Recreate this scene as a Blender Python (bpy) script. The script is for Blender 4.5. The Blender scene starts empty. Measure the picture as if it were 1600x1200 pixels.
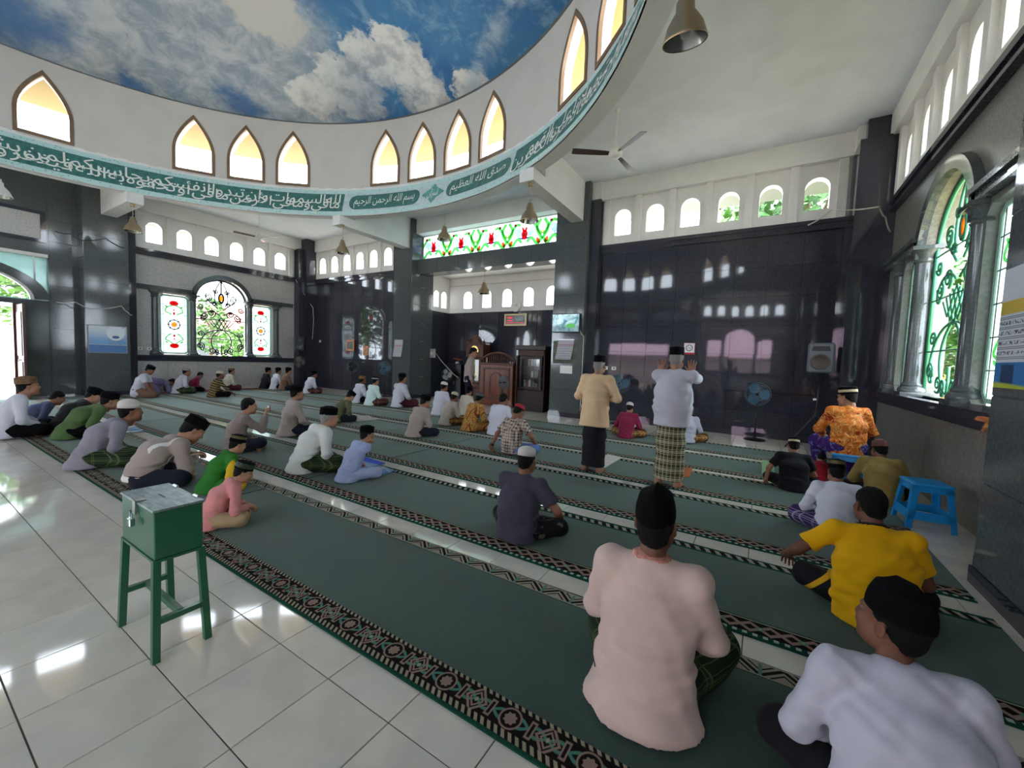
import bpy, math, random
import numpy as np
from mathutils import Vector, Matrix

RND = random.Random(7)
S = bpy.context.scene
COL = S.collection
PI = math.pi

# ---------------------------------------------------------------- camera, world, sun, exposure
FPX, EYE = 629.5, 1.49
_yaw, _pit, _rol = math.radians(31.64), math.radians(3.55), math.radians(2.18)
CF = Vector((-math.sin(_yaw) * math.cos(_pit), math.cos(_yaw) * math.cos(_pit), -math.sin(_pit)))
_r0 = Vector((math.cos(_yaw), math.sin(_yaw), 0))
_u0 = _r0.cross(CF)
CR = math.cos(_rol) * _r0 + math.sin(_rol) * _u0
CU = -math.sin(_rol) * _r0 + math.cos(_rol) * _u0
CP = Vector((0, 0, EYE))
camd = bpy.data.cameras.new('camera')
camd.sensor_fit = 'HORIZONTAL'; camd.sensor_width = 36; camd.lens = FPX / 1600 * 36
camd.clip_start = 0.05; camd.clip_end = 400
cam = bpy.data.objects.new('camera', camd); COL.objects.link(cam)
cam.matrix_world = Matrix(((CR.x, CU.x, -CF.x, 0), (CR.y, CU.y, -CF.y, 0), (CR.z, CU.z, -CF.z, EYE), (0, 0, 0, 1)))
S.camera = cam

S.view_settings.view_transform = 'Standard'; S.view_settings.look = 'None'
S.view_settings.gamma = 1.0; S.view_settings.use_curve_mapping = False
S.view_settings.exposure = EXPOSURE = 2.05
S.cycles.use_denoising = True
S.cycles.max_bounces = 10; S.cycles.diffuse_bounces = 6; S.cycles.glossy_bounces = 4
S.cycles.transparent_max_bounces = 12; S.cycles.transmission_bounces = 6
S.cycles.sample_clamp_indirect = 6.0
S.cycles.caustics_reflective = False; S.cycles.caustics_refractive = False

W = bpy.data.worlds.new('world'); S.world = W; W.use_nodes = True
_bg = W.node_tree.nodes['Background']
_bg.inputs['Color'].default_value = (0.80, 0.90, 1.0, 1); _bg.inputs['Strength'].default_value = 3.2

sund = bpy.data.lights.new('sun', 'SUN'); sund.energy = 7.0; sund.angle = math.radians(1.0); sund.color = (1, .97, .93)
sun = bpy.data.objects.new('sun', sund); COL.objects.link(sun)
_sd = Vector((math.cos(math.radians(70)), .12, math.sin(math.radians(70))))
sun.rotation_euler = _sd.to_track_quat('Z', 'Y').to_euler(); sun.location = (12, 6, 20)

# ---------------------------------------------------------------- room constants (metres)
XL, XR, YQ, YB = -16.55, 1.8, 10.2, -8.45
XC, YC, ZC = -7.4, 0.8, 6.05
NX = -7.5                                    # centre of the niche

def portal(loc, sx, sy, direction):
    d = bpy.data.lights.new('daylight_opening', 'AREA'); d.shape = 'RECTANGLE'; d.size = sx; d.size_y = sy
    d.cycles.is_portal = True
    o = bpy.data.objects.new('daylight_opening', d); COL.objects.link(o)
    o.location = loc; o.rotation_euler = (-Vector(direction)).to_track_quat('Z', 'Y').to_euler()
# light portals only mark the openings through which the sky lights the hall
for s_ in (4.45, -7.85):
    portal((XL - .3, s_ + 2.5, 5.0), 5, .75, (1, 0, 0)); portal((XR + .3, s_ + 2.5, 5.0), 5, .75, (-1, 0, 0))
    portal((XL - .3, s_ + 2.42, 2.5), 3.7, 2.8, (1, 0, 0)); portal((XR + .3, s_ + 2.42, 2.5), 3.7, 2.8, (-1, 0, 0))
for s_ in (-13.8, -1.25):
    portal((s_, YQ + .35, 5.0), 5, .75, (0, -1, 0)); portal((s_, YB - .35, 5.0), 5, .75, (0, 1, 0))
    portal((s_, YB - .35, 2.5), 3.7, 2.8, (0, 1, 0))
portal((NX, YB - .35, 1.6), 4.6, 3.2, (0, 1, 0)); portal((XL - .4, YC, 2.), 4.6, 4., (1, 0, 0));
portal((NX, YQ + .3, 5.2), 5.2, .85, (0, -1, 0))
for k_ in range(8):
    a_ = math.radians(k_ * 45)
    portal((XC + 7.75 * math.cos(a_), YC + 7.75 * math.sin(a_), 6.95), 5.2, 1.5, (-math.cos(a_), -math.sin(a_), 0))

# ---------------------------------------------------------------- pixel -> point helpers (photo is 1600 x 1200)
def ray(x, y): return CR * ((x - 800) / FPX) - CU * ((y - 600) / FPX) + CF
def atz(x, y, z=0.0):
    d = ray(x, y); return CP + d * ((z - EYE) / d.z)
def aty(x, y, Y):
    d = ray(x, y); return CP + d * (Y / d.y)
def atx(x, y, X):
    d = ray(x, y); return CP + d * (X / d.x)

# ---------------------------------------------------------------- object helpers
def tag(o, label=None, cat=None, group=None, kind=None):
    if label: o['label'] = label
    if cat: o['category'] = cat
    if group: o['group'] = group
    if kind: o['kind'] = kind
    return o
def thing(name, label, cat, loc=(0, 0, 0), rz=0.0, group=None):
    o = bpy.data.objects.new(name, None); COL.objects.link(o)
    o.empty_display_size = .1; o.location = loc; o.rotation_euler = (0, 0, rz)
    return tag(o, label, cat, group)
def struct(name, label=None):
    o = bpy.data.objects.new(name, None); COL.objects.link(o)
    return tag(o, label, None, None, 'structure')
def link(name, me, parent=None, loc=None, rot=None, scale=None):
    o = bpy.data.objects.new(name, me); COL.objects.link(o)
    if parent: o.parent = parent
    if loc is not None: o.location = loc
    if rot is not None: o.rotation_euler = rot
    if scale is not None: o.scale = scale
    return o
def copy_tree(o, parent=None):
    c = o.copy(); COL.objects.link(c); c.parent = parent
    for ch in o.children:
        copy_tree(ch, c)
    return c

class MB:
    """collects shapes that become ONE mesh"""
    def __init__(s, T=None): s.v = []; s.f = []; s.m = []; s.T = T
    def add(s, vs, fs, m=0):
        n = len(s.v)
        if s.T: vs = [s.T(*p) for p in vs]
        s.v.extend(tuple(p) for p in vs); s.f.extend(tuple(n + i for i in f) for f in fs); s.m.extend([m] * len(fs)); return s
    def box(s, x0, x1, y0, y1, z0, z1, m=0):
        return s.add([(x0, y0, z0), (x1, y0, z0), (x1, y1, z0), (x0, y1, z0), (x0, y0, z1), (x1, y0, z1), (x1, y1, z1), (x0, y1, z1)],
                     [(0, 3, 2, 1), (4, 5, 6, 7), (0, 1, 5, 4), (1, 2, 6, 5), (2, 3, 7, 6), (3, 0, 4, 7)], m)
    def bbox(s, x0, x1, y0, y1, z0, z1, b=.01, m=0):
        """box with chamfered edges"""
        vs = []; idx = {}
        for ix, x in enumerate((x0, x1)):
            for iy, y in enumerate((y0, y1)):
                for iz, z in enumerate((z0, z1)):
                    sx, sy, sz = (1, -1)[ix], (1, -1)[iy], (1, -1)[iz]
                    for k, o in enumerate(((0, b * sy, b * sz), (b * sx, 0, b * sz), (b * sx, b * sy, 0))):
                        idx[(ix, iy, iz, k)] = len(vs); vs.append((x + o[0], y + o[1], z + o[2]))
        fs = []
        for i in (0, 1):
            fs.append([idx[(i, a, c, 0)] for a, c in ((0, 0), (1, 0), (1, 1), (0, 1))])
            fs.append([idx[(a, i, c, 1)] for a, c in ((0, 0), (1, 0), (1, 1), (0, 1))])
            fs.append([idx[(a, c, i, 2)] for a, c in ((0, 0), (1, 0), (1, 1), (0, 1))])
            for j in (0, 1):
                fs.append([idx[(i, j, 0, 0)], idx[(i, j, 0, 1)], idx[(i, j, 1, 1)], idx[(i, j, 1, 0)]])
                fs.append([idx[(i, 0, j, 0)], idx[(i, 0, j, 2)], idx[(i, 1, j, 2)], idx[(i, 1, j, 0)]])
                fs.append([idx[(0, i, j, 1)], idx[(0, i, j, 2)], idx[(1, i, j, 2)], idx[(1, i, j, 1)]])
                for k in (0, 1): fs.append([idx[(i, j, k, 0)], idx[(i, j, k, 1)], idx[(i, j, k, 2)]])
        return s.add(vs, fs, m)
    def bar(s, p, q, w, d=None, m=0, up=(0, 0, 1)):
        """square bar between two points"""
        p = Vector(p); q = Vector(q); d = d or w; t = (q - p).normalized(); u = Vector(up)
        if abs(t.dot(u)) > .98: u = Vector((0, 1, 0))
        a = t.cross(u).normalized() * w / 2; b = a.cross(t).normalized() * d / 2
        vs = [c + i * a + j * b for c in (p, q) for i, j in ((-1, -1), (1, -1), (1, 1), (-1, 1))]
        return s.add(vs, [(0, 1, 2, 3), (7, 6, 5, 4), (0, 4, 5, 1), (1, 5, 6, 2), (2, 6, 7, 3), (3, 7, 4, 0)], m)
    def cone(s, p, q, r0, r1=None, n=12, m=0, cap=True):
        return s.tube([p, q], [r0, r0 if r1 is None else r1], n, m, cap)
    def tube(s, pts, r, n=6, m=0, cap=True, closed=False, flat=1.0):
        pts = [Vector(p) for p in pts]; k = len(pts)
        rs = r if isinstance(r, (list, tuple)) else [r] * k
        vs = []; fs = []; ref = None
        for i, p in enumerate(pts):
            if closed: t = pts[(i + 1) % k] - pts[i - 1]
            else: t = pts[min(i + 1, k - 1)] - pts[max(i - 1, 0)]
            t = t.normalized() if t.length > 1e-9 else Vector((0, 0, 1))
            if ref is None: ref = Vector((0, 0, 1)) if abs(t.z) < .9 else Vector((1, 0, 0))
            a = ref - t * ref.dot(t)
            a = a.normalized() if a.length > 1e-6 else t.orthogonal().normalized()
            ref = a; b = t.cross(a)
            for j in range(n):
                an = 2 * PI * j / n; vs.append(p + (a * math.cos(an) + b * math.sin(an) * flat) * rs[i])
        for i in range(k if closed else k - 1):
            i2 = (i + 1) % k
            for j in range(n):
                fs.append((i * n + j, i * n + (j + 1) % n, i2 * n + (j + 1) % n, i2 * n + j))
        if cap and not closed:
            fs.append(tuple(range(n))[::-1]); fs.append(tuple((k - 1) * n + j for j in range(n)))
        return s.add(vs, fs, m)
    def lathe(s, prof, c=(0, 0, 0), n=24, m=0, sx=1.0, sy=1.0, X=None, cap=True):
        """profile [(r, z)] turned about z; X optional 4x4 matrix"""
        vs = []; fs = []
        for r, z in prof:
            for j in range(n):
                a = 2 * PI * j / n; p = Vector((r * sx * math.cos(a), r * sy * math.sin(a), z))
                if X: p = X @ p
                vs.append((p.x + c[0], p.y + c[1], p.z + c[2]))
        for i in range(len(prof) - 1):
            for j in range(n):
                fs.append((i * n + j, i * n + (j + 1) % n, (i + 1) * n + (j + 1) % n, (i + 1) * n + j))
        if cap and prof[0][0] > 1e-6: fs.append(tuple(range(n))[::-1])
        if cap and prof[-1][0] > 1e-6: fs.append(tuple((len(prof) - 1) * n + j for j in range(n)))
        return s.add(vs, fs, m)
    def plate(s, poly, d0, d1, m=0):
        """2-D outline (u, z) between two depths, in (u, d, z)"""
        n = len(poly)
        vs = [(u, d0, z) for u, z in poly] + [(u, d1, z) for u, z in poly]
        return s.add(vs, [tuple(range(n)), tuple(range(2 * n - 1, n - 1, -1))] + [(i, i + n, (i + 1) % n + n, (i + 1) % n) for i in range(n)], m)
    def strip(s, a, b, d0, d1, m=0, closed=True):
        """band between two outlines of equal length, between two depths"""
        n = len(a); vs = []; fs = []
        for u, z in a: vs += [(u, d0, z), (u, d1, z)]
        for u, z in b: vs += [(u, d0, z), (u, d1, z)]
        for i in range(n if closed else n - 1):
            j = (i + 1) % n; A, B, C_, D = 2 * i, 2 * j, 2 * (n + j), 2 * (n + i)
            fs += [(A, B, C_, D), (A + 1, D + 1, C_ + 1, B + 1), (A, A + 1, B + 1, B), (D, C_, C_ + 1, D + 1)]
        if not closed: fs += [(0, 2 * n, 2 * n + 1, 1), (2 * n - 2, 2 * n - 1, 4 * n - 1, 4 * n - 2)]
        return s.add(vs, fs, m)
    def holed(s, u0, u1, z0, z1, hole, d0, d1, m=0):
        """rectangle with a star-shaped hole, thickness d0..d1, with reveal"""
        cu = sum(p[0] for p in hole) / len(hole); cz = sum(p[1] for p in hole) / len(hole)
        pts = [(math.atan2(z - cz, u - cu), (u, z)) for u, z in hole]
        cor = [(u0, z0), (u1, z0), (u1, z1), (u0, z1)]
        hs = list(hole); n = len(hs)
        def outer(u, z):
            du, dz = u - cu, z - cz; t = 1e9
            if du > 1e-9: t = min(t, (u1 - cu) / du)
            if du < -1e-9: t = min(t, (u0 - cu) / du)
            if dz > 1e-9: t = min(t, (z1 - cz) / dz)
            if dz < -1e-9: t = min(t, (z0 - cz) / dz)
            return (cu + du * t, cz + dz * t)
        ring = []
        for i in range(n):
            p, q = hs[i], hs[(i + 1) % n]; ring.append((p, outer(*p)))
            a0 = math.atan2(p[1] - cz, p[0] - cu); a1 = math.atan2(q[1] - cz, q[0] - cu)
            while a1 < a0 - 1e-9: a1 += 2 * PI
            ins = []
            for c in cor:
                ac = math.atan2(c[1] - cz, c[0] - cu)
                while ac < a0 - 1e-9: ac += 2 * PI
                if a0 + 1e-6 < ac < a1 - 1e-6:
                    dx, dz = math.cos(ac), math.sin(ac)      # hole point on segment p-q along this ray
                    ex, ez = q[0] - p[0], q[1] - p[1]; den = dx * ez - dz * ex
                    t = ((p[0] - cu) * ez - (p[1] - cz) * ex) / den if abs(den) > 1e-12 else 0
                    ins.append((ac, ((cu + dx * t, cz + dz * t), c)))
            ring += [x[1] for x in sorted(ins, key=lambda x: x[0])]
        k = len(ring); vs = []
        for h, o in ring: vs += [(h[0], d0, h[1]), (o[0], d0, o[1]), (h[0], d1, h[1]), (o[0], d1, o[1])]
        fs = []
        for i in range(k):
            a, b = 4 * i, 4 * ((i + 1) % k)
            fs += [(a, b, b + 1, a + 1), (a + 2, a + 3, b + 3, b + 2), (a, a + 2, b + 2, b), (a + 1, b + 1, b + 3, a + 3)]
        return s.add(vs, fs, m)
    def mesh(s, name, mats, smooth=False):
        me = bpy.data.meshes.new(name); me.from_pydata(s.v, [], s.f)
        for mt in (mats if isinstance(mats, (list, tuple)) else [mats]): me.materials.append(mt)
        if isinstance(mats, (list, tuple)) and len(mats) > 1: me.polygons.foreach_set('material_index', s.m)
        if smooth: me.polygons.foreach_set('use_smooth', [True] * len(me.polygons))
        me.update(); 
        if smooth == 'auto':
            try: me.set_sharp_from_angle(angle=math.radians(38))
            except Exception: pass
        return me
    def build(s, name, mats, parent=None, smooth=False):
        return link(name, s.mesh(name, mats, smooth), parent)

def arch(u0, u1, z0, zs, n=12, k=1.0):
    """round-arched outline, counter-clockwise from bottom left; k scales the rise"""
    c = (u0 + u1) / 2; r = (u1 - u0) / 2
    return [(u0, z0), (u1, z0)] + [(c + r * math.cos(PI * i / n), zs + k * r * math.sin(PI * i / n)) for i in range(n + 1)]
def pointed(u0, u1, z0, zs, zt, n=7):
    """pointed arch outline"""
    c = (u0 + u1) / 2; o = [(u0, z0), (u1, z0)]
    for i in range(n + 1):
        t = i / n; o.append((c + (u1 - c) * (1 - t ** 1.75), zs + (zt - zs) * t))
    return o + [(2 * c - u, z) for u, z in o[:2:-1][1:]] + [(u0, zs)]
def grow(poly, g, cu=None, cz=None):
    """offset an outline outwards by g"""
    n = len(poly); out = []
    for i in range(n):
        p, a, b = Vector(poly[i]), Vector(poly[i - 1]), Vector(poly[(i + 1) % n])
        e1 = (p - a); e2 = (b - p)
        e1 = e1.normalized() if e1.length > 1e-9 else e2.normalized(); e2 = e2.normalized() if e2.length > 1e-9 else e1
        n1 = Vector((e1.y, -e1.x)); n2 = Vector((e2.y, -e2.x)); nn = n1 + n2
        nn = nn.normalized() if nn.length > 1e-6 else n1
        out.append(tuple(p + nn * g / max(.5, nn.dot(n1))))
    return out
# wall frames: (u along the wall, d out of the wall into the hall, z)
TQ = lambda u, d, z: (u, YQ - d, z)
TB = lambda u, d, z: (u, YB + d, z)
TL = lambda u, d, z: (XL + d, u, z)
TR = lambda u, d, z: (XR - d, u, z)

# ---------------------------------------------------------------- materials
class Ex:
    """tiny node-expression helper"""
    nt = None
    def __init__(s, sock): s.s = sock
    @staticmethod
    def math(op, *a):
        n = Ex.nt.nodes.new('ShaderNodeMath'); n.operation = op
        for i, x in enumerate(a):
            if isinstance(x, Ex): Ex.nt.links.new(x.s, n.inputs[i])
            else: n.inputs[i].default_value = x
        return Ex(n.outputs[0])
    def __add__(s, o): return Ex.math('ADD', s, o)
    __radd__ = __add__
    def __sub__(s, o): return Ex.math('SUBTRACT', s, o)
    def __rsub__(s, o): return Ex.math('SUBTRACT', o, s)
    def __mul__(s, o): return Ex.math('MULTIPLY', s, o)
    __rmul__ = __mul__
    def __truediv__(s, o): return Ex.math('DIVIDE', s, o)
    def __lt__(s, o): return Ex.math('LESS_THAN', s, o)
    def __gt__(s, o): return Ex.math('GREATER_THAN', s, o)
    def frac(s): return Ex.math('FRACT', s)
    def abs(s): return Ex.math('ABSOLUTE', s)
    def sin(s): return Ex.math('SINE', s)
    def sqrt(s): return Ex.math('SQRT', s)
    def max(s, o): return Ex.math('MAXIMUM', s, o)
    def min(s, o): return Ex.math('MINIMUM', s, o)
    def atan2(s, o): return Ex.math('ARCTAN2', s, o)
    def floor(s): return Ex.math('FLOOR', s)
    def step(s, a, b):
        n = Ex.nt.nodes.new('ShaderNodeMapRange'); n.interpolation_type = 'SMOOTHSTEP'
        Ex.nt.links.new(s.s, n.inputs[0]); n.inputs[1].default_value = a; n.inputs[2].default_value = b; return Ex(n.outputs[0])
def hypot(a, b): return (a * a + b * b).sqrt()
def ex_mix(f, a, b):
    n = Ex.nt.nodes.new('ShaderNodeMix'); n.data_type = 'RGBA'
    for k, x in ((0, f), (6, a), (7, b)):
        if isinstance(x, Ex): Ex.nt.links.new(x.s, n.inputs[k])
        elif k: n.inputs[k].default_value = (*x, 1)
        else: n.inputs[0].default_value = x
    return Ex(n.outputs[2])
def ex_coord(kind='Object'):
    t = Ex.nt.nodes.new('ShaderNodeTexCoord'); x = Ex.nt.nodes.new('ShaderNodeSeparateXYZ')
    Ex.nt.links.new(t.outputs[kind], x.inputs[0]); return Ex(x.outputs[0]), Ex(x.outputs[1]), Ex(x.outputs[2])
def ex_noise(scale, detail=3, rough=.5, vec=None, kind='Object', dist=0.0, stretch=None):
    n = Ex.nt.nodes.new('ShaderNodeTexNoise'); n.inputs['Scale'].default_value = scale; n.inputs['Detail'].default_value = detail
    n.inputs['Roughness'].default_value = rough; n.inputs['Distortion'].default_value = dist
    t = Ex.nt.nodes.new('ShaderNodeTexCoord'); out = t.outputs[kind]
    if stretch:
        mp = Ex.nt.nodes.new('ShaderNodeMapping'); mp.inputs['Scale'].default_value = stretch; Ex.nt.links.new(out, mp.inputs[0]); out = mp.outputs[0]
    Ex.nt.links.new(out, n.inputs['Vector']); return Ex(n.outputs['Fac'])
def ex_voro(scale, kind='Object', feature='F1', stretch=None):
    n = Ex.nt.nodes.new('ShaderNodeTexVoronoi'); n.feature = feature; n.inputs['Scale'].default_value = scale
    t = Ex.nt.nodes.new('ShaderNodeTexCoord'); out = t.outputs[kind]
    if stretch:
        mp = Ex.nt.nodes.new('ShaderNodeMapping'); mp.inputs['Scale'].default_value = stretch; Ex.nt.links.new(out, mp.inputs[0]); out = mp.outputs[0]
    Ex.nt.links.new(out, n.inputs['Vector']); return Ex(n.outputs['Distance'])
def srgb(c):
    if isinstance(c, str): c = tuple(int(c[i:i + 2], 16) / 255 for i in (0, 2, 4))
    return tuple(x / 12.92 if x <= .04045 else ((x + .055) / 1.055) ** 2.4 for x in c)
MATS = {}
def mat(name, col, rough=.5, metal=0., var=0., vscale=6., bump=0., bscale=40., spec=.5, coat=0., sheen=0., emit=0., pattern=None, alpha=1., trans=0., stretch=None):
    """col: sRGB hex; pattern(base) may return an Ex colour"""
    if name in MATS: return MATS[name]
    m = bpy.data.materials.new(name); m.use_nodes = True; nt = m.node_tree; b = nt.nodes['Principled BSDF']; Ex.nt = nt
    c = srgb(col); b.inputs['Base Color'].default_value = (*c, 1); b.inputs['Roughness'].default_value = rough; b.inputs['Metallic'].default_value = metal
    b.inputs['Specular IOR Level'].default_value = spec; b.inputs['Coat Weight'].default_value = coat
    if sheen:
        b.inputs['Sheen Weight'].default_value = sheen; b.inputs['Sheen Tint'].default_value = (*[min(1, .35 + x * 1.2) for x in c], 1)
    if pattern: nt.links.new(pattern(c).s, b.inputs['Base Color'])
    elif var:
        f = ex_noise(vscale, 4, .6, stretch=stretch)
        nt.links.new(ex_mix(f.step(.3, .7), tuple(x * (1 - var) for x in c), tuple(min(1, x * (1 + var)) for x in c)).s, b.inputs['Base Color'])
    if bump:
        n = ex_noise(bscale, 3, .55, stretch=stretch); bp = nt.nodes.new('ShaderNodeBump'); bp.inputs['Strength'].default_value = bump; bp.inputs['Distance'].default_value = .01
        nt.links.new(n.s, bp.inputs['Height']); nt.links.new(bp.outputs[0], b.inputs['Normal'])
    if emit: b.inputs['Emission Color'].default_value = (*c, 1); b.inputs['Emission Strength'].default_value = emit
    if trans: b.inputs['Transmission Weight'].default_value = trans
    MATS[name] = m; return m
def glassy(name, col, transp=.0, translucent=1.0, gloss=.08):
    """thin coloured window glass: translucent / see-through mix with a faint gloss"""
    if name in MATS: return MATS[name]
    m = bpy.data.materials.new(name); m.use_nodes = True; nt = m.node_tree; nt.nodes.clear(); c = (*srgb(col), 1)
    out = nt.nodes.new('ShaderNodeOutputMaterial'); tl = nt.nodes.new('ShaderNodeBsdfTranslucent'); tp = nt.nodes.new('ShaderNodeBsdfTransparent'); gl = nt.nodes.new('ShaderNodeBsdfGlossy')
    tl.inputs[0].default_value = c; tp.inputs[0].default_value = c; gl.inputs['Roughness'].default_value = .1
    a = nt.nodes.new('ShaderNodeMixShader'); a.inputs[0].default_value = transp / max(1e-6, transp + translucent)
    nt.links.new(tl.outputs[0], a.inputs[1]); nt.links.new(tp.outputs[0], a.inputs[2])
    b = nt.nodes.new('ShaderNodeMixShader'); b.inputs[0].default_value = gloss
    nt.links.new(a.outputs[0], b.inputs[1]); nt.links.new(gl.outputs[0], b.inputs[2]); nt.links.new(b.outputs[0], out.inputs[0])
    MATS[name] = m; return m

granite = mat('black_granite', '393942', .04, var=.35, vscale=60, spec=.55)
granite2 = mat('dark_green_granite', '555a5b', .08, var=.2, vscale=45, spec=.5)
granite3 = mat('grey_granite', 'b9b7b2', .2, var=.15, vscale=30, spec=.45)
white = mat('white_paint', 'e8e6e2', .6, var=.03, vscale=2.5)
ceil_m = mat('ceiling_paint', 'edf0f6', .7, var=.06, vscale=.9)
cream = mat('cream_paint', '5b6054', .6)
drum_m = mat('drum_paint', 'cfc8c0', .6, var=.03, vscale=2.0)
yellow_p = mat('yellow_paint', '80662f', .6)
brown_p = mat('brown_trim', '7d6247', .5, var=.1)
steel = mat('steel', 'b8b8b6', .3, 1.0)
blackm = mat('black_plastic', '141416', .4)
greym = mat('grey_plastic', '5b5f66', .45)
whitep = mat('white_plastic', 'eeeae2', .4)
brass = mat('lamp_bronze', 'b09a78', .38, .7)
cable_m = mat('cable', 'c9c1b4', .6)
# ================================================================ STRUCTURE
WALL = {n: struct('wall_' + n) for n in ('front', 'left', 'right', 'back')}
WALL['front']['label'] = 'qibla wall of polished black granite panels with white clerestory of arched openings'
WALL['left']['label'] = 'grey granite side wall with arched window between two stained glass panels'
WALL['right']['label'] = 'grey granite side wall with green iron grille in arched window'
WALL['back']['label'] = 'rear wall of the hall with unseen doorways opened wide to add daylight'
_pan = {}
def panels(parent, T, u0, u1, z0, z1, pu, pz, mt, d=0.0, th=.012, name='granite_panel'):
    nu = max(1, round((u1 - u0) / pu)); nz = max(1, round((z1 - z0) / pz)); wu = (u1 - u0) / nu; wz = (z1 - z0) / nz
    o0 = Vector(T(0, 0, 0)); au = Vector(T(1, 0, 0)) - o0; ad = Vector(T(0, 1, 0)) - o0
    key = (round(wu, 3), round(wz, 3), tuple(au), tuple(ad), mt.name, th)
    if key not in _pan:
        g = .0035; b = .003
        L = lambda u, dd, z: tuple(au * u + ad * dd + Vector((0, 0, z)))
        mb = MB(L); a, c = wu / 2 - g, wz / 2 - g
        vs = [(-a, 0, -c), (a, 0, -c), (a, 0, c), (-a, 0, c), (-a + b, th, -c + b), (a - b, th, -c + b), (a - b, th, c - b), (-a + b, th, c - b)]
        mb.add(vs, [(4, 5, 6, 7), (0, 1, 5, 4), (1, 2, 6, 5), (2, 3, 7, 6), (3, 0, 4, 7)])
        _pan[key] = mb.mesh(name, mt)
    for i in range(nu):
        for j in range(nz):
            link(name, _pan[key], parent, T(u0 + (i + .5) * wu, d, z0 + (j + .5) * wz), (RND.uniform(-.0012, .0012), RND.uniform(-.0012, .0012), RND.uniform(-.0012, .0012)))

def clerestory(par, T, u0, u1, n=6, z0=4.47, z1=ZC):
    """white upper wall: arched openings, pilaster strips, head beam"""
    pitch = .784; w = .41; c0 = (u0 + u1) / 2 - pitch * (n - 1) / 2
    mb = MB(T); e0, e1 = c0 - pitch / 2, c0 + pitch * (n - .5)
    mb.box(u0, e0, -.2, 0, z0, z1); mb.box(e1, u1, -.2, 0, z0, z1)
    for k in range(n):
        c = c0 + k * pitch
        mb.holed(c - pitch / 2, c + pitch / 2, z0, z1, arch(c - w / 2, c + w / 2, 4.71, 5.135, 12), 0, -.2)
    mb.build('clerestory_wall', white, par)
    for k in range(n + 1):
        c = c0 + (k - .5) * pitch
        mb = MB(T); mb.box(c - .075, c + .075, 0, .07, z0, 5.61); mb.build('pilaster_strip', white, par)
    mb = MB(T); mb.box(u0, u1, 0, .13, 5.6, z1); mb.build('head_beam', white, par)

def ledges(par, T, u0, u1, mt, up=True):
    if up:
        mb = MB(T); mb.box(u0, u1, 0, .1, 4.40, 4.48); mb.box(u0, u1, 0, .06, 4.33, 4.40); mb.box(u0, u1, 0, .09, 4.28, 4.33); mb.build('cornice_ledge', mt, par)

# ---- front (qibla) wall: two bays
for (u0, u1) in ((-3.72, 1.24), (-16.2, -11.25)):
    mb = MB(TQ); mb.box(u0, u1, -.2, 0, 0, 4.47); mb.build('backing', granite, WALL['front'])
    clerestory(WALL['front'], TQ, u0, u1)
    ledges(WALL['front'], TQ, u0, u1, granite)
    panels(WALL['front'], TQ, u0 + .06, u1 - .06, 1.16, 4.26, .6, .62, granite)
    panels(WALL['front'], TQ, u0 + .06, u1 - .06, .14, .98, .6, .42, granite)
    mb = MB(TQ); mb.box(u0, u1, 0, .07, 1.08, 1.15); mb.box(u0, u1, 0, .04, .99, 1.08); mb.build('dado_ledge', granite, WALL['front'])
    mb = MB(TQ); mb.box(u0, u0 + .05, 0, .06, .14, 4.3); mb.build('edge_trim', granite, WALL['front'])
    mb = MB(TQ); mb.box(u1 - .05, u1, 0, .06, .14, 4.3); mb.build('edge_trim', granite, WALL['front'])
bb = struct('baseboard_front', 'low black granite baseboard along the qibla wall')
for (u0, u1) in ((-3.72, 1.24), (-16.2, -11.25)):
    mb = MB(TQ); mb.box(u0, u1, 0, .05, 0, .13); mb.build('baseboard', granite, bb)

# ---- side walls with the big triple window (left and right), plain copies towards the rear
iron_g = mat('green_iron', '3f8a68', .35, .2)
glass_w = glassy('milk_glass', 'c3cccd', .25, 1.0, .05)
glass_r = glassy('ruby_glass', 'e0303a', 1.0, .15, .05)
glass_y = glassy('amber_glass', 'f2b628', 1.0, .15, .05)
glass_g = glassy('leaf_glass', '8fd08a', 1.0, .2, .05)
glass_o = glassy('orange_glass', 'ff8a1e', 1.0, .2, .05)
glass_v = glassy('violet_glass', '6a5aa8', 1.0, .2, .05)
glass_l = glassy('lilac_glass', 'c9d2f2', 1.0, .2, .05)
lead = mat('lead_came', '3b4a44', .5)
def disc(mb, u, z, a, b, d0, d1, n=14, rot=0.0):
    mb.plate([(u + a * math.cos(t) * math.cos(rot) - b * math.sin(t) * math.sin(rot), z + a * math.cos(t) * math.sin(rot) + b * math.sin(t) * math.cos(rot)) for t in (2 * PI * i / n for i in range(n))], d0, d1)
STN = [40]
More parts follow.
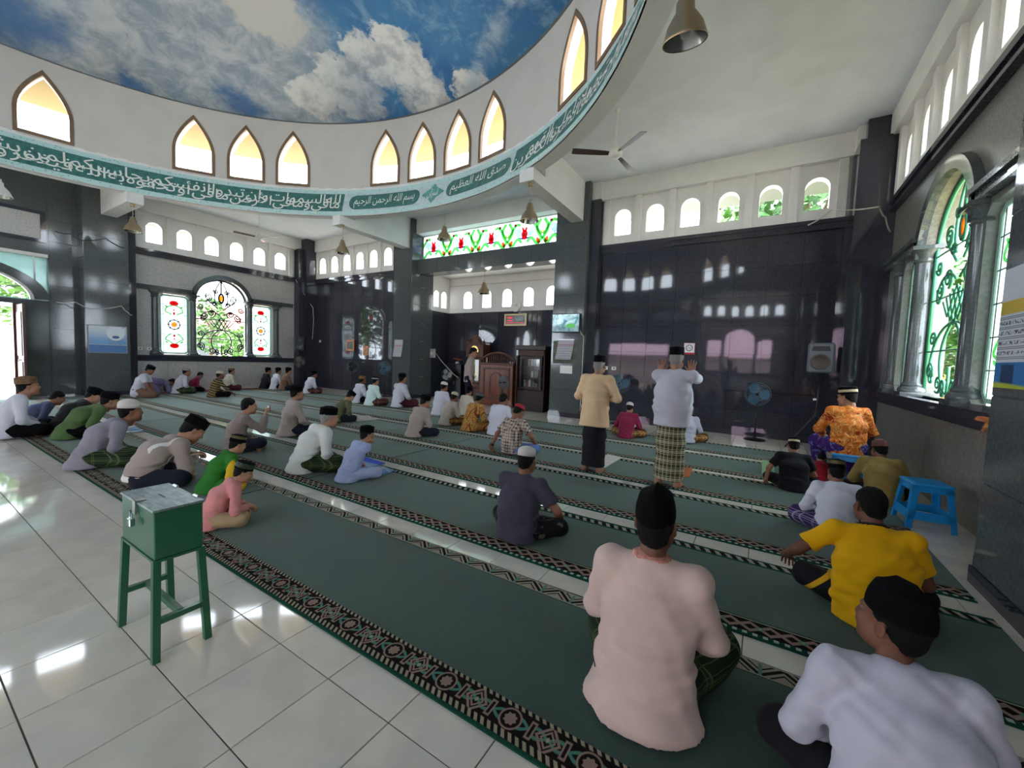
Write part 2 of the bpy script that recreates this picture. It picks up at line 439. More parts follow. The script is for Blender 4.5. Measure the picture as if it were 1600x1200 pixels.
def stained(T, u, z0, z1, w, d, label):
    """tall panel: red flower top and bottom, gold star in the middle, green scrolls"""
    STN[0] += 1; root = struct('window_%d' % STN[0], label); root.location = T(u, d, z0)
    root_inv = Matrix.Translation(-Vector(T(u, d, z0)))
    L = lambda a, b, c: tuple(root_inv @ Vector(T(a, b, c)))
    h = z1 - z0; ch = .09; a = w / 2
    out = [(u - a + ch, z0), (u + a - ch, z0), (u + a, z0 + ch), (u + a, z1 - ch), (u + a - ch, z1), (u - a + ch, z1), (u - a, z1 - ch), (u - a, z0 + ch)]
    MB(L).plate(out, d, d - .006).build('pane', glass_w, root)
    MB(L).strip(grow(out, .0), grow(out, -.05), d + .012, d - .012).build('border', iron_g if False else mat('pale_green_lead', '9fc4b0', .5), root)
    cz = (z0 + z1) / 2
    for s in (-1, 1):
        zf = cz + s * h * .36
        mb = MB(L); disc(mb, u, zf, .125, .085, d + .004, d + .002); mb.build('flower', glass_r, root)
        mb = MB(L); disc(mb, u, zf, .04, .028, d + .007, d + .005); mb.build('flower_heart', glass_y, root)
        mb = MB(L); disc(mb, u, cz + s * h * .19, .03, .045, d + .004, d + .002); disc(mb, u, cz + s * h * .245, .035, .02, d + .004, d + .002); mb.build('bud', glass_r, root)
        for t in (-1, 1):
            pts = []
            for i in range(15):
                q = i / 14; an = q * 4.2
                pts.append((u + t * (.05 + .17 * math.sin(an * .75) + .03 * q), d + .006, zf - s * (.08 + .30 * q) + .02 * math.sin(an * 2)))
            MB(L).tube(pts, .019, 5, flat=.4).build('green_scroll', glass_g, root)
            mb = MB(L); disc(mb, u + t * .2, zf - s * .12, .05, .022, d + .004, d + .002, 10, t * .6); mb.build('leaf', glass_g, root)
    mb = MB(L)
    star = []
    for i in range(16):
        r = .11 if i % 2 == 0 else .065; an = PI * i / 8; star.append((u + r * math.cos(an), cz + r * math.sin(an)))
    mb.plate(star, d + .004, d + .002); mb.build('gold_star', glass_y, root)
    ring1 = [(u + .17 * math.cos(2 * PI * i / 24), cz + .17 * math.sin(2 * PI * i / 24)) for i in range(24)]
    MB(L).strip(ring1, grow(ring1, -.03), d + .006, d + .002).build('rosette_ring', lead, root)
    for i in range(8):
        an = PI * i / 4; mb = MB(L); disc(mb, u + .155 * math.cos(an), cz + .155 * math.sin(an), .03, .02, d + .009, d + .006, 8, an); mb.build('petal', glass_v if i % 2 else glass_r, root)
    mb = MB(L)
    for k in range(1, 6):
        zz = z0 + h * k / 6; mb.box(u - a + .03, u + a - .03, d + .001, d + .008, zz - .006, zz + .006)
    mb.box(u - a + .1, u - a + .107, d + .001, d + .008, z0 + .05, z1 - .05); mb.box(u + a - .107, u + a - .1, d + .001, d + .008, z0 + .05, z1 - .05)
    mb.build('lead_lines', lead, root)
    return root

def spiral(c, r0, r1, a0, turns, n=26):
    return [(c[0] + (r0 + (r1 - r0) * i / n) * math.cos(a0 + turns * 2 * PI * i / n), c[1] + (r0 + (r1 - r0) * i / n) * math.sin(a0 + turns * 2 * PI * i / n)) for i in range(n + 1)]
def bez(p, n=18):
    out = []
    for i in range(n + 1):
        t = i / n; q = [Vector(x) for x in p]
        while len(q) > 1: q = [q[j] * (1 - t) + q[j + 1] * t for j in range(len(q) - 1)]
        out.append(tuple(q[0]))
    return out
def grille(T, u, z0, w, zs, d, label, mt, fat=.0155):
    root = thing('window_grille', label, 'grille', T(u, d, z0))
    inv = Matrix.Translation(-Vector(T(u, d, z0)))
    L = lambda a, b, c: tuple(inv @ Vector(T(a, b, c)))
    R = w / 2; H = zs + R - z0
    def bar(name, pts, r=fat, closed=False):
        MB(L).tube([(u + x, d, z0 + y) for x, y in pts], r, 6, closed=closed).build(name, mt, root, True)
    bar('frame', [(x - u, z - z0) for x, z in arch(u - R + .02, u + R - .02, z0 + .01, zs, 20)], fat * 1.5, True)
    for yy in (.62, 1.3, zs - z0): bar('cross_bar', [(-R + .02, yy), (R - .02, yy)], fat * .7)
    for s in (-1, 1):
        bar('scroll', [(s * x, y) for x, y in bez([(.10, .95), (.75, .85), (.80, .30), (.62, .10), (.50, .18), (.56, .30)])])
        bar('scroll', [(s * x, y) for x, y in spiral((.64, .36), .02, .12, 0, 1.6)])
        bar('scroll', [(s * x, y) for x, y in spiral((.63, .78), .02, .11, 1, 1.5)])
        bar('scroll', [(s * x, y) for x, y in bez([(0, .98), (-.5, .70), (-.34, .28), (-.16, .12), (0, .08)])])
        bar('scroll', [(s * x, y) for x, y in spiral((.30, .20), .02, .12, PI / 2, 1.6)])
        bar('tear_drop', [(s * x, y) for x, y in bez([(.14, .05), (.05, .12), (.10, .30), (.17, .32), (.23, .2), (.14, .05)])])
        bar('scroll', [(s * x, y) for x, y in bez([(.06, 1.48), (.30, 1.72), (.72, 1.55), (.74, 1.25), (.55, 1.15), (.50, 1.32)])])
        bar('scroll', [(s * x, y) for x, y in spiral((.52, 1.42), .02, .12, 2, 1.7)])
        bar('scroll', [(s * x, y) for x, y in spiral((.30, 1.52), .02, .13, 0, 1.7)])
        bar('scroll', [(s * x, y) for x, y in spiral((.64, 1.72), .02, .10, 3, 1.5)])
        bar('scroll', [(s * x, y) for x, y in bez([(.10, 1.70), (.35, 1.95), (.62, 2.0), (.52, 2.3), (.3, 2.15)])])
        bar('scroll', [(s * x, y) for x, y in spiral((.40, 2.05), .02, .12, 1, 1.7)])
        bar('scroll', [(s * x, y) for x, y in bez([(.02, H - .06), (.2, H - .30), (.16, 2.3), (.3, 2.0), (.12, 1.8)])])
        bar('scroll', [(s * x, y) for x, y in spiral((.22, 1.86), .015, .08, 0, 1.5)])
        bar('scroll', [(s * x, y) for x, y in spiral((.17, H - .42), .015, .08, 4, 1.5)])
        for i in range(5):
            x0 = -.22 + i * .11
            bar('lattice_bar', [(s * x0, .92 + .06 * abs(i - 2)), (s * (x0 + .22) * .9, 1.40 - .04 * i)], fat * .8)
    for r in (.11, .085):
        bar('medallion_ring', [(r * .8 * math.cos(2 * PI * i / 20), 2.08 + r * 1.5 * math.sin(2 * PI * i / 20)) for i in range(20)], fat, True)
    mb = MB(L); disc(mb, u, z0 + 2.08, .055, .10, d + .004, d - .004); mb.build('medallion_glass', glass_o, root)
    bar('finial', [(0, 2.24), (0, H - .02)], fat * 1.2); bar('finial', [(0, .05), (0, .42)], fat)
    return root

def column(T, u, z0, z1, r, parent, d=-.02):
    c = T(u, d, z0); h = z1 - z0
    mb = MB()
    mb.box(c[0] - r * 1.55, c[0] + r * 1.55, c[1] - r * 1.55, c[1] + r * 1.55, z0, z0 + .06)
    mb.lathe([(r * 1.5, .06), (r * 1.55, .09), (r * 1.45, .12), (r * 1.2, .14), (r * 1.25, .16), (r * 1.05, .19), (r, .22), (r * .92, h - .22), (r * 1.1, h - .2), (r * 1.05, h - .17), (r * .95, h - .15), (r * 1.15, h - .1), (r * 1.5, h - .05)], c, 20)
    mb.box(c[0] - r * 1.6, c[0] + r * 1.6, c[1] - r * 1.6, c[1] + r * 1.6, z1 - .05, z1)
    mb.build('window_column', granite2, parent, 'auto')

def side_bay(par, T, y0, y1, wall_m, lab, n0, grille_m, detail=True, fat=.0155):
    """bay y0..y1 with dado, arched window, two stained panels, clerestory"""
    o = y0 - 4.45
    clerestory(par, T, y0, y1); ledges(par, T, y0, y1, granite)
    mb = MB(T); mb.box(y0, y1, -.2, 0, 0, 1.08); mb.build('dado', wall_m, par)
    if detail: panels(par, T, y0 + .02, y1 - .02, .14, 1.0, .84, .86, wall_m)
    mb = MB(T); zs = 3.07; top = 4.36
    mb.box(y0, 5.08 + o, -.2, 0, 1.08, top); mb.box(8.67 + o, y1, -.2, 0, 1.08, top)
    for a, b, (g0, g1) in ((5.08, 5.97, (5.13, 5.92)), (7.85, 8.67, (7.86, 8.63))):
        w = .09; g0 += o; g1 += o
        mb.holed(a + o, b + o, 1.08, top, [(g0 + w, 1.22), (g1 - w, 1.22), (g1, 1.22 + w), (g1, 3.18 - w), (g1 - w, 3.18), (g0 + w, 3.18), (g0, 3.18 - w), (g0, 1.22 + w)], 0, -.3)
    mb.holed(5.97 + o, 7.85 + o, 1.08, top, arch(6.08 + o, 7.74 + o, 1.18, zs, 20), 0, -.3)
    mb.build('window_wall', wall_m, par)
    a = arch(6.08 + o, 7.74 + o, 1.18, zs, 20)[2:]
    mb = MB(T); mb.strip(a, [(x if False else p[0], p[1]) for x, p in zip(range(99), grow(arch(6.08 + o, 7.74 + o, 1.18, zs, 20), .15)[2:])], 0, .09, closed=False)
    mb.build('arch_moulding', granite2, par)
    mb = MB(T); mb.box(y0 + .02, y1 - .02, -.3, .13, 1.10, 1.18); mb.box(y0 + .02, y1 - .02, 0, .08, 1.0, 1.10); mb.build('window_sill', granite, par)
    for (a_, b_) in ((y0 + .05, 6.04 + o), (7.78 + o, y1 - .1)):
        mb = MB(T); mb.box(a_, b_, 0, .13, 3.32, 3.38); mb.box(a_, b_, 0, .09, 3.24, 3.32); mb.build('entablature', granite2, par)
    for u in (5.0, 6.02, 7.80, 8.78): column(T, u + o, 1.18, 3.24, .10, par)
    if detail:
        stained(T, 5.525 + o, 1.23, 3.17, .79, -.10, 'tall stained glass panel with red flowers ' + lab[0])
        stained(T, 8.245 + o, 1.23, 3.17, .79, -.10, 'tall stained glass panel with red flowers ' + lab[1])
        grille(T, 6.91 + o, 1.18, 1.66, zs, -.12, lab[2], grille_m, fat)
side_bay(WALL['left'], TL, 4.45, 9.5, granite3, ('beside the pillar with the blue notice board', 'beside the corner loudspeaker', 'dark scrollwork iron grille in arched window of far side wall'), 1, mat('dark_iron', '242728', .5, .3), True, .021)
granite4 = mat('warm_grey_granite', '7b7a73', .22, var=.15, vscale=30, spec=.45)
side_bay(WALL['right'], TR, 4.45, 9.5, granite4, ('beside the pillar with the printed poster', 'nearest the corner with loudspeaker on tripod', 'green painted scrollwork iron grille with lattice and medallion'), 2, iron_g)
side_bay(WALL['left'], TL, -7.9, -2.85, granite3, None, 3, None, False)
side_bay(WALL['right'], TR, -7.9, -2.85, granite3, None, 4, None, False)
side_bay(WALL['back'], TB, -16.2, -11.15, granite3, None, 5, None, False)
side_bay(WALL['back'], TB, -3.75, 1.3, granite3, None, 6, None, False)

# ---- pillars: corner, and pairs flanking the centre of each side
def pillar(name, label, x0, x1, y0, y1, z1, mt=granite2, step=.62, faces='') :
    root = struct(name, label)
    mb = MB(); mb.box(x0, x1, y0, y1, 0, z1); mb.build('core', mt, root)
    f = {'s': (lambda u, d, z: (u, y0 - d, z), x0, x1), 'n': (lambda u, d, z: (u, y1 + d, z), x0, x1), 'e': (lambda u, d, z: (x1 + d, u, z), y0, y1), 'w': (lambda u, d, z: (x0 - d, u, z), y0, y1)}
    for k in faces:
        T, a, b = f[k]; panels(root, T, a, b, .12, .12 + step * int((z1 - .12) / step), 1.6, step, mt, 0, .008)
    mb = MB(); mb.box(x0 - .02, x1 + .02, y0 - .02, y1 + .02, 0, .12); mb.build('plinth', granite, root)
    return root
pillar('pillar', 'black granite pillar carrying television and wall calendar beside niche', -4.86, -3.97, 9.85, 10.9, ZC, granite2, faces='s')
pillar('pillar', 'black granite pillar with small calendar on the other side of niche', -11.03, -10.19, 9.85, 10.9, ZC, granite2, faces='se')
pillar('pillar', 'black granite pillar holding the blue and white notice board', -16.6, -15.9, 3.3, 4.22, ZC, granite2, faces='es')
pillar('pillar', 'dark granite pillar with printed poster beside right window', 1.4, 1.9, 3.3, 4.2, ZC, granite2, faces='w')
for (x0, x1, y0, y1) in ((-3.97, -3.72, 10.0, 10.3), (-11.25, -11.03, 10.0, 10.3), (-16.6, -16.2, 9.5, 10.3), (1.24, 1.8, 9.5, 10.3), (1.5, 1.8, 4.2, 4.45), (-16.6, -16.15, 4.22, 4.45)):
    pillar('pillar', 'narrow dark granite side pier next to a bay', x0, x1, y0, y1, 5.62, granite)
for (x0, x1, y0, y1) in ((1.36, 1.74, 9.72, 10.2), (-16.55, -16.05, 9.72, 10.2)):
    pillar('pillar', 'tall corner pier of black granite reaching the ceiling', x0, x1, y0, y1, ZC, granite)
for (x0, x1, y0, y1) in ((-16.6, -15.9, -2.6, -1.7), (1.4, 1.9, -2.6, -1.7), (-11.03, -10.19, -8.7, -8.0), (-4.86, -3.97, -8.7, -8.0)):
    pillar('pillar', 'granite pillar of the rear half of the hall', x0, x1, y0, y1, ZC, granite2)
for (x0, x1, y0, y1) in ((-16.7, -16.2, -8.65, -7.9), (1.3, 1.9, -8.65, -7.9), (-16.6, -16.2, -2.85, -2.6), (1.5, 1.9, -2.85, -2.6), (-11.15, -11.03, -8.65, -8.2), (-3.97, -3.75, -8.65, -8.2)):
    pillar('pillar', 'granite pier of the rear half of the hall', x0, x1, y0, y1, ZC, granite)

gp_ = struct('trim_3', 'white wall above the narrow side piers')
for (x0, x1, y0, y1) in ((-3.97, -3.72, 10.02, 10.4), (-11.25, -11.03, 10.02, 10.4), (1.24, 1.9, 9.9, 10.4), (-16.7, -16.2, 9.9, 10.4), (1.55, 1.9, 4.2, 4.45), (-16.7, -16.3, 4.22, 4.45), (1.67, 1.9, 9.5, 10.2), (-16.7, -16.42, 9.5, 10.2)):
    mb = MB(); mb.box(x0, x1, y0, y1, 5.6, ZC); mb.build('filler', white, gp_)
# ---- cantilever beams from the pillars to the ring
def beam(label, x0, x1, y0, y1):
    mb = MB(); mb.box(x0, x1, y0, y1, 5.08, 5.335)
    along_y = (y1 - y0) > (x1 - x0); t = .5                       # full depth only outside the ring
    if along_y: mb.box(x0, x1, *((y0 + t, y1) if y0 > YC else (y0, y1 - t)), 5.335, ZC + .02)
    else: mb.box(*((x0, x1 - t) if x0 < XC else (x0 + t, x1)), y0, y1, 5.335, ZC + .02)
    o = mb.build('beam', white); tag(o, label, None, None, 'structure')
for lab, s in (('white concrete beam above the television pillar', -4.28), ('white concrete beam above the pillar with small calendar', -10.47)):
    beam(lab, s - .165, s + .165, 7.2, 9.9); beam('white beam of the rear half', s - .165, s + .165, -8.1, -5.6)
beam('white concrete beam above the notice board pillar', -16, -13.82, 3.66, 3.99); beam('white beam over the right hand pillar', -.98, 1.5, 3.66, 3.99)
beam('white beam of the rear half', -16, -13.82, -2.35, -2.0); beam('white beam of the rear half', -.98, 1.5, -2.35, -2.0)

# ---- ceiling with round hole, roof and eaves
ce = struct('ceiling', 'flat pale grey ceiling around the circular drum')
RO = 7.62
def ring_to_rect(z, r, x0, x1, y0, y1, n=96, up=False):
    vs = []; fs = []
    angs = [2 * PI * i / n for i in range(n)] + [math.atan2(y - YC, x - XC) % (2 * PI) for x in (x0, x1) for y in (y0, y1)]
    angs = sorted(angs)
    for a in angs:
        c, s = math.cos(a), math.sin(a); t = 1e9
        if c > 1e-9: t = min(t, (x1 - XC) / c)
        if c < -1e-9: t = min(t, (x0 - XC) / c)
        if s > 1e-9: t = min(t, (y1 - YC) / s)
        if s < -1e-9: t = min(t, (y0 - YC) / s)
        vs += [(XC + r * c, YC + r * s, z), (XC + t * c, YC + t * s, z)]
    k = len(angs)
    for i in range(k):
        j = (i + 1) % k; f = (2 * i, 2 * i + 1, 2 * j + 1, 2 * j); fs.append(f if up else f[::-1])
    return vs, fs
mb = MB(); mb.add(*ring_to_rect(ZC, 7.47, XL, XR, YB, YQ)); mb.build('soffit', ceil_m, ce)
mb = MB(); mb.add(*ring_to_rect(6.3, RO, XL - .2, XR + .2, YB - .2, YQ + .2, up=True)); mb.build('roof_deck', white, ce)
mb = MB(); e = 1.35
mb.box(XL - .2 - e, XL - .2, YB - e, YQ + e, 5.55, 6.3); mb.box(XR + .2, XR + .2 + e, YB - e, YQ + e, 5.55, 6.3)
mb.box(XL - .2, XR + .2, YB - .2 - e, YB - .2, 5.55, 6.3); mb.box(XL - .2, -11.2, YQ + .2, YQ + .2 + e, 5.55, 6.3); mb.box(-3.8, XR + .2, YQ + .2, YQ + .2 + e, 5.55, 6.3)
mb.build('eaves', cream, ce)

# ---- ring beam with the calligraphy frieze
def TZ(a, d, z, r0=7.14, r1=7.38):
    r = r0 + (z - 5.34) / .81 * (r1 - r0) - d; t = math.radians(a); return (XC + r * math.cos(t), YC + r * math.sin(t), z)
def TD(a, d, z):
    t = math.radians(a); r = 7.42 - d; return (XC + r * math.cos(t), YC + r * math.sin(t), z)
drum = struct('wall_drum', 'white drum wall with pointed windows under the painted dome')
mb = MB(); N = 120
pr_ = [(7.14, 5.34), (7.38, 6.15), (7.42, 6.15), (7.42, 6.22), (7.66, 6.22), (7.66, 6.06), (7.48, 6.06), (7.48, 5.36), (7.16, 5.335)]
mb.lathe([(r, z) for r, z in pr_], (XC, YC, 0), N, cap=False); mb.build('ring_beam', white, drum, 'auto')
teal_l = mat('teal_border', 'c2dfda', .5, pattern=lambda c: (lambda X: ex_mix(X, c, srgb('8fbdb8')))(ex_voro(14).step(.28, .2)))
teal_d = mat('frieze_green', '3d746b', .5, var=.25, vscale=9)
frieze = bpy.data.objects.new('calligraphy_frieze', None); COL.objects.link(frieze); frieze.parent = drum; frieze['label'] = 'curved green frieze with white Arabic calligraphy around the drum'
def curved(a0, a1, z0, z1, d0, d1, name, mt, par=frieze, step=2.0):
    n = max(1, int(abs(a1 - a0) / step)); mb = MB(TZ)
    ps = [a0 + (a1 - a0) * i / n for i in range(n + 1)]
    mb.strip([(p, z0) for p in ps], [(p, z1) for p in ps], d0, d1, closed=False); return mb.build(name, mt, par, False)
for k in range(8):
    curved(k * 45, k * 45 + 45, 5.36, 5.475, 0, .012, 'lower_border', teal_l); curved(k * 45, k * 45 + 45, 6.015, 6.13, 0, .012, 'upper_border', teal_l)
curved(69.4, 114.6, 5.455, 6.035, 0, .006, 'cartouche_ground', mat('pale_teal', 'c6d6d4', .5, var=.1, vscale=8))
curved(114.6, 429.4, 5.455, 6.035, 0, .008, 'script_ground', teal_d)
def cart(a0, a1, name):
    zc, hz = 5.745, .215; ra = math.degrees(hz / 7.25); n = 10
    top = [(a0 + ra * (1 - math.cos(PI / 2 * i / n)), hz * math.sin(PI / 2 * i / n)) for i in range(n + 1)]
    xs = top + [(a0 + ra + (a1 - a0 - 2 * ra) * i / 12, hz) for i in range(1, 12)] + [(a1 + a0 - x, h) for x, h in top[::-1]]
    mb = MB(TZ); mb.strip([(x, zc - h) for x, h in xs], [(x, zc + h) for x, h in xs], .006, .016, closed=False); mb.build(name, teal_d, frieze)
cart(95.3, 113.2, 'cartouche'); cart(70.2, 88.0, 'cartouche')
mb = MB(TZ); ws = [(1, 0), (.9, .12), (.72, .2), (.66, .3), (.45, .45), (.3, .55), (.25, .66), (.12, .85), (0, 1)]
pts = [(91.7 + 3.0 * x, 5.745 + .27 * y) for x, y in ws] + [(91.7 - 3.0 * x, 5.745 + .27 * y) for x, y in ws[::-1][1:]] + [(91.7 - 3.0 * x, 5.745 - .27 * y) for x, y in ws[1:]] + [(91.7 + 3.0 * x, 5.745 - .27 * y) for x, y in ws[::-1][1:-1]]
mb.plate(pts, .008, .018); mb.build('medallion', mat('teal_medallion', '5fa39a', .5, var=.2, vscale=12), frieze)

# Arabic lettering: shape to presentation forms, lay out, bend on to the ring
_F = {'ا': 'FE8D FE8E', 'أ': 'FE83 FE84', 'إ': 'FE87 FE88', 'آ': 'FE81 FE82', 'ب': 'FE8F FE90 FE91 FE92', 'ت': 'FE95 FE96 FE97 FE98', 'ث': 'FE99 FE9A FE9B FE9C', 'ج': 'FE9D FE9E FE9F FEA0', 'ح': 'FEA1 FEA2 FEA3 FEA4', 'خ': 'FEA5 FEA6 FEA7 FEA8', 'د': 'FEA9 FEAA', 'ذ': 'FEAB FEAC', 'ر': 'FEAD FEAE', 'ز': 'FEAF FEB0', 'س': 'FEB1 FEB2 FEB3 FEB4', 'ش': 'FEB5 FEB6 FEB7 FEB8', 'ص': 'FEB9 FEBA FEBB FEBC', 'ض': 'FEBD FEBE FEBF FEC0', 'ط': 'FEC1 FEC2 FEC3 FEC4', 'ظ': 'FEC5 FEC6 FEC7 FEC8', 'ع': 'FEC9 FECA FECB FECC', 'غ': 'FECD FECE FECF FED0', 'ف': 'FED1 FED2 FED3 FED4', 'ق': 'FED5 FED6 FED7 FED8', 'ك': 'FED9 FEDA FEDB FEDC', 'ل': 'FEDD FEDE FEDF FEE0', 'م': 'FEE1 FEE2 FEE3 FEE4', 'ن': 'FEE5 FEE6 FEE7 FEE8', 'ه': 'FEE9 FEEA FEEB FEEC', 'و': 'FEED FEEE', 'ي': 'FEF1 FEF2 FEF3 FEF4', 'ى': 'FEEF FEF0', 'ة': 'FE93 FE94', 'ء': 'FE80', 'ؤ': 'FE85 FE86', 'ئ': 'FE89 FE8A FE8B FE8C', '\u0001': 'FEFB FEFC', '\u0002': 'FEF7 FEF8', '\u0003': 'FEF9 FEFA'}
_F = {k: [chr(int(x, 16)) for x in v.split()] for k, v in _F.items()}
def shape(w):
    w = w.replace('لا', '\u0001').replace('لأ', '\u0002').replace('لإ', '\u0003'); out = []
    for i, c in enumerate(w):
        if c not in _F: out.append(c); continue
        prev = i > 0 and w[i - 1] in _F and len(_F[w[i - 1]]) == 4
        nxt = i + 1 < len(w) and w[i + 1] in _F and len(_F[w[i + 1]]) > 1 and len(_F[c]) == 4
        prev = prev and len(_F[c]) > 1
        out.append(_F[c][(3 if nxt else 1) if prev else (2 if nxt else 0)])
    return ''.join(out)[::-1]
_fc = bpy.data.curves.new('lettering', 'FONT'); _fc.resolution_u = 2
_fo = bpy.data.objects.new('lettering', _fc); COL.objects.link(_fo)
def glyphs(txt, bold=0.0):
    _fc.body = txt; _fc.offset = bold
    dg = bpy.context.evaluated_depsgraph_get(); dg.update(); ev = _fo.evaluated_get(dg); me = ev.to_mesh()
    v = np.array([x.co[:] for x in me.vertices]); f = [tuple(p.vertices) for p in me.polygons]; ev.to_mesh_clear(); return v, f
script_w = mat('white_lettering', 'f0efe6', .5)
def bend(mb, v, f, aL, z0, sx, sz, d):
    mb.add([(aL - math.degrees(p[0] * sx / 7.24), d, z0 + p[1] * sz) for p in v], f)
def kufic(text, a0, a1, z0, h, name):
    v, f = glyphs(' '.join(shape(w) for w in text.split()[::-1]), .002)
    x0, x1, y0, y1 = v[:, 0].min(), v[:, 0].max(), v[:, 1].min(), v[:, 1].max()
    v = v - (x0, y0, 0); mb = MB(TZ); bend(mb, v, f, a1, z0, math.radians(a1 - a0) * 7.24 / (x1 - x0), h / (y1 - y0), .02); mb.build(name, script_w, frieze)
kufic('بسم الله الرحمن الرحيم', 96.6, 112.0, 5.565, .36, 'lettering'); kufic('صدق الله العظيم', 71.6, 86.8, 5.565, .36, 'lettering')
kufic('القرآن', 90.3, 93.1, 5.62, .26, 'lettering')
verse = 'لله ما في السموات وما في الأرض وإن تبدوا ما في أنفسكم أو تخفوه يحاسبكم به الله فيغفر لمن يشاء ويعذب من يشاء والله على كل شيء قدير آمن الرسول بما أنزل إليه من ربه والمؤمنون كل آمن بالله وملائكته وكتبه ورسله لا نفرق بين أحد من رسله وقالوا سمعنا وأطعنا غفرانك ربنا وإليك المصير لا يكلف الله نفسا إلا وسعها لها ما كسبت وعليها ما اكتسبت ربنا لا تؤاخذنا إن نسينا أو أخطأنا ربنا ولا تحمل علينا إصرا كما حملته على الذين من قبلنا ربنا ولا تحملنا ما لا طاقة لنا به واعف عنا واغفر لنا وارحمنا أنت مولانا فانصرنا على القوم الكافرين'.split()
ang = [115.4, 115.4]; mbs = MB(TZ); cnt = 0
gl = []
for i, w in enumerate(verse):
    v, f = glyphs(shape(w), .004); gl.append((v - (v[:, 0].min(), 0, 0), f))
tot = sum(v[:, 0].max() + .1 for v, f in gl); sc_ = .40
kx = math.radians(312.5) * 7.24 * 2 / tot                     # two interleaved rows fill the ring
for i, (v, f) in enumerate(gl):
    row = 0 if ang[0] <= ang[1] else 1
    wdeg = math.degrees(v[:, 0].max() * kx / 7.24)
    bend(mbs, v, f, ang[row] + wdeg, 5.715 if row == 0 else 5.575, kx, .40, .016 if row == 0 else .019)
    ang[row] += wdeg + math.degrees(.1 * kx / 7.24); cnt += 1
    if cnt % 12 == 0 or i == len(gl) - 1: mbs.build('lettering', script_w, frieze); mbs = MB(TZ)
bpy.data.objects.remove(_fo)

# ---- drum wall with pointed windows
wins = [k * 90 + o for k in range(4) for o in (-14.05, -4.7, 4.7, 14.05)] + [k * 90 + 45 + o for k in range(4) for o in (-9.5, 0, 9.5)]
wins = sorted((w + 1.2) % 360 for w in wins)
hw, cell = 3.15, 4.6; mb = MB(TD); z0, z1 = 6.2, 8.02; prev = wins[-1] + cell - 360
for w in wins:
    a = prev
    while a < w - cell - 1e-6:
        b = min(a + 3, w - cell); mb.box(a, b, 0, -.22, z0, z1); a = b
    mb.holed(w - cell, w + cell, z0, z1, pointed(w - hw, w + hw, 6.3, 6.8, 7.66), 0, -.22); prev = w + cell
mb.build('drum_wall', drum_m, drum)
# the outline lives in (degrees, metres): widen degrees and metres separately for the trim
for i, w in enumerate(wins):
    o = pointed(w - hw, w + hw, 6.3, 6.8, 7.66); m_ = [(math.radians(a - w) * 7.42, z) for a, z in o]
    g_ = [(w + math.degrees(a / 7.42), z) for a, z in grow(m_, .065)]
    i_ = [(w + math.degrees(a / 7.42), z) for a, z in grow(m_, -.008)]; mb = MB(TD); mb.strip(i_, g_, .02, -.05); wn = mb.build('window_%d' % (i + 1), brown_p)
    tag(wn, 'pointed drum window outlined by a brown frame', None, None, 'structure')
mb = MB(); mb.lathe([(7.66, 7.72), (8.55, 7.34), (8.55, 7.46), (7.66, 7.95)], (XC, YC, 0), 96, cap=False); mb.build('drum_eave', yellow_p, drum)
mb = MB(); mb.lathe([(7.37, 8.0), (7.45, 8.0), (7.45, 8.03), (7.37, 8.03), (7.37, 8.0)], (XC, YC, 0), 120, cap=False); mb.build('cornice_line', mat('grey_line', '6d7478', .5), drum)
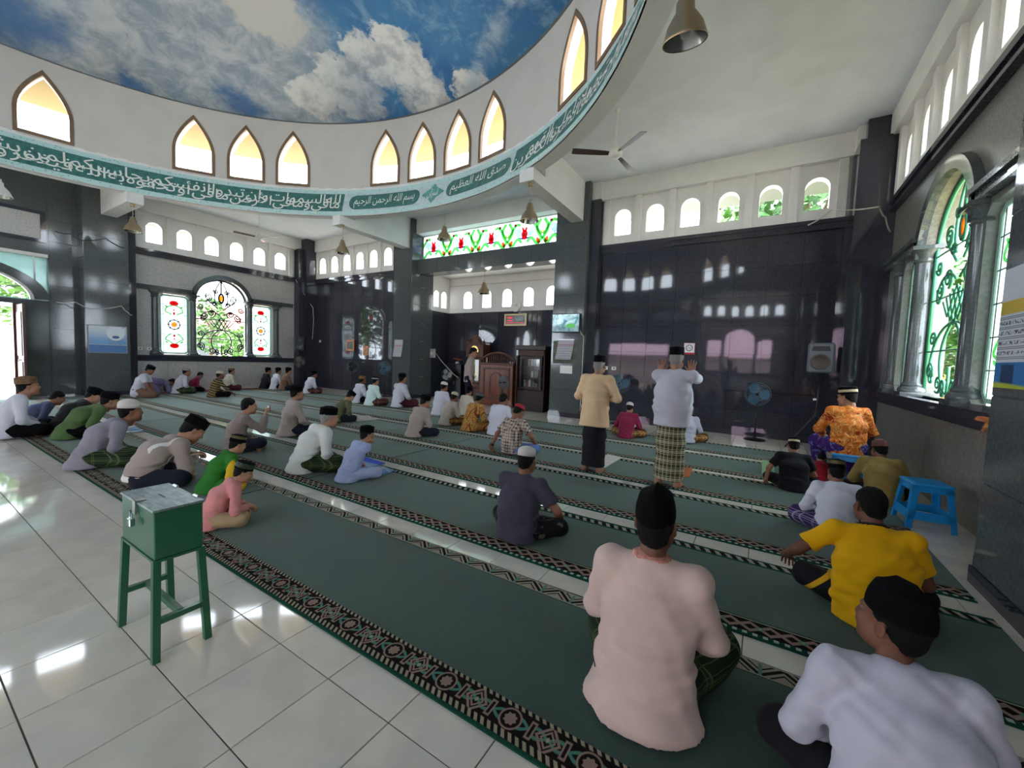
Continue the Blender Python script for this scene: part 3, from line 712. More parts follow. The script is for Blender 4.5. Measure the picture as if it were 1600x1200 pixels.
# ---- painted dome
def dome_pt(x, y):
    d = ray(x, y); t = 5.0
    for _ in range(60):
        p = CP + d * t; r2 = ((p.x - XC) ** 2 + (p.y - YC) ** 2) / 7.4 ** 2; t += (8.0 + 1.5 * (1 - r2) - p.z) / d.z * .6
    return p.x - XC, p.y - YC
def sky_pattern(c):
    X, Y, Z = ex_coord(); a1 = ex_noise(.55, 7, .6); a2 = ex_noise(.62, 7, .6, stretch=(1, 1, 3)); b1 = ex_noise(2.1, 8, .65); b2 = ex_noise(2.4, 8, .65, stretch=(1.1, .9, 2)); n3 = ex_noise(.3, 4, .5); fine = ex_noise(1.6, 9, .68, dist=.5)
    WX = X + (a1 - .5) * 1.5 + (b1 - .5) * .9; WY = Y + (a2 - .5) * 1.5 + (b2 - .5) * .9
    CX = X + (b1 - .5) * 1.1 + (a1 - .5) * .5; CY = Y + (b2 - .5) * 1.1 + (a2 - .5) * .5
    col = ex_mix(n3.step(.38, .62), srgb('1b5a90'), srgb('3f7ba8'))
    col = ex_mix(fine.step(.48, .66) * .55, col, srgb('8fb0c6'))
    def blob(px, py, r, soft, wx=WX, wy=WY):
        bx, by = dome_pt(px, py); return hypot(wx - bx, wy - by).step(r * (1 + soft), r * (1 - soft))
    veil = None
    for p in ((330, 90, 2.0), (150, 100, 1.7), (460, 150, 1.4), (250, 20, 1.9), (60, 110, 1.0), (420, 60, 1.2), (30, 150, .8)):
        b = blob(*p, .5); veil = b if veil is None else veil.max(b)
    col = ex_mix(veil * .92, col, ex_mix(fine.step(.35, .65), srgb('8a96a0'), srgb('c2c3c2')))
    for p in ((20, 25, .7), (370, 160, .45), (205, 135, .3)): col = ex_mix(blob(*p, .6) * .85, col, srgb('1d5d92'))
    cum = None
    for p in ((575, 95, .62), (640, 105, .55), (605, 62, .42), (525, 115, .5), (660, 150, .7), (560, 150, .75), (490, 150, .6), (740, 140, .5)):
        b = blob(*p, .13, CX, CY); cum = b if cum is None else cum.max(b)
    lo_ = blob(600, 175, 1.15, .6, CX, CY)
    col = ex_mix(cum, col, ex_mix(lo_, ex_mix(b1.step(.35, .6), srgb('b3b4b6'), srgb('dedcd6')), ex_mix(b1.step(.35, .65), srgb('77889a'), srgb('b4babf'))))
    col = ex_mix(blob(410, 8, .75, .2, CX, CY), col, srgb('c9c5bd'))
    w1, w2 = dome_pt(795, 10), dome_pt(740, 130); dx, dy = w2[0] - w1[0], w2[1] - w1[1]; L_ = math.hypot(dx, dy)
    st = ((X - w1[0]) * (dy / L_) - (Y - w1[1]) * (dx / L_) + (b1 - .5) * .5).abs().step(.28, .0); return ex_mix(st * (fine.step(.35, .6)) * .7, col, srgb('b9c6cf'))
mb = MB(); mb.lathe([(7.4 * (1 - i / 16), 8.0 + 1.5 * (1 - (1 - i / 16) ** 2)) for i in range(17)], (0, 0, 0), 96, cap=False)
dome = mb.build('dome', mat('dome_sky_painting', '5b8db3', .65, pattern=sky_pattern), drum, True); dome.location = (XC, YC, 0)
mb = MB(); mb.lathe([(7.7, 7.95), (7.7, 8.1), (6, 9.2), (0, 10)], (XC, YC, 0), 48, cap=False); mb.build('dome_shell', white, drum)
# ---------------------------------------------------------------- niche (mihrab room)
nw = struct('wall_niche', 'black granite and white walls of the mihrab niche')
NXa, NXb, NY = -10.19, -4.86, 11.8
mb = MB(); mb.box(NXa - .2, NXb + .2, NY, NY + .2, 0, 3.12); mb.box(NXa - .2, NXa, 10.9, NY, 0, 3.12); mb.box(NXb, NXb + .2, 10.9, NY, 0, 3.12); mb.build('backing', granite, nw)
panels(nw, lambda u, d, z: (u, NY - d, z), NXa, NXb, .1, 3.1, .76, .6, granite)
TN = lambda u, d, z: (u, NY - d, z)
mb = MB(TN); cs = [-9.31 + .853 * k for k in range(6)]
mb.box(NXa - .2, cs[0] - .4265, -.2, 0, 3.12, 4.4)
for k, c in enumerate(cs): mb.holed(c - .4265, min(c + .4265, NXb + .25), 3.12, 4.4, arch(c - .185, c + .185, 3.28, 3.70, 10), 0, -.2)
mb.build('upper_wall', white, nw)
TNL = lambda u, d, z: (NXa + d, u, z)
mb = MB(TNL); mb.holed(10.9, 11.28, 3.12, 4.4, arch(10.96, 11.22, 3.28, 3.74, 10), 0, -.2); mb.holed(11.28, 11.8, 3.12, 4.4, arch(11.36, 11.64, 3.28, 3.74, 10), 0, -.2); mb.build('upper_side_wall', white, nw)
mb = MB(); mb.box(NXb, NXb + .2, 10.9, NY, 3.12, 4.4); mb.build('upper_side_wall', white, nw)
mb = MB(); mb.box(NXa - .2, NXb + .2, 10.45, NY + .2, 4.4, 4.55); mb.build('niche_ceiling', white, nw)
mb = MB(); mb.box(NXa, NXb, NY - .02, NY, 4.1, 4.12); mb.build('conduit', cable_m, nw)
lint = struct('trim_1', 'black granite lintel over the niche'); 
mb = MB(); mb.box(NXa, NXb, 10.12, 10.6, 4.25, 4.74); mb.build('lintel_core', granite2, lint)
panels(lint, lambda u, d, z: (u, 10.12 - d, z), NXa, NXb, 4.25, 4.74, .9, .5, granite2, 0, .008)
mb = MB(); mb.box(NXa, NXb, 10.02, 10.6, 5.57, ZC); tag(mb.build('trim_2', white), 'white head beam above the stained glass transom', None, None, 'structure')
mb = MB(); mb.box(-4.86, -3.7, 10.3, 10.5, 0, ZC); mb.box(-11.3, -10.19, 10.3, 10.5, 0, ZC); mb.build('pier_back', white, nw)
# ---- transom of stained glass
tr = struct('window_50', 'long stained glass transom with red tulips and green scrolls above the niche'); tr.location = (NX, 10.35, 4.74)
LT = lambda u, d, z: (u - NX, -d, z - 4.74)
MB(LT).box(NXa, NXb, -.003, .003, 4.74, 5.57).build('pane', glass_w, tr)
MB(LT).strip([(NXa, 4.74), (NXb, 4.74), (NXb, 5.57), (NXa, 5.57)], [(NXa + .05, 4.77), (NXb - .05, 4.77), (NXb - .05, 5.54), (NXa + .05, 5.54)], -.02, .02).build('frame', mat('pale_metal', 'cfd6d2', .4, .3), tr)
un = (NXb - NXa) / 4.5
for k in range(5):
    u = NXa + un * (k + .42); z = 5.13
    mb = MB(LT); disc(mb, u, z, .10, .15, .005, .008); disc(mb, u - .05, z + .15, .035, .07, .005, .008, 10, .3); disc(mb, u + .05, z + .15, .035, .07, .005, .008, 10, -.3); mb.build('tulip', glass_r, tr)
    mb = MB(LT); disc(mb, u - .02, z, .03, .06, .009, .011); disc(mb, u + .025, z, .03, .06, .009, .011); mb.build('tulip_heart', glass_w, tr)
    for s in (-1, 1):
        mb = MB(LT); pts = [(u + s * (.04 + .2 * t), z - .16 + .12 * t * t + (.03 * (1 - t))) for t in (0, .33, .66, 1)]
        mb.strip(pts, [(a, b + .06 * (1 - i / 3.2)) for i, (a, b) in enumerate(pts)], .005, .008, closed=False); mb.build('swoosh', glass_v, tr)
        mb = MB(LT); disc(mb, u + s * .22, z + .08, .16, .12, .003, .005, 14, s * .7); mb.build('pale_lobe', glass_l, tr)
        MB(LT).tube([(u + s * (.1 + .5 * t), .008, z - .23 + .1 * math.sin(t * 7) + .05 * t) for t in (i / 14 for i in range(15))], .05, 5, flat=.1).build('green_scroll', glass_g, tr)
        MB(LT).tube([(u + s * (.15 + .42 * t), .008, z + .22 + .12 * math.sin(t * 4.2 + .4) - .15 * t) for t in (i / 12 for i in range(13))], .045, 5, flat=.1).build('green_scroll', glass_g, tr)
        mb = MB(LT); disc(mb, u + s * .32, z + .30, .045, .04, .009, .012); mb.build('red_bud', glass_r, tr)
    uc = u + un * .5
    if uc < NXb - .2:
        for s in (-1, 1):
            mb = MB(LT); disc(mb, uc + s * .13, z - .22, .055, .10, .009, .012, 12, -s * .5); mb.build('orange_bud', glass_o, tr)
            MB(LT).tube([(uc + s * (.05 + .13 * math.sin(t * 3.1)), .008, z - .12 + .5 * t) for t in (i / 10 for i in range(11))], .05, 5, flat=.1).build('green_scroll', glass_g, tr)
        mb = MB(LT); disc(mb, uc, z + .02, .06, .05, .009, .012); mb.build('amber_drop', glassy('peach_glass', 'f7d2a8', 1, .2), tr)
mb = MB(LT)
for k in range(1, 18): mb.box(NXa + (NXb - NXa) * k / 18 - .003, NXa + (NXb - NXa) * k / 18 + .003, .001, .006, 5.2, 5.55)
mb.build('lead_lines', lead, tr)

# ---------------------------------------------------------------- entrance in the left wall
en = struct('wall_entrance', 'black granite entrance wall with arched fanlight above the doorway')
mb = MB(TL); D0, D1 = -.15, .1
mb.box(2.74, 3.32, D0, D1, 0, ZC); mb.box(-1.75, -1.14, D0, D1, 0, ZC); mb.box(-1.14, 2.74, D0, D1, 3.75, ZC)
mb.box(2.2, 2.74, D0, D1 - .04, 0, 2.57); mb.box(-1.14, -.6, D0, D1 - .04, 0, 2.57); mb.box(-.6, 2.2, D0, D1 - .04, 2.44, 2.57); mb.build('granite_wall', granite2, en)
MB(TL).strip([(-1.14, 4.1), (2.72, 4.1), (2.72, 4.9), (-1.14, 4.9)], [(-1.04, 4.18), (2.62, 4.18), (2.62, 4.82), (-1.04, 4.82)], D1, D1 + .05).build('panel_frame', granite, en)
MB(TL).box(-1.04, 2.62, D1, D1 + .012, 4.18, 4.82).build('grey_panel', granite3, en)
panels(en, TL, 2.76, 3.3, .1, 5.9, .6, .6, granite2, D1, .008)
ao = arch(.8 - 1.95, .8 + 1.95, 2.57, 2.58, 24, .53)[2:]; ai = arch(.8 - 1.68, .8 + 1.68, 2.57, 2.58, 24, .5)[2:]
MB(TL).strip(ao, ai, -.05, .16, closed=False).build('arch_band', granite2, en)
MB(TL).strip(ai, [(.8 + (a - .8) * .96, 2.58 + (b - 2.58) * .95) for a, b in ai], -.03, .1, closed=False).build('arch_inner_frame', white, en)
MB(TL).box(-1.14, 2.74, D0, .12, 3.72, 3.80).build('fanlight_head', white, en)
fl = thing('fanlight', 'pale etched glass fanlight with fan bars above the doorway', 'window', TL(.8, 0, 2.57))
LF = lambda u, d, z: (d, u - .8, z - 2.57)
mb = MB(LF); hole = arch(.8 - 1.93, .8 + 1.93, 2.6, 2.61, 24, .53); mb.holed(-1.14, 2.74, 2.575, 3.72, hole, -.04, -.05); mb.build('spandrel_glass', glassy('etched_glass', '8a9c9b', .6, 1.0, .08), fl)
for i in range(1, 8):
    an = PI * i / 8; MB(LF).tube([(.8 + .3 * math.cos(an), 0, 2.6 + .2 * math.sin(an)), (.8 + 1.6 * math.cos(an), 0, 2.6 + .8 * math.sin(an))], .015, 5).build('fan_bar', MATS['dark_iron'], fl)
for s in (2.50,): MB(LF).box(s, s + .03, -.04, 0, 2.6, 3.72).build('mullion', white, fl)
wood_d = mat('dark_red_wood', '4d241c', .35, var=.3, vscale=14, stretch=(1, 1, .1))
dr = struct('door_1', 'dark red-brown wooden door leaf standing open at the entrance')
mb = MB(); mb.box(-16.5, -16.38, 2.1, 2.2, 0, 2.44); mb.build('jamb', wood_d, dr)
mb = MB(); mb.box(-16.38, -15.62, 2.15, 2.2, .02, 2.40); mb.build('leaf', wood_d, dr)
for z0, z1 in ((.2, .95), (1.1, 2.2)):
    mb = MB(); mb.box(-16.28, -15.72, 2.135, 2.15, z0, z1); mb.build('door_panel', wood_d, dr)
mb = MB(); mb.tube([(-15.72, 2.13, 1.0), (-15.72, 2.09, 1.0), (-15.8, 2.09, 1.0)], .012, 6); mb.build('handle', steel, dr)
# rear and right-hand centre parts; unseen rear doorway made wide to add daylight
for T, c, nm in ((TB, NX, 'wall_back_centre'),):
    r = struct(nm, 'black granite wall with an unseen doorway widened to add daylight'); mb = MB(T); a, b = c - 2.66, c + 2.66
    mb.box(a, a + .6, -.15, .1, 0, ZC); mb.box(b - .6, b, -.15, .1, 0, ZC); mb.box(a + .6, b - .6, -.15, .1, 2.9, ZC); mb.build('granite_wall', granite2, r)

rc = struct('wall_right_centre', 'closed black granite wall between the right hand pillars'); mb = MB(TR); mb.box(-1.8, 3.32, -.15, .1, 0, ZC); mb.build('granite_wall', granite2, rc)
# ---------------------------------------------------------------- floor
rows = [(1.26, 2.35), (2.545, 3.61), (3.82, 4.91), (5.08, 6.17), (6.32, 7.46), (7.66, 8.66)]
fl_ = struct('floor', 'glossy beige floor tiles with thin dark joints')
grout = mat('grout', '5d584e', .7)
mb = MB(); mb.box(XL - .2, XR + .2, YB - .2, YQ + .1, -.05, -.004); mb.box(NXa - .2, NXb + .2, YQ + .1, NY + .2, -.05, -.004); mb.build('screed', grout, fl_)
tile_m = mat('floor_tile', 'dfd7c9', .055, var=.07, vscale=3.0, bump=.012, bscale=5, spec=.62)
TS = .4; gx, gy = -1.992, .68
me_t = None; cand = []
for i in range(-37, 10):
    for j in range(-23, 29):
        x0, y0 = gx + i * TS, gy + j * TS
        x1, y1 = x0 + TS, y0 + TS
        if x1 < XL - .1 or x0 > XR + .1 or y1 < YB or y0 > NY: continue
        if y0 > YQ - .1 and not (NXa < (x0 + x1) / 2 < NXb): continue
        if any(a - .01 < y0 and y1 < b + .01 for a, b in rows) and -15.9 < x0 and x1 < 1.3: continue
        c = Vector((x0 + TS / 2, y0 + TS / 2, 0)) - CP; zc = c.dot(CF)
        vis = False
        if zc > .3:
            px, py = 800 + FPX * c.dot(CR) / zc, 600 - FPX * c.dot(CU) / zc; vis = -150 < px < 1750 and py < 1400
        cand.append((0 if vis else 1, c.length, x0, y0))
cand.sort()
g = .002; mb = MB()
def tile_vs(x0, y0): return [(x0 + g, y0 + g, -.006), (x0 + TS - g, y0 + g, -.006), (x0 + TS - g, y0 + TS - g, -.006), (x0 + g, y0 + TS - g, -.006)] + [(x0 + g + .0015, y0 + g + .0015, 0), (x0 + TS - g - .0015, y0 + g + .0015, 0), (x0 + TS - g - .0015, y0 + TS - g - .0015, 0), (x0 + g + .0015, y0 + TS - g - .0015, 0)]
TF = [(4, 5, 6, 7), (0, 1, 5, 4), (1, 2, 6, 5), (2, 3, 7, 6), (3, 0, 4, 7)]
me_t = MB().add(tile_vs(-TS / 2, -TS / 2), TF).mesh('floor_tile', tile_m)
for k, (v_, d_, x0, y0) in enumerate(cand):
    if k < 300: link('floor_tile', me_t, fl_, (x0 + TS / 2, y0 + TS / 2, RND.uniform(-.0004, .0004)), (RND.uniform(-.0007, .0007), RND.uniform(-.0007, .0007), 0))
    else: mb.add(tile_vs(x0, y0), TF)
tag(mb.build('floor_tiles', tile_m, fl_), None, None, None, 'stuff')

# ---------------------------------------------------------------- carpets
pile = mat('green_pile', '0c3d2f', .72, var=.16, vscale=3.5, bump=.5, bscale=260, spec=.5, sheen=.8)
CRM, DRK, GRN, PNK = srgb('a99e84'), srgb('1d1613'), srgb('184a3b'), srgb('9c8275')
def floral(c):
    X, Y, Z = ex_coord(); u = ((X / .345).frac() - .5) * .345; v = Y - .105     # motif band centre
    col = ex_mix(0.0, DRK, DRK)
    vine = ((u.abs() * 38).sin() * .022); col = ex_mix(((v - vine).abs() - .006).step(.004, 0), col, srgb('4e8a78'))
    col = ex_mix(((v + vine).abs() - .006).step(.004, 0), col, srgb('4e8a78'))
    r = hypot(u, v * .95); col = ex_mix(r.step(.052, .048), col, PNK); col = ex_mix((r - .032).abs().step(.012, .008), col, DRK)
    petal = (v.atan2(u) * 8).sin(); col = ex_mix(((r - .022).abs() + petal * .003).step(.006, .003), col, PNK)
    w = (((X / .345) + .5).frac() - .5) * .345; b = (w.abs() * .9).max(v.abs()) ; ring = (w.abs() + v.abs() * .8)
    col = ex_mix((ring - .05).abs().step(.009, .005), col, PNK); col = ex_mix((ring - .03).abs().step(.006, .004), col, PNK); col = ex_mix(ring.step(.012, .008), col, CRM)
    bars = ((w.abs() - .075).abs() * 3).max(v.abs()); col = ex_mix(bars.step(.045, .04), col, PNK); bars2 = ((w.abs() - .075).abs() * 5).max(v.abs()); col = ex_mix(bars2.step(.034, .03), col, DRK)
    e = ((X * 30 + Y * 18).frac() - .5).abs()
    edge = (v.abs() - .072).abs().step(.018, .014); col = ex_mix(edge, col, DRK); col = ex_mix(edge * e.step(.3, .2), col, CRM)
    col = ex_mix(v.abs().step(.088, .091), col, GRN)
    return col
def lattice(c):
    X, Y, Z = ex_coord(); v = Y - .1; u = ((X / .2).frac() - .5) * .2
    col = ex_mix(0.0, DRK, DRK)
    for s in (1, -1):
        tri = ((X / .2 + (.25 if s > 0 else .75)).frac() - .5).abs() * 4 - 1
        col = ex_mix((v - tri * .04).abs().step(.017, .012), col, PNK)
    r = hypot(u, v); col = ex_mix(r.step(.022, .018), col, srgb('5d8f7e')); col = ex_mix(r.step(.010, .008), col, CRM)
    e = ((X / .05).frac() - .5).abs(); edge = (v + .072).abs().step(.014, .011); col = ex_mix(edge, col, GRN); col = ex_mix(edge * e.step(.28, .2), col, srgb('a9bfb0'))
    edge = (v - .066).abs().step(.006, .004); col = ex_mix(edge, col, CRM)
    col = ex_mix(v.step(.07, .073), col, GRN); col = ex_mix(v.step(-.086, -.089), col, GRN)
    return col
def zigzag(c):
    X, Y, Z = ex_coord(); v = Y - .06; u = (X / .2).frac()
    col = ex_mix(0.0, srgb('a89e8c'), srgb('a89e8c'))
    tri = (u - .5).abs() * 2
    a = (v / .09 + .5) - tri; col = ex_mix(a.abs().step(.16, .12), col, DRK); col = ex_mix((a - .42).abs().step(.08, .05), col, DRK); col = ex_mix((a + .42).abs().step(.08, .05), col, DRK)
    col = ex_mix(((u - .5).abs()).step(.05, .03), col, srgb('5d8f7e'))
    col = ex_mix(v.abs().step(.042, .045), col, srgb('a89e8c')); col = ex_mix(v.abs().step(.052, .055), col, GRN)
    return col
def dentil(c):
    X, Y, Z = ex_coord(); v = Y - .06; e = ((X / .075 + Y * 6).frac() - .5).abs()
    col = ex_mix(e.step(.27, .2), DRK, srgb('a59e8c')); col = ex_mix(v.abs().step(.03, .033), col, GRN); return col
bm = {n: mat('border_' + n, '24604f', .95, spec=.1, bump=.4, bscale=260, pattern=p) for n, p in (('floral', floral), ('lattice', lattice), ('zigzag', zigzag), ('dentil', dentil))}
segs = [(-4.41, 1.31), (-10.17, -4.43), (-15.95, -10.19)]
ordn = ['first row beside the tiled aisle', 'second row from the aisle', 'third row from the aisle', 'fourth row from the aisle', 'second row from qibla wall', 'front row along qibla wall']
part_ = ['right window end', 'middle of hall', 'entrance end']
TH = .009
for r, (y0, y1) in enumerate(rows):
    for q, (x0, x1) in enumerate(segs):
        t = thing('carpet', 'green prayer carpet with patterned borders, %s, %s' % (ordn[r], part_[q]), 'carpet', (x0, y0, 0), 0, 'green prayer carpets in rows')
        w, h = x1 - x0, y1 - y0; nb = .18; fb = .12
        n = 40; top = [(w * i / n) for i in range(n + 1)]
        def sheet(ya, yb, m_, nm, tt):
            mb = MB(); vs = []; fs = []
            for i, x in enumerate(top):
                wob = (math.sin(x * 2.1 + r) * .006 + math.sin(x * 5.3 + q) * .003) if yb >= h - 1e-6 else 0
                vs += [(x, ya, tt), (x, yb + wob, tt), (x, ya, 0), (x, yb + wob, 0)]
            for i in range(n):
                a = 4 * i; b = a + 4; fs += [(a, b, b + 1, a + 1), (a + 2, a, a + 1, a + 3)[::1] if i == 0 else (a + 1, b + 1, b + 3, a + 3), (a + 2, b + 2, b, a), (a + 1, b + 1, b + 3, a + 3)]
            e_ = 4 * n; fs.append((e_, e_ + 2, e_ + 3, e_ + 1)); mb.add(vs, fs)
            o = mb.build(nm, m_, t); return o
        sheet(nb, h - fb, pile, 'field', TH)
        sheet(0, nb, bm['floral' if r == 0 else 'lattice'], 'near_border', TH)
        o = sheet(h - fb, h, bm['zigzag' if r == 0 else 'dentil'], 'far_border', TH)
        me = o.data; me.transform(Matrix.Translation((0, -(h - fb), 0))); o.location = (0, h - fb, 0)

# ---------------------------------------------------------------- outside: ground, trees, fence, houses seen through the openings
gr = MB(); gr.box(-60, 40, -40, 60, -.4, -.25); tag(gr.build('ground', mat('yard_concrete', 'cdc7b8', .9, var=.12, vscale=.5)), 'pale yard ground outside the hall', None, None, 'structure')
gl_ = MB(); gl_.box(2.3, 14, 2, 17, -.25, -.2); tag(gl_.build('lawn', mat('dry_grass', '7d7648', .95, var=.3, vscale=2)), 'dry yellowish grass outside the right hand window', None, None, 'structure')
leaf_m = [mat('leaf_a', '4f7a30', .6, var=.35, vscale=3), mat('leaf_b', '3a6428', .6, var=.35, vscale=3)]
bark = mat('bark', '6b5a48', .9, var=.3)
def tree(x, y, h, r, label, n=1500, sz=.16, mi=0, z0=-.25):
    t = thing('tree', label, 'tree', (x, y, z0)); rr = random.Random(int(x * 31 + y * 17))
    mb = MB(); mb.tube([(0, 0, 0), (.1, .05, h * .35), (-.05, .1, h * .75)], [.16, .11, .05], 8)
    for k in range(5):
        a = rr.uniform(0, 6.28); mb.tube([(0, .05, h * (.35 + .08 * k)), (math.cos(a) * r * .4, math.sin(a) * r * .4, h * (.5 + .08 * k)), (math.cos(a) * r * .8, math.sin(a) * r * .8, h * (.6 + .07 * k))], [.06, .04, .02], 5)
    mb.build('trunk', bark, t, True)
    mb = MB()
    for _ in range(n):
        while True:
            p = Vector((rr.uniform(-1, 1), rr.uniform(-1, 1), rr.uniform(-1, 1)))
            if p.length < 1 and p.length > rr.random() * .8: break
        c = Vector((p.x * r, p.y * r, h * .68 + p.z * h * .34)); d1 = Vector((rr.gauss(0, 1), rr.gauss(0, 1), rr.gauss(0, .6))).normalized(); d2 = d1.orthogonal().normalized(); s_ = sz * rr.uniform(.6, 1.3)
        mb.add([c - d1 * s_, c + d2 * s_ * .45, c + d1 * s_, c - d2 * s_ * .45], [(0, 1, 2, 3)])
    o = mb.build('foliage', leaf_m[mi], t); o['kind'] = 'stuff'
    return t
tree(-23.2, 9.1, 4.1, .8, 'slender sparse tree behind the bush outside far window', 520, .15, 1)
tree(-20.6, 9.4, 2.7, .9, 'low leafy bush outside the arched window of far side wall', 900, .12)
tree(-23, 4.0, 5.5, 1.8, 'light green tree standing outside the entrance doorway', 1600, .17)
tree(-25, .5, 6.5, 2.4, 'tall green tree beyond the fence outside the entrance', 1500, .2, 1)
tree(.9, 15.0, 9.5, 1.9, 'tall dense tree behind the qibla wall beside the corner', 2600, .2, 1)
tree(-.9, 18.4, 9.0, 1.5, 'broad leafy tree behind the qibla wall seen through high openings', 1500, .2, 0)
tree(4.2, 11.2, 4.2, 1.25, 'sunlit yellow-green tree outside the green iron grille', 1700, .17)
tree(4.4, 15.0, 4.8, 1.4, 'leafy tree farther along outside the green iron grille', 1500, .17, 1)
gw = thing('garden_wall', 'low tan garden wall outside the green iron grille', 'wall', (5.4, 17.5, -.25)); MB().box(-3.2, 5, 0, .2, 0, 2.3).build('wall', mat('tan_wall', '8c7a48', .9, var=.3, vscale=4), gw); MB().box(-3.24, 5, -.04, .24, 2.3, 2.38).build('coping', mat('wall_coping', 'a09a80', .8), gw)
fc = thing('fence', 'pale picket fence outside the entrance doorway', 'fence', (-20.5, -1, -.25))
for k in range(44): link('picket', (_pk := globals().get('_pk') or MB().box(-.02, .02, -.045, .045, 0, 1.25).mesh('picket', mat('fence_paint', 'c4c2bd', .6))), fc, (0, -3 + k * .2, 0))
for z in (.3, 1.0): MB().box(.02, .05, -3.1, 5.8, z, z + .07).build('fence_rail', MATS['fence_paint'], fc)
nbh = thing('neighbour_house', 'low building with dusky pink roof behind the rear doorway', 'house', (-6, -14.5, -.25)); MB().box(-9, 8, -1, 0, 0, 2.6).build('wall', mat('pink_wall', '9a8a90', .8, var=.15, vscale=2), nbh)
MB().add([(-9.5, .6, 2.5), (8.5, .6, 2.5), (8.5, -4, 5.2), (-9.5, -4, 5.2), (-9.5, -4, 5.1), (8.5, -4, 5.1)], [(0, 1, 2, 3), (3, 2, 5, 4), (0, 4, 5, 1)]).build('roof', mat('pink_roof', 'a98a9c', .7, pattern=lambda c: (lambda Y: ex_mix(((Y * 3).frac() - .5).abs().step(.42, .48), c, srgb('4a3a44')))(ex_coord()[1])), nbh)
hs = thing('house', 'low house with pale wall and red roof outside the far window', 'house', (-30, 10, -.25))
MB().box(-3, 3, -4, 5, 0, 2.9).build('wall', mat('house_wall', 'd9cfc4', .8, var=.08), hs)
MB().add([(-3.6, -4.6, 2.8), (3.6, -4.6, 2.8), (3.6, 5.6, 2.8), (-3.6, 5.6, 2.8), (0, -4.6, 4.4), (0, 5.6, 4.4)], [(0, 1, 4), (1, 2, 5, 4), (2, 3, 5), (3, 0, 4, 5), (0, 3, 2, 1)]).build('roof', mat('red_roof', '9a5a4c', .8, var=.2, vscale=5), hs)
for y in (-2.5, 0, 2.8): MB().box(3, 3.04, y, y + 1.0, 1, 2.1).build('window', mat('dark_pane', '30363c', .2), hs)
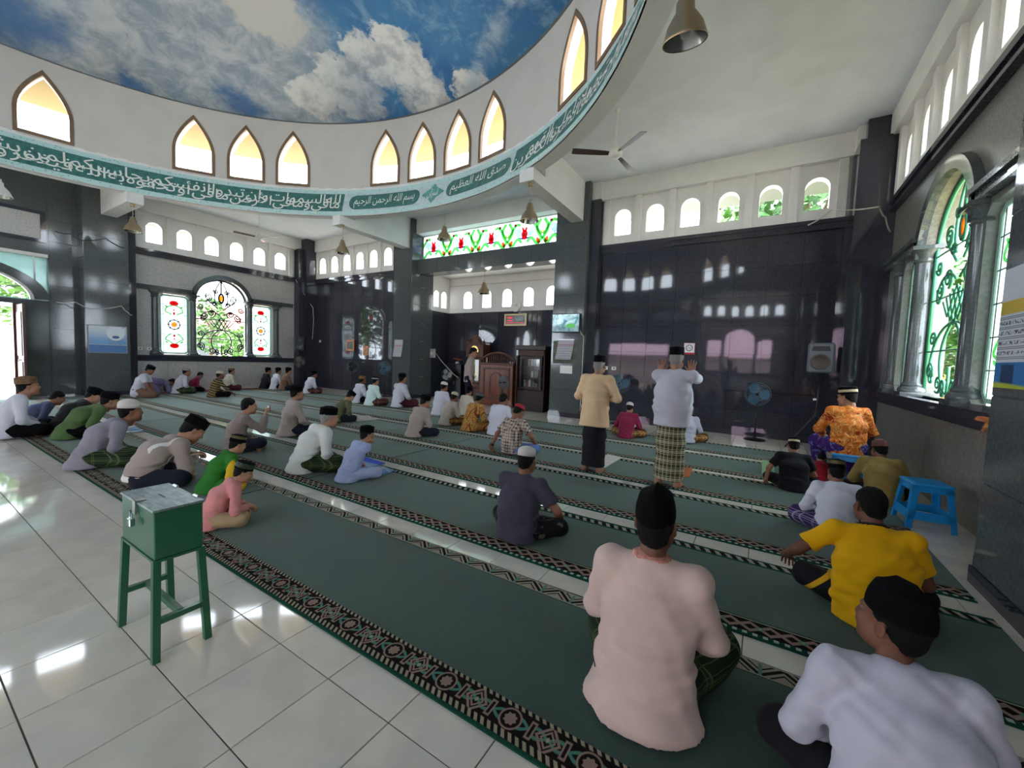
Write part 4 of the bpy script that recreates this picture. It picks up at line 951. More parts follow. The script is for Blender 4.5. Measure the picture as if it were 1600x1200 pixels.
# ================================================================ PEOPLE: implicit surfaces -> one continuous mesh per layer
class SDF:
    """signed-distance grid; tapered capsules blended smoothly, meshed with surface nets"""
    def __init__(s, lo, hi, h):
        s.h = h; s.lo = np.array(lo, float); n = np.ceil((np.array(hi) - s.lo) / h).astype(int) + 1
        s.n = n; s.ax = [s.lo[i] + h * np.arange(n[i]) for i in range(3)]; s.d = np.full(n, .2, np.float32)
    def _win(s, lo, hi):
        a = np.clip(np.floor((lo - s.lo) / s.h).astype(int), 0, s.n - 1); b = np.clip(np.ceil((hi - s.lo) / s.h).astype(int) + 1, 1, s.n)
        return tuple(slice(a[i], max(b[i], a[i] + 1)) for i in range(3))
    def _xyz(s, w): return [s.ax[0][w[0]][:, None, None], s.ax[1][w[1]][None, :, None], s.ax[2][w[2]][None, None, :]]
    def cap(s, a, b, ra, rb, k=.03, lat=None, ls=1.0, sub=False, cut=None):
        """tapered capsule a-b; lat/ls: squash along a lateral axis (ls>1 = wider); cut: list of (point, normal) half-spaces kept on the far side of the normal"""
        a = np.array(a, float); b = np.array(b, float); m = max(ra, rb) * max(1, ls) + .05 + k
        w = s._win(np.minimum(a, b) - m, np.maximum(a, b) + m); X, Y, Z = s._xyz(w)
        ab = b - a; L2 = max(ab @ ab, 1e-9)
        t = np.clip(((X - a[0]) * ab[0] + (Y - a[1]) * ab[1] + (Z - a[2]) * ab[2]) / L2, 0, 1)
        px = X - a[0] - t * ab[0]; py = Y - a[1] - t * ab[1]; pz = Z - a[2] - t * ab[2]
        q = px * px + py * py + pz * pz
        if lat is not None:
            c = px * lat[0] + py * lat[1] + pz * lat[2]; q = q - c * c * (1 - 1 / ls ** 2)
        d = np.sqrt(q) - (ra + (rb - ra) * t)
        s._comb(w, d, k, sub, cut, X, Y, Z)
    def ell(s, c, r, k=.02, sub=False, M=None, cut=None):
        c = np.array(c, float); r = np.array(r, float); m = r.max() + .04 + k; w = s._win(c - m, c + m); X, Y, Z = s._xyz(w)
        x, y, z = X - c[0], Y - c[1], Z - c[2]
        if M is not None: x, y, z = (M[0][0] * x + M[0][1] * y + M[0][2] * z, M[1][0] * x + M[1][1] * y + M[1][2] * z, M[2][0] * x + M[2][1] * y + M[2][2] * z)
        k0 = np.sqrt((x / r[0]) ** 2 + (y / r[1]) ** 2 + (z / r[2]) ** 2); k1 = np.sqrt((x / r[0] ** 2) ** 2 + (y / r[1] ** 2) ** 2 + (z / r[2] ** 2) ** 2)
        s._comb(w, k0 * (k0 - 1) / np.maximum(k1, 1e-6), k, sub, cut, X, Y, Z)
    def _comb(s, w, d, k, sub, cut, X, Y, Z):
        if cut:
            for p, n in cut: d = np.maximum(d, (X - p[0]) * n[0] + (Y - p[1]) * n[1] + (Z - p[2]) * n[2])
        o = s.d[w]
        if sub: d = -d; hh = np.maximum(k - np.abs(o - d), 0) / k; s.d[w] = np.maximum(o, d) + hh * hh * k * .25
        else: hh = np.maximum(k - np.abs(o - d), 0) / k; s.d[w] = np.minimum(o, d) - hh * hh * k * .25
    def plane(s, p, n):
        """keep the side opposite to n everywhere"""
        X, Y, Z = s._xyz((slice(None),) * 3); s.d = np.maximum(s.d, (X - p[0]) * n[0] + (Y - p[1]) * n[1] + (Z - p[2]) * n[2]).astype(np.float32)
    def folds(s, amp, seed, f=(1, 1, 1)):
        r = np.random.RandomState(seed); X, Y, Z = s._xyz((slice(None),) * 3); n = 0
        for i in range(5):
            k = r.randn(3) * 26 * np.array(f); n = n + np.sin(X * k[0] + Y * k[1] + Z * k[2] + r.rand() * 6.3 + 1.3 * np.sin(X * k[1] * .5 + Z * k[0] * .4))
        s.d = (s.d + amp * n / 2.2).astype(np.float32)
    def creases(s, z0, w, amp, seed):
        X, Y, Z = s._xyz((slice(None),) * 3); e = np.exp(-((Z - z0 - .05 * X) / w) ** 2)
        r = np.random.RandomState(seed); p = r.rand(4) * 6.3
        n = np.sin(62 * Z + 16 * X + 2.2 * np.sin(9 * X + p[0]) + p[1]) * (.6 + .4 * np.sin(14 * X + 6 * Y + p[2])) + .5 * np.sin(95 * Z - 22 * X + p[3] + 2 * np.sin(11 * X))
        s.d = (s.d + amp * e * n).astype(np.float32)
    def net(s):
        d = s.d; d[0] = d[-1] = .2; d[:, 0] = d[:, -1] = .2; d[:, :, 0] = d[:, :, -1] = .2
        ins = d < 0; c = np.zeros(np.array(d.shape) - 1, np.int8)
        for i in (0, 1):
            for j in (0, 1):
                for k in (0, 1): c += ins[i:ins.shape[0] - 1 + i, j:ins.shape[1] - 1 + j, k:ins.shape[2] - 1 + k]
        act = (c > 0) & (c < 8); I = np.argwhere(act); idx = np.full(act.shape, -1, np.int32); idx[act] = np.arange(len(I))
        pos = np.zeros((len(I), 3)); cnt = np.zeros(len(I)); corners = [(i, j, k) for i in (0, 1) for j in (0, 1) for k in (0, 1)]
        val = {q: d[I[:, 0] + q[0], I[:, 1] + q[1], I[:, 2] + q[2]] for q in corners}
        for q in corners:
            for a in range(3):
                if q[a] == 0:
                    r = list(q); r[a] = 1; r = tuple(r); u, v = val[q], val[r]; m = (u < 0) != (v < 0)
                    t = np.where(m, u / np.where(m, u - v, 1), 0); p = np.tile(np.array(q, float), (len(I), 1)); p[:, a] += t
                    pos[m] += p[m]; cnt[m] += 1
        V = s.lo + s.h * (I + pos / cnt[:, None]); F = []
        for a in range(3):
            b, e = [(1, 2), (2, 0), (0, 1)][a]
            sl0 = [slice(None)] * 3; sl1 = [slice(None)] * 3; sl0[a] = slice(0, -1); sl1[a] = slice(1, None)
            m = ins[tuple(sl0)] != ins[tuple(sl1)]; E = np.argwhere(m)
            ok = (E[:, b] > 0) & (E[:, e] > 0) & (E[:, b] < d.shape[b] - 1) & (E[:, e] < d.shape[e] - 1); E = E[ok]
            q = []
            for ob, oe in ((0, 0), (-1, 0), (-1, -1), (0, -1)):
                K = E.copy(); K[:, b] += ob; K[:, e] += oe; q.append(idx[K[:, 0], K[:, 1], K[:, 2]])
            q = np.stack(q, 1); fl = ins[E[:, 0], E[:, 1], E[:, 2]]; q[fl] = q[fl][:, ::-1]; F.append(q)
        F = np.concatenate(F)
        return V, F[:, ::-1]
def np_mesh(name, V, F, mats, mi=None):
    """V (n,3), F (m,4) quads or (m,3)"""
    me = bpy.data.meshes.new(name); nf, k = F.shape
    me.vertices.add(len(V)); me.vertices.foreach_set('co', np.ascontiguousarray(V, np.float32).ravel())
    me.loops.add(nf * k); me.loops.foreach_set('vertex_index', np.ascontiguousarray(F, np.int32).ravel())
    me.polygons.add(nf); me.polygons.foreach_set('loop_start', np.arange(0, nf * k, k, dtype=np.int32))
    if mi is not None: me.polygons.foreach_set('material_index', np.ascontiguousarray(mi, np.int32))
    me.polygons.foreach_set('use_smooth', np.ones(nf, bool))
    for m in (mats if isinstance(mats, (list, tuple)) else [mats]): me.materials.append(m)
    me.update(calc_edges=True); return me

# ---- head template: origin at the pivot under the skull, looks along +y
def head_sdf(h):
    s = SDF((-.11, -.14, -.17), (.11, .15, .17), h)
    s.ell((0, -.012, .052), (.077, .097, .088), .02); s.ell((0, .030, -.02), (.062, .070, .095), .03)
    s.ell((0, .05, -.075), (.045, .042, .035), .03); s.ell((0, .075, -.098), (.022, .02, .018), .025)
    for t in (-1, 1):
        s.ell((t * .04, .07, -.02), (.026, .024, .026), .025)                     # cheeks
        s.ell((t * .055, .02, -.06), (.018, .04, .035), .03)                      # jaw
        s.ell((t * .031, .103, .022), (.019, .018, .012), .018, sub=True)         # eye sockets
        M = ((math.cos(.35 * t), math.sin(.35 * t), 0), (-math.sin(.35 * t), math.cos(.35 * t), 0), (0, 0, 1))
        s.ell((t * .080, -.008, .0), (.008, .020, .033), .010, M=M); s.ell((t * .086, -.002, .006), (.006, .010, .018), .006, sub=True, M=M)
    s.cap((0, .097, .022), (0, .112, -.022), .008, .012, .012)                    # nose
    for t in (-1, 1): s.ell((t * .012, .104, -.026), (.009, .010, .008), .01)
    s.cap((-.03, .092, .037), (.03, .092, .037), .010, .010, .016)                # brow
    s.cap((-.018, .094, -.052), (.018, .094, -.052), .007, .007, .008); s.cap((-.016, .092, -.064), (.016, .092, -.064), .008, .008, .008)
    s.cap((-.024, .104, -.058), (.024, .104, -.058), .002, .002, .004, sub=True)
    s.cap((0, -.025, -.02), (0, -.045, -.165), .056, .055, .03)
    V, F = s.net(); C = V[F].mean(1); mi = np.zeros(len(F), int)
    mi[(np.abs(C[:, 0]) < .024) & (np.abs(C[:, 2] + .058) < .013) & (C[:, 1] > .09)] = 1
    return V, F, mi
def ball(c, r, n=8, m=2):
    V = []; F = []
    for i in range(n + 1):
        for j in range(2 * n): a, b = PI * i / n, PI * j / n; V.append((c[0] + r[0] * math.sin(a) * math.cos(b), c[1] + r[1] * math.sin(a) * math.sin(b), c[2] + r[2] * math.cos(a)))
    for i in range(n):
        for j in range(2 * n): F.append((i * 2 * n + j, (i + 1) * 2 * n + j, (i + 1) * 2 * n + (j + 1) % (2 * n), i * 2 * n + (j + 1) % (2 * n)))
    return np.array(V), np.array(F), np.full(len(F), m)
def join(parts):
    V, F, M = [], [], []; n = 0
    for v, f, m in parts: V.append(v); F.append(f + n); M.append(m); n += len(v)
    return np.concatenate(V), np.concatenate(F), np.concatenate(M)
def full_head(h):
    p = [head_sdf(h)]
    for t in (-1, 1): p += [ball((t * .031, .0835, .021), (.0125, .0115, .0075), 6, 2), ball((t * .031, .0905, .021), (.006, .005, .006), 5, 3)]
    return join(p)
HEAD = {0: full_head(.0048), 1: full_head(.0085)}
def hair_mesh(h, short=True):
    s = SDF((-.12, -.15, -.1), (.12, .13, .19), h); s.ell((0, -.014, .056), (.082, .102, .094), .02)
    s.ell((0, -.045, -.005), (.068, .066, .078), .02); s.plane((0, .080, .080), (0, .84 / 1.306, -1 / 1.306)); s.folds(.0016, 3, (3, 3, 3))
    s.cap((-.12, .05, -.02), (.12, .05, -.02), .045, .045, .02, sub=True)
    V, F = s.net(); return V, F
HAIR = {0: hair_mesh(.006), 1: hair_mesh(.01)}
# ---- hand templates: wrist at origin, fingers along +y, palm faces -z, thumb towards +x (left hand is mirrored)
def hand_sdf(kind, h=.0046):
    s = SDF((-.09, -.05, -.11), (.12, .21, .06), h)
    s.cap((0, -.03, 0), (0, .01, 0), .024, .025, .02, (1, 0, 0), 1.25)
    for x in (-.028, -.01, .010, .028): s.cap((x * .75, .012, 0), (x, .085, 0), .015, .0135, .012)
    s.cap((.02, .02, -.004), (.045, .055, -.012), .017, .014, .015)
    curl = {'flat': (.05, .08, .06), 'relaxed': (.35, .45, .35), 'grip': (.9, 1.1, .7)}[kind]
    for x, L, da in ((-.030, .070, -.10), (-.010, .086, -.03), (.011, .094, .02), (.031, .085, .08)):
        p = np.array((x, .085, 0.)); a = 0
        for j, (fr, r) in enumerate(((.45, .0088), (.31, .0080), (.24, .0070))):
            a += curl[j]; q = p + L * fr * np.array((math.sin(da * (2 if kind == 'flat' else 1)), math.cos(a), -math.sin(a))); s.cap(p, q, r + .0006, r, .004); p = q
    p = np.array((.045, .055, -.012)); 
    for fr, dx, dz, r in ((.036, .75 if kind != 'grip' else .2, -.2 if kind == 'flat' else -.6, .0098), (.03, .45 if kind != 'grip' else -.3, -.15 if kind == 'flat' else -.7, .0085)):
        d = np.array((dx, .75, dz)); d = d / np.linalg.norm(d); q = p + d * fr; s.cap(p, q, r, r * .9, .006); p = q
    V, F = s.net(); return V, F, np.zeros(len(F), int)
HAND = {(k, q): hand_sdf(k, h) for k in ('flat', 'relaxed', 'grip') for q, h in ((0, .0046), (1, .009))}
def foot_sdf(h):
    """heel at origin, toes along +y, sole at z=0"""
    s = SDF((-.08, -.08, -.03), (.08, .25, .14), h)
    s.cap((0, 0, .035), (0, .01, .10), .036, .036, .02); s.cap((0, 0, .032), (.004, .13, .024), .033, .026, .03, (1, 0, 0), 1.25)
    for x, y, r in ((-.036, .150, .010), (-.019, .163, .0105), (-.002, .171, .011), (.014, .176, .0115), (.036, .178, .015)): s.cap((x * .8, .12, .02), (x, y, .013), .014, r, .008)
    s.plane((0, 0, .001), (0, 0, -1)); V, F = s.net(); return V, F, np.zeros(len(F), int)
FOOT = {0: foot_sdf(.006), 1: foot_sdf(.011)}

# ---- caps (shared shapes; head space)
def peci_mesh(name, mt, hgt=.095, band=None, ridge=.022, taper=.97, mats=None):
    mb = MB(); n = 40; rings = []
    def plan(t, k, rx=.084, ry=.108):
        c, s_ = math.cos(t), math.sin(t); pt = 1 + .05 * abs(s_) ** 10
        return rx * k * c * (1 - .06 * abs(s_) ** 3), ry * k * s_ * pt
    lv = [(0, 1.0), (.25, 1.0), (.5, .995 - (.985 - taper) * .15), (.62, .99 - (.985 - taper) * .3), (.9, .985 - (.985 - taper) * .75), (1.0, taper)]
    vs = []; fs = []; mi = []
    for z, k in lv:
        for j in range(n):
            x, y = plan(2 * PI * j / n, k); vs.append((x, y, z * hgt))
    for q in (.8, .5, .25, .02):
        for j in range(n):
            x, y = plan(2 * PI * j / n, taper); vs.append((x * q, y * (.35 + .65 * q), hgt + ridge * (1 - q) ** 1.2))
    R = len(vs) // n
    for i in range(R - 1):
        for j in range(n): fs.append((i * n + j, i * n + (j + 1) % n, (i + 1) * n + (j + 1) % n, (i + 1) * n + j)); mi.append(1 if band and band[0] <= i < band[1] else 0)
    fs.append(tuple(range((R - 1) * n, R * n))); mi.append(0); fs.append(tuple(range(n))[::-1]); mi.append(0)
    mb.v = vs; mb.f = fs; mb.m = mi
    return mb.mesh(name, mats or mt, 'auto')
def kopiah_mesh(name, mt, hgt=.085, drop=.0):
    mb = MB(); prof = [(.086, -.01), (.0875, .02), (.086, .035)] + [(.086 * math.cos(a), .035 + (hgt - .035) * math.sin(a)) for a in (PI / 2 * i / 7 for i in range(1, 8))]
    mb.lathe(prof, (0, 0, 0), 32, sx=.98, sy=1.2); return mb.mesh(name, mt, True)
velvet = mat('black_velvet', '09090b', .9, spec=.12)
gold_e = mat('gold_embroidery', '5f5526', .6, pattern=lambda c: ex_mix(ex_voro(90).step(.35, .25), c, srgb('1d2413')))
knit_w = mat('white_knit', 'e4e0d6', .9, bump=.8, bscale=180)
CAPS = {
    'peci': peci_mesh('peci', velvet), 'pecihigh': peci_mesh('peci', velvet, .105, None, .045, .80),
    'pecigold': peci_mesh('peci', velvet, .10, (2, 4), .02, .97, [velvet, gold_e]),
    'pecicream': peci_mesh('peci', velvet, .09, (1, 3), .015, .97, [velvet, mat('cream_band', 'c9b88f', .7, var=.25, vscale=60)]),
    'pecibrown': peci_mesh('peci', mat('brown_cap', '6e5238', .8, var=.4, vscale=40), .09), 'peciorange': peci_mesh('peci', mat('tan_cap', '8d5f33', .8, var=.3, vscale=40), .09),
    'pecimaroon': peci_mesh('peci', mat('dusky_cap', '6a443e', .85, var=.1), .085, None, .03, .9),
    'pecigrey': peci_mesh('peci', velvet, .09, (1, 3), .015, .97, [velvet, mat('grey_band', '9aa3a0', .7)]),
    'pecigreen': peci_mesh('peci', velvet, .10, (1, 4), .02, .97, [velvet, mat('green_embroidery', '1a2a1a', .6, pattern=lambda c: ex_mix(ex_voro(60).step(.3, .22), c, srgb('3f7a35')))]),
    'pecistripe': peci_mesh('peci', mat('striped_cap', '5a4a3c', .8, pattern=lambda c: (lambda Z: ex_mix(((Z * 60).frac() - .5).abs().step(.3, .25), srgb('d5cbb5'), c))(ex_coord()[2])), .085),
    'kopiah': kopiah_mesh('kopiah', knit_w), 'kopiahcream': kopiah_mesh('kopiah', mat('cream_knit', 'c9bda0', .9, bump=.6, bscale=160)),
    'kopiahtall': kopiah_mesh('kopiah', knit_w, .105), 'redcap': kopiah_mesh('kopiah', mat('red_cloth', '9c1f2a', .75, var=.12), .075), 'greycap': kopiah_mesh('kopiah', mat('grey_cloth', '4a5058', .8), .07),
}
CAPN = {'peci': 'black velvet cap'}

def unit(v): v = np.array(v, float); return v / max(1e-9, np.linalg.norm(v))
def ik(a, t, l1, l2, pole):
    a, t = np.array(a, float), np.array(t, float); v = t - a; d = np.linalg.norm(v); d = min(max(d, abs(l1 - l2) + .01), l1 + l2 - .004); u = unit(v); t = a + u * d
    c = (l1 * l1 - l2 * l2 + d * d) / (2 * d); h = math.sqrt(max(0, l1 * l1 - c * c)); p = np.array(pole, float); p = unit(p - u * (p @ u)); return a + u * c + p * h, t
SKIN = {}
def skin(col):
    if col not in SKIN:
        SKIN[col] = [mat('skin_' + col, col, .55, var=.07, vscale=18, spec=.35), mat('lips_' + col, '8a5148', .5), mat('eye_white', '80746a', .4), mat('iris', '20150f', .2), mat('toe_nail', 'd9b3a0', .4)]
    return SKIN[col]
ARM = {}
def person(label, loc, face, pose='cross', s=.95, lean=8, bow=12, hp=0, hy=0, side=0, q=1, shirt=None, pants=None, sleeve='long', cap='peci', hair=True, skincol='8d614a', lower='trousers', lh=None, rh=None, lhand='relaxed', rhand='relaxed', hem=None, seed=1, group=None, belly=0., knees=None, seatz=.42, twist=0, wide=1., capdz=0, capname=None, flare=0.0, long=0.0, feet=True, open_=False, hairm=None, top=None, rpole=None):
    """face: heading in degrees clockwise from +Y towards +X (qibla = 0). lean: pelvis-to-chest tilt, bow: extra chest-to-neck tilt, hp/hy: head pitch (down +) and yaw (to his right +)."""
    hv = {0: .0105, 1: .0185, 2: .026}[q]; hq = 0 if q == 0 else 1
    t0 = thing('person', label, 'person', (loc[0], loc[1], .008), -math.radians(face), group)
    sn = math.sin; cs = math.cos; rd = math.radians
    if pose == 'stool' and top: s = .95
    pel = np.array({'cross': (0, 0, .115), 'kneeup': (0, 0, .115), 'kneel': (0, 0, .26), 'stand': (0, 0, .90), 'stool': (0, 0, seatz / s + .09), 'prostrate': (0, -.12, .42)}[pose], float)
    L1, L2 = rd(lean), rd(lean + bow); sd = rd(side)
    up1 = np.array((sn(sd), sn(L1) * cs(sd), cs(L1) * cs(sd))); up2 = np.array((sn(sd) * .6, sn(L2), cs(L2))); up1, up2 = unit(up1), unit(up2)
    chest = pel + up1 * .27; neck = chest + up2 * .235
    tw = rd(twist); lat = np.array((cs(tw), -sn(tw), 0.)); lat = unit(lat - up2 * (lat @ up2)); fwd = np.cross(up2, lat)
    shl = {-1: neck - up2 * .055 - lat * .172 * wide, 1: neck - up2 * .055 + lat * .172 * wide}
    headp = neck + up2 * .062 + np.array((0, .025, .02)) + fwd * .01
    hpit = rd(hp); hyaw = rd(hy)
    if top:                                        # body size from the photographed height of the cap
        hp_ = np.array((0, 0, 0.)); HM_ = np.array(Matrix.Rotation(-rd(hy) - tw, 3, 'Z') @ Matrix.Rotation(-rd(hp), 3, 'X'))
        tl = headp + np.array((0, 0, .055)) + HM_ @ np.array((0, -.012, .055 + .115 if cap and cap.startswith('pec') else .15))
        f_ = rd(face); best = 9e9
        for s_ in np.arange(.58, 1.12, .005):
            x_, y_, z_ = tl * s_; P_ = Vector((loc[0] + x_ * cs(f_) + y_ * sn(f_), loc[1] - x_ * sn(f_) + y_ * cs(f_), z_)) - CP
            e_ = abs(600 - FPX * P_.dot(CU) / P_.dot(CF) - top[1])
            if e_ < best: best = e_; s = float(s_)
        print('person %s s=%.2f err=%.1f' % (label[:40], s, best))
    # legs
    leg = {}
    if pose in ('cross', 'kneeup'):
        kn = knees or {-1: (-.33, .27, .12), 1: (.33, .27, .12)}
        leg[-1] = [(-.10, .02, .115), kn[-1], (.10, .34, .06), (.22, .30, .045)]; leg[1] = [(.10, .02, .115), kn[1], (-.08, .40, .06), (-.20, .36, .045)]
        if pose == 'kneeup': leg[1] = [(.10, .02, .115), (.17, .36, .44), (.17, .30, .07), (.17, .46, .03)]
    elif pose == 'kneel':
        for t in (-1, 1): leg[t] = [(t * .09, 0, .24), (t * .14, .38, .09), (t * .08, -.02, .06), (t * .05, -.14, .05)]
    elif pose == 'prostrate':
        for t in (-1, 1): leg[t] = [(t * .09, -.12, .40), (t * .12, .12, .07), (t * .09, -.28, .06), (t * .08, -.36, .03)]
    elif pose == 'stand':
        for t in (-1, 1): leg[t] = [(t * .09, 0, .88), (t * .10, .02, .48), (t * .11, -.02, .08), (t * .14, .12, .03)]
    else:
        for t in (-1, 1): leg[t] = [(t * .10, .02, seatz / s + .08), (t * .2, .42, seatz / s + .06), (t * .17, .38, .08), (t * .19, .52, .03)]
    # arms
    dflt = {'cross': (.13, .30, .17), 'kneeup': (.13, .30, .17), 'kneel': (.15, .33, .16), 'stand': (.20, .10, .80), 'stool': (.17, .32, seatz / s + .17), 'prostrate': (.2, .55, .04)}[pose]
    tgt = {-1: lh or (-dflt[0], dflt[1], dflt[2]), 1: rh or dflt}; arm = {}
    for t in (-1, 1):
        pole = np.array((t * .9, -.55, -.5)) if not open_ else np.array((t * .8, -.2, -1.))
        if t == 1 and rpole: pole = np.array(rpole, float)
        arm[t] = (shl[t], *ik(shl[t], tgt[t], .285, .25, pole))
    allp = [pel, neck, headp] + [np.array(p) for t in leg for p in leg[t]] + [p for t in arm for p in arm[t]]
    lo = np.min(allp, 0) - .24; hi = np.max(allp, 0) + .24; lo[2] = max(lo[2], -.05)
    w = .155 * wide
    # ---------- body (skin), continuous
    b = SDF(lo, hi, hv)
    b.cap(pel, chest, .09, .095, .05, lat, 1.35 * wide); b.cap(chest, neck - up2 * .09, .095, .085, .05, lat, 1.4 * wide)
    b.cap(neck - up2 * .05, headp + np.array((0, -.025, -.03)), .055, .054, .03)
    for t in (-1, 1):
        a = arm[t]; b.cap(neck - up2 * .04, a[0], .05, .048, .04); b.cap(a[0], a[1], .047, .040, .03); b.cap(a[1], a[2], .040, .027, .02)
        l = leg[t]; b.cap(l[0], l[1], .075, .055, .03); b.cap(l[1], l[2], .052, .036, .02); 
        if pose != 'stand': b.cap(l[2], l[3], .036, .030, .02)
    P = [(*b.net(), None)]; P[0] = (P[0][0], P[0][1], np.zeros(len(P[0][1]), int))
    # head
    HM = Matrix.Rotation(-hyaw - tw, 3, 'Z') @ Matrix.Rotation(-hpit, 3, 'X'); HM = np.array(HM); V, F, M = HEAD[hq]; hs = 1.0
    P.append((V @ HM.T + headp + HM @ np.array((0, 0, .06)) * 0 + np.array((0, 0, .055)), F, M)); hc = headp + np.array((0, 0, .055))
    # hands
    for t, kind in ((-1, lhand), (1, rhand)):
        if kind is None: continue
        V, F, M = HAND[(kind, hq)]; V = V.copy()
        el, wr = arm[t][1], arm[t][2]; y = unit(wr - el)
        if pose in ('cross', 'kneel', 'stool', 'kneeup') and wr[2] < .35 + (seatz / s if pose == 'stool' else 0): y = unit(y * .5 + np.array((-t * .35, .5, -.25)))
        if open_: y = unit((0, .12, 1.))
        up = np.array((0, 0, 1.)) if abs(y[2]) < .8 else np.array((0, -1., 0))
        if open_: up = np.array((0, -1., 0.))
        x = unit(np.cross(y, up)); z = np.cross(x, y)
        V[:, 0] *= -1 if t == 1 else 1
        if t == 1: F = F[:, ::-1]
        P.append((np.stack([V @ np.array((x[i], y[i], z[i])) for i in range(3)], 1) + wr, F, M))
    # feet
    if feet:
        for t in (-1, 1):
            l = leg[t]; V, F, M = FOOT[hq]
            if pose in ('stand', 'stool'):
                a = t * .18; Rz = np.array(((cs(a), sn(a), 0), (-sn(a), cs(a), 0), (0, 0, 1))); V2 = V.copy(); V2[:, 0] *= -t
                P.append((V2 @ Rz.T + np.array((l[2][0], l[2][1] - .01, 0)), F if t < 0 else F[:, ::-1], M))
            else:
                y = unit(np.array(l[3]) - np.array(l[2])); z = unit(np.cross(np.cross(y, (0, 1., .2) if abs(y[1]) < .9 else (0, .2, 1.)), y)); x = np.cross(y, z)
                V2 = V @ np.stack([x, y, z]) + np.array(l[2]) - z * .035; V2[:, 2] = np.maximum(V2[:, 2], .004); P.append((V2, F, M))
    V, F, M = join(P); V = V * s; V[:, 2] = np.maximum(V[:, 2], .0)
    body = link('body', np_mesh('body', V, F, skin(skincol), M), t0)
    # ---------- lower clothing
    lw = SDF(lo, hi, hv); e = .018 if lower == 'trousers' else .03
    if pose == 'stand' and lower != 'trousers':
        lw.cap((0, 0, 1.0), (0, .01, .55), .115, .125, .03, (1, 0, 0), 1.35); lw.cap((0, .01, .55), (0, .02, .02), .125, .135, .03, (1, 0, 0), 1.3); lw.plane((0, 0, .085), (0, 0, -1)); lw.plane((0, 0, 1.0), (0, 0, 1))
    else:
        hr_ = .115 if pose == 'stand' else .10; lw.cap(pel + np.array((-.07, .02, 0)), pel + np.array((.07, .02, 0)), hr_, hr_, .04, )
        if pose == 'stand': lw.cap(pel, pel + np.array((0, 0, .14)), .10, .095, .04, (1, 0, 0), 1.4); lw.plane((0, 0, 1.06), (0, 0, 1))
        for t in (-1, 1):
            l = [np.array(p, float) for p in leg[t]]; dirn = unit(l[2] - l[1]); end = l[2] - dirn * .03 if lower == 'trousers' else l[2] + dirn * .02
            lw.cap(l[0], l[1], .085 + e, .064 + e, .04 if lower == 'trousers' else .09); lw.cap(l[1], end + dirn * .08, .062 + e, .052 + e, .03 if lower == 'trousers' else .09, cut=[(end, dirn)])
        if lower != 'trousers' and pose in ('cross', 'kneeup'):
            lw.cap((-.2, .24, .10), (.2, .24, .10), .09, .09, .09); lw.cap((0, .1, .1), (0, .34, .09), .10, .08, .09)
    lw.folds(.0035 if q == 0 else .004, seed + 5)
    if pose != 'stand': lw.plane((0, 0, .008), (0, 0, -1))
    V, F = lw.net(); V = V * s
    link(lower, np_mesh(lower, V, F, pants or velvet), t0)
    # ---------- shirt
    sh = SDF(lo, hi, hv); bk = -up2 * 0
    hipw = 1.45 * wide
    bot = pel - np.array((0, 0, .10)) if pose in ('cross', 'kneeup', 'kneel') else pel - up1 * .05
    if pose == 'stand': bot = pel - up1 * (.13 + long)
    if pose == 'stool': bot = pel - np.array((0, 0, .10))
    sh.cap(bot + np.array((0, .0, 0)), pel + up1 * .12, .128 + flare, .118 + belly * .6, .06, lat, hipw)
    sh.cap(pel + up1 * .06, chest, .118 + belly, .122 + belly * .3, .06, lat, 1.42 * wide)
    sh.cap(chest, neck - up2 * .10, .122, .100, .06, lat, 1.48 * wide)
    if pose in ('cross', 'kneeup') and not hem: sh.cap(pel + np.array((0, -.03, -.02)), pel + np.array((0, -.05, -.10)), .135, .15 + flare, .05, (1, 0, 0), 1.3)
    if pose == 'kneel': sh.cap(pel + np.array((0, -.02, -.02)), pel + np.array((0, -.04, -.12)), .135, .14 + flare, .05, (1, 0, 0), 1.25)
    if belly: sh.ell(pel + up1 * .14 + np.array((0, .07, 0)), (.16, .12, .15), .06)
    slv = {'long': .90, 'short': None, 'three': .55}[sleeve] if sleeve != 'short' else None
    for t in (-1, 1):
        a = arm[t]; sh.cap(neck - up2 * .045, a[0], .062, .066, .05)
        if sleeve == 'short':
            dr_ = unit(a[1] - a[0]); en_ = a[0] + dr_ * .21; sh.cap(a[0], en_ + dr_ * .09, .066, .071, .035, cut=[(en_, dr_)])
        else:
            sh.cap(a[0], a[1], .066, .058, .035); dr_ = unit(a[2] - a[1]); en_ = a[1] + dr_ * .25 * slv; sh.cap(a[1], en_ + dr_ * .07, .058, .043, .025, cut=[(en_, dr_)])
    # collar
    nk = neck + up2 * .0; sh.cap(nk - up2 * .05, nk + up2 * .055, .068, .064, .02, cut=[(nk + up2 * .022 + fwd * -.0, unit(up2 - fwd * .35))])
    sh.folds(.0042 if q == 0 else .0045, seed, (1, 1, .8))
    if q < 2: sh.creases(pel[2] + .10, .10, .0055 if pose != 'stand' else .0035, seed); sh.creases(neck[2] - .16, .07, .0028, seed + 1)
    if pose == 'stand': sh.plane(pel - up1 * (.13 + long), -up1)
    elif pose == 'stool': sh.plane((0, 0, pel[2] - .13), (0, 0, -1))
    elif hem: sh.plane((0, 0, hem), (0, 0, -1))
    else: sh.plane((0, 0, .012), (0, 0, -1))
    V, F = sh.net(); V = V * s
    shirt_o = link('shirt', np_mesh('shirt', V, F, shirt), t0)
    # ---------- hair and cap share head space
    HR = Matrix.LocRotScale(Vector(hc * s), Matrix(HM.tolist()).to_quaternion(), Vector((s, s, s)))
    if hair:
        key = ('hair', hq, (hairm or MATS['black_hair']).name)
        if key not in SKIN: SKIN[key] = np_mesh('hair', *HAIR[hq], hairm or MATS['black_hair'])
        o = link('hair', SKIN[key], t0); o.matrix_local = HR
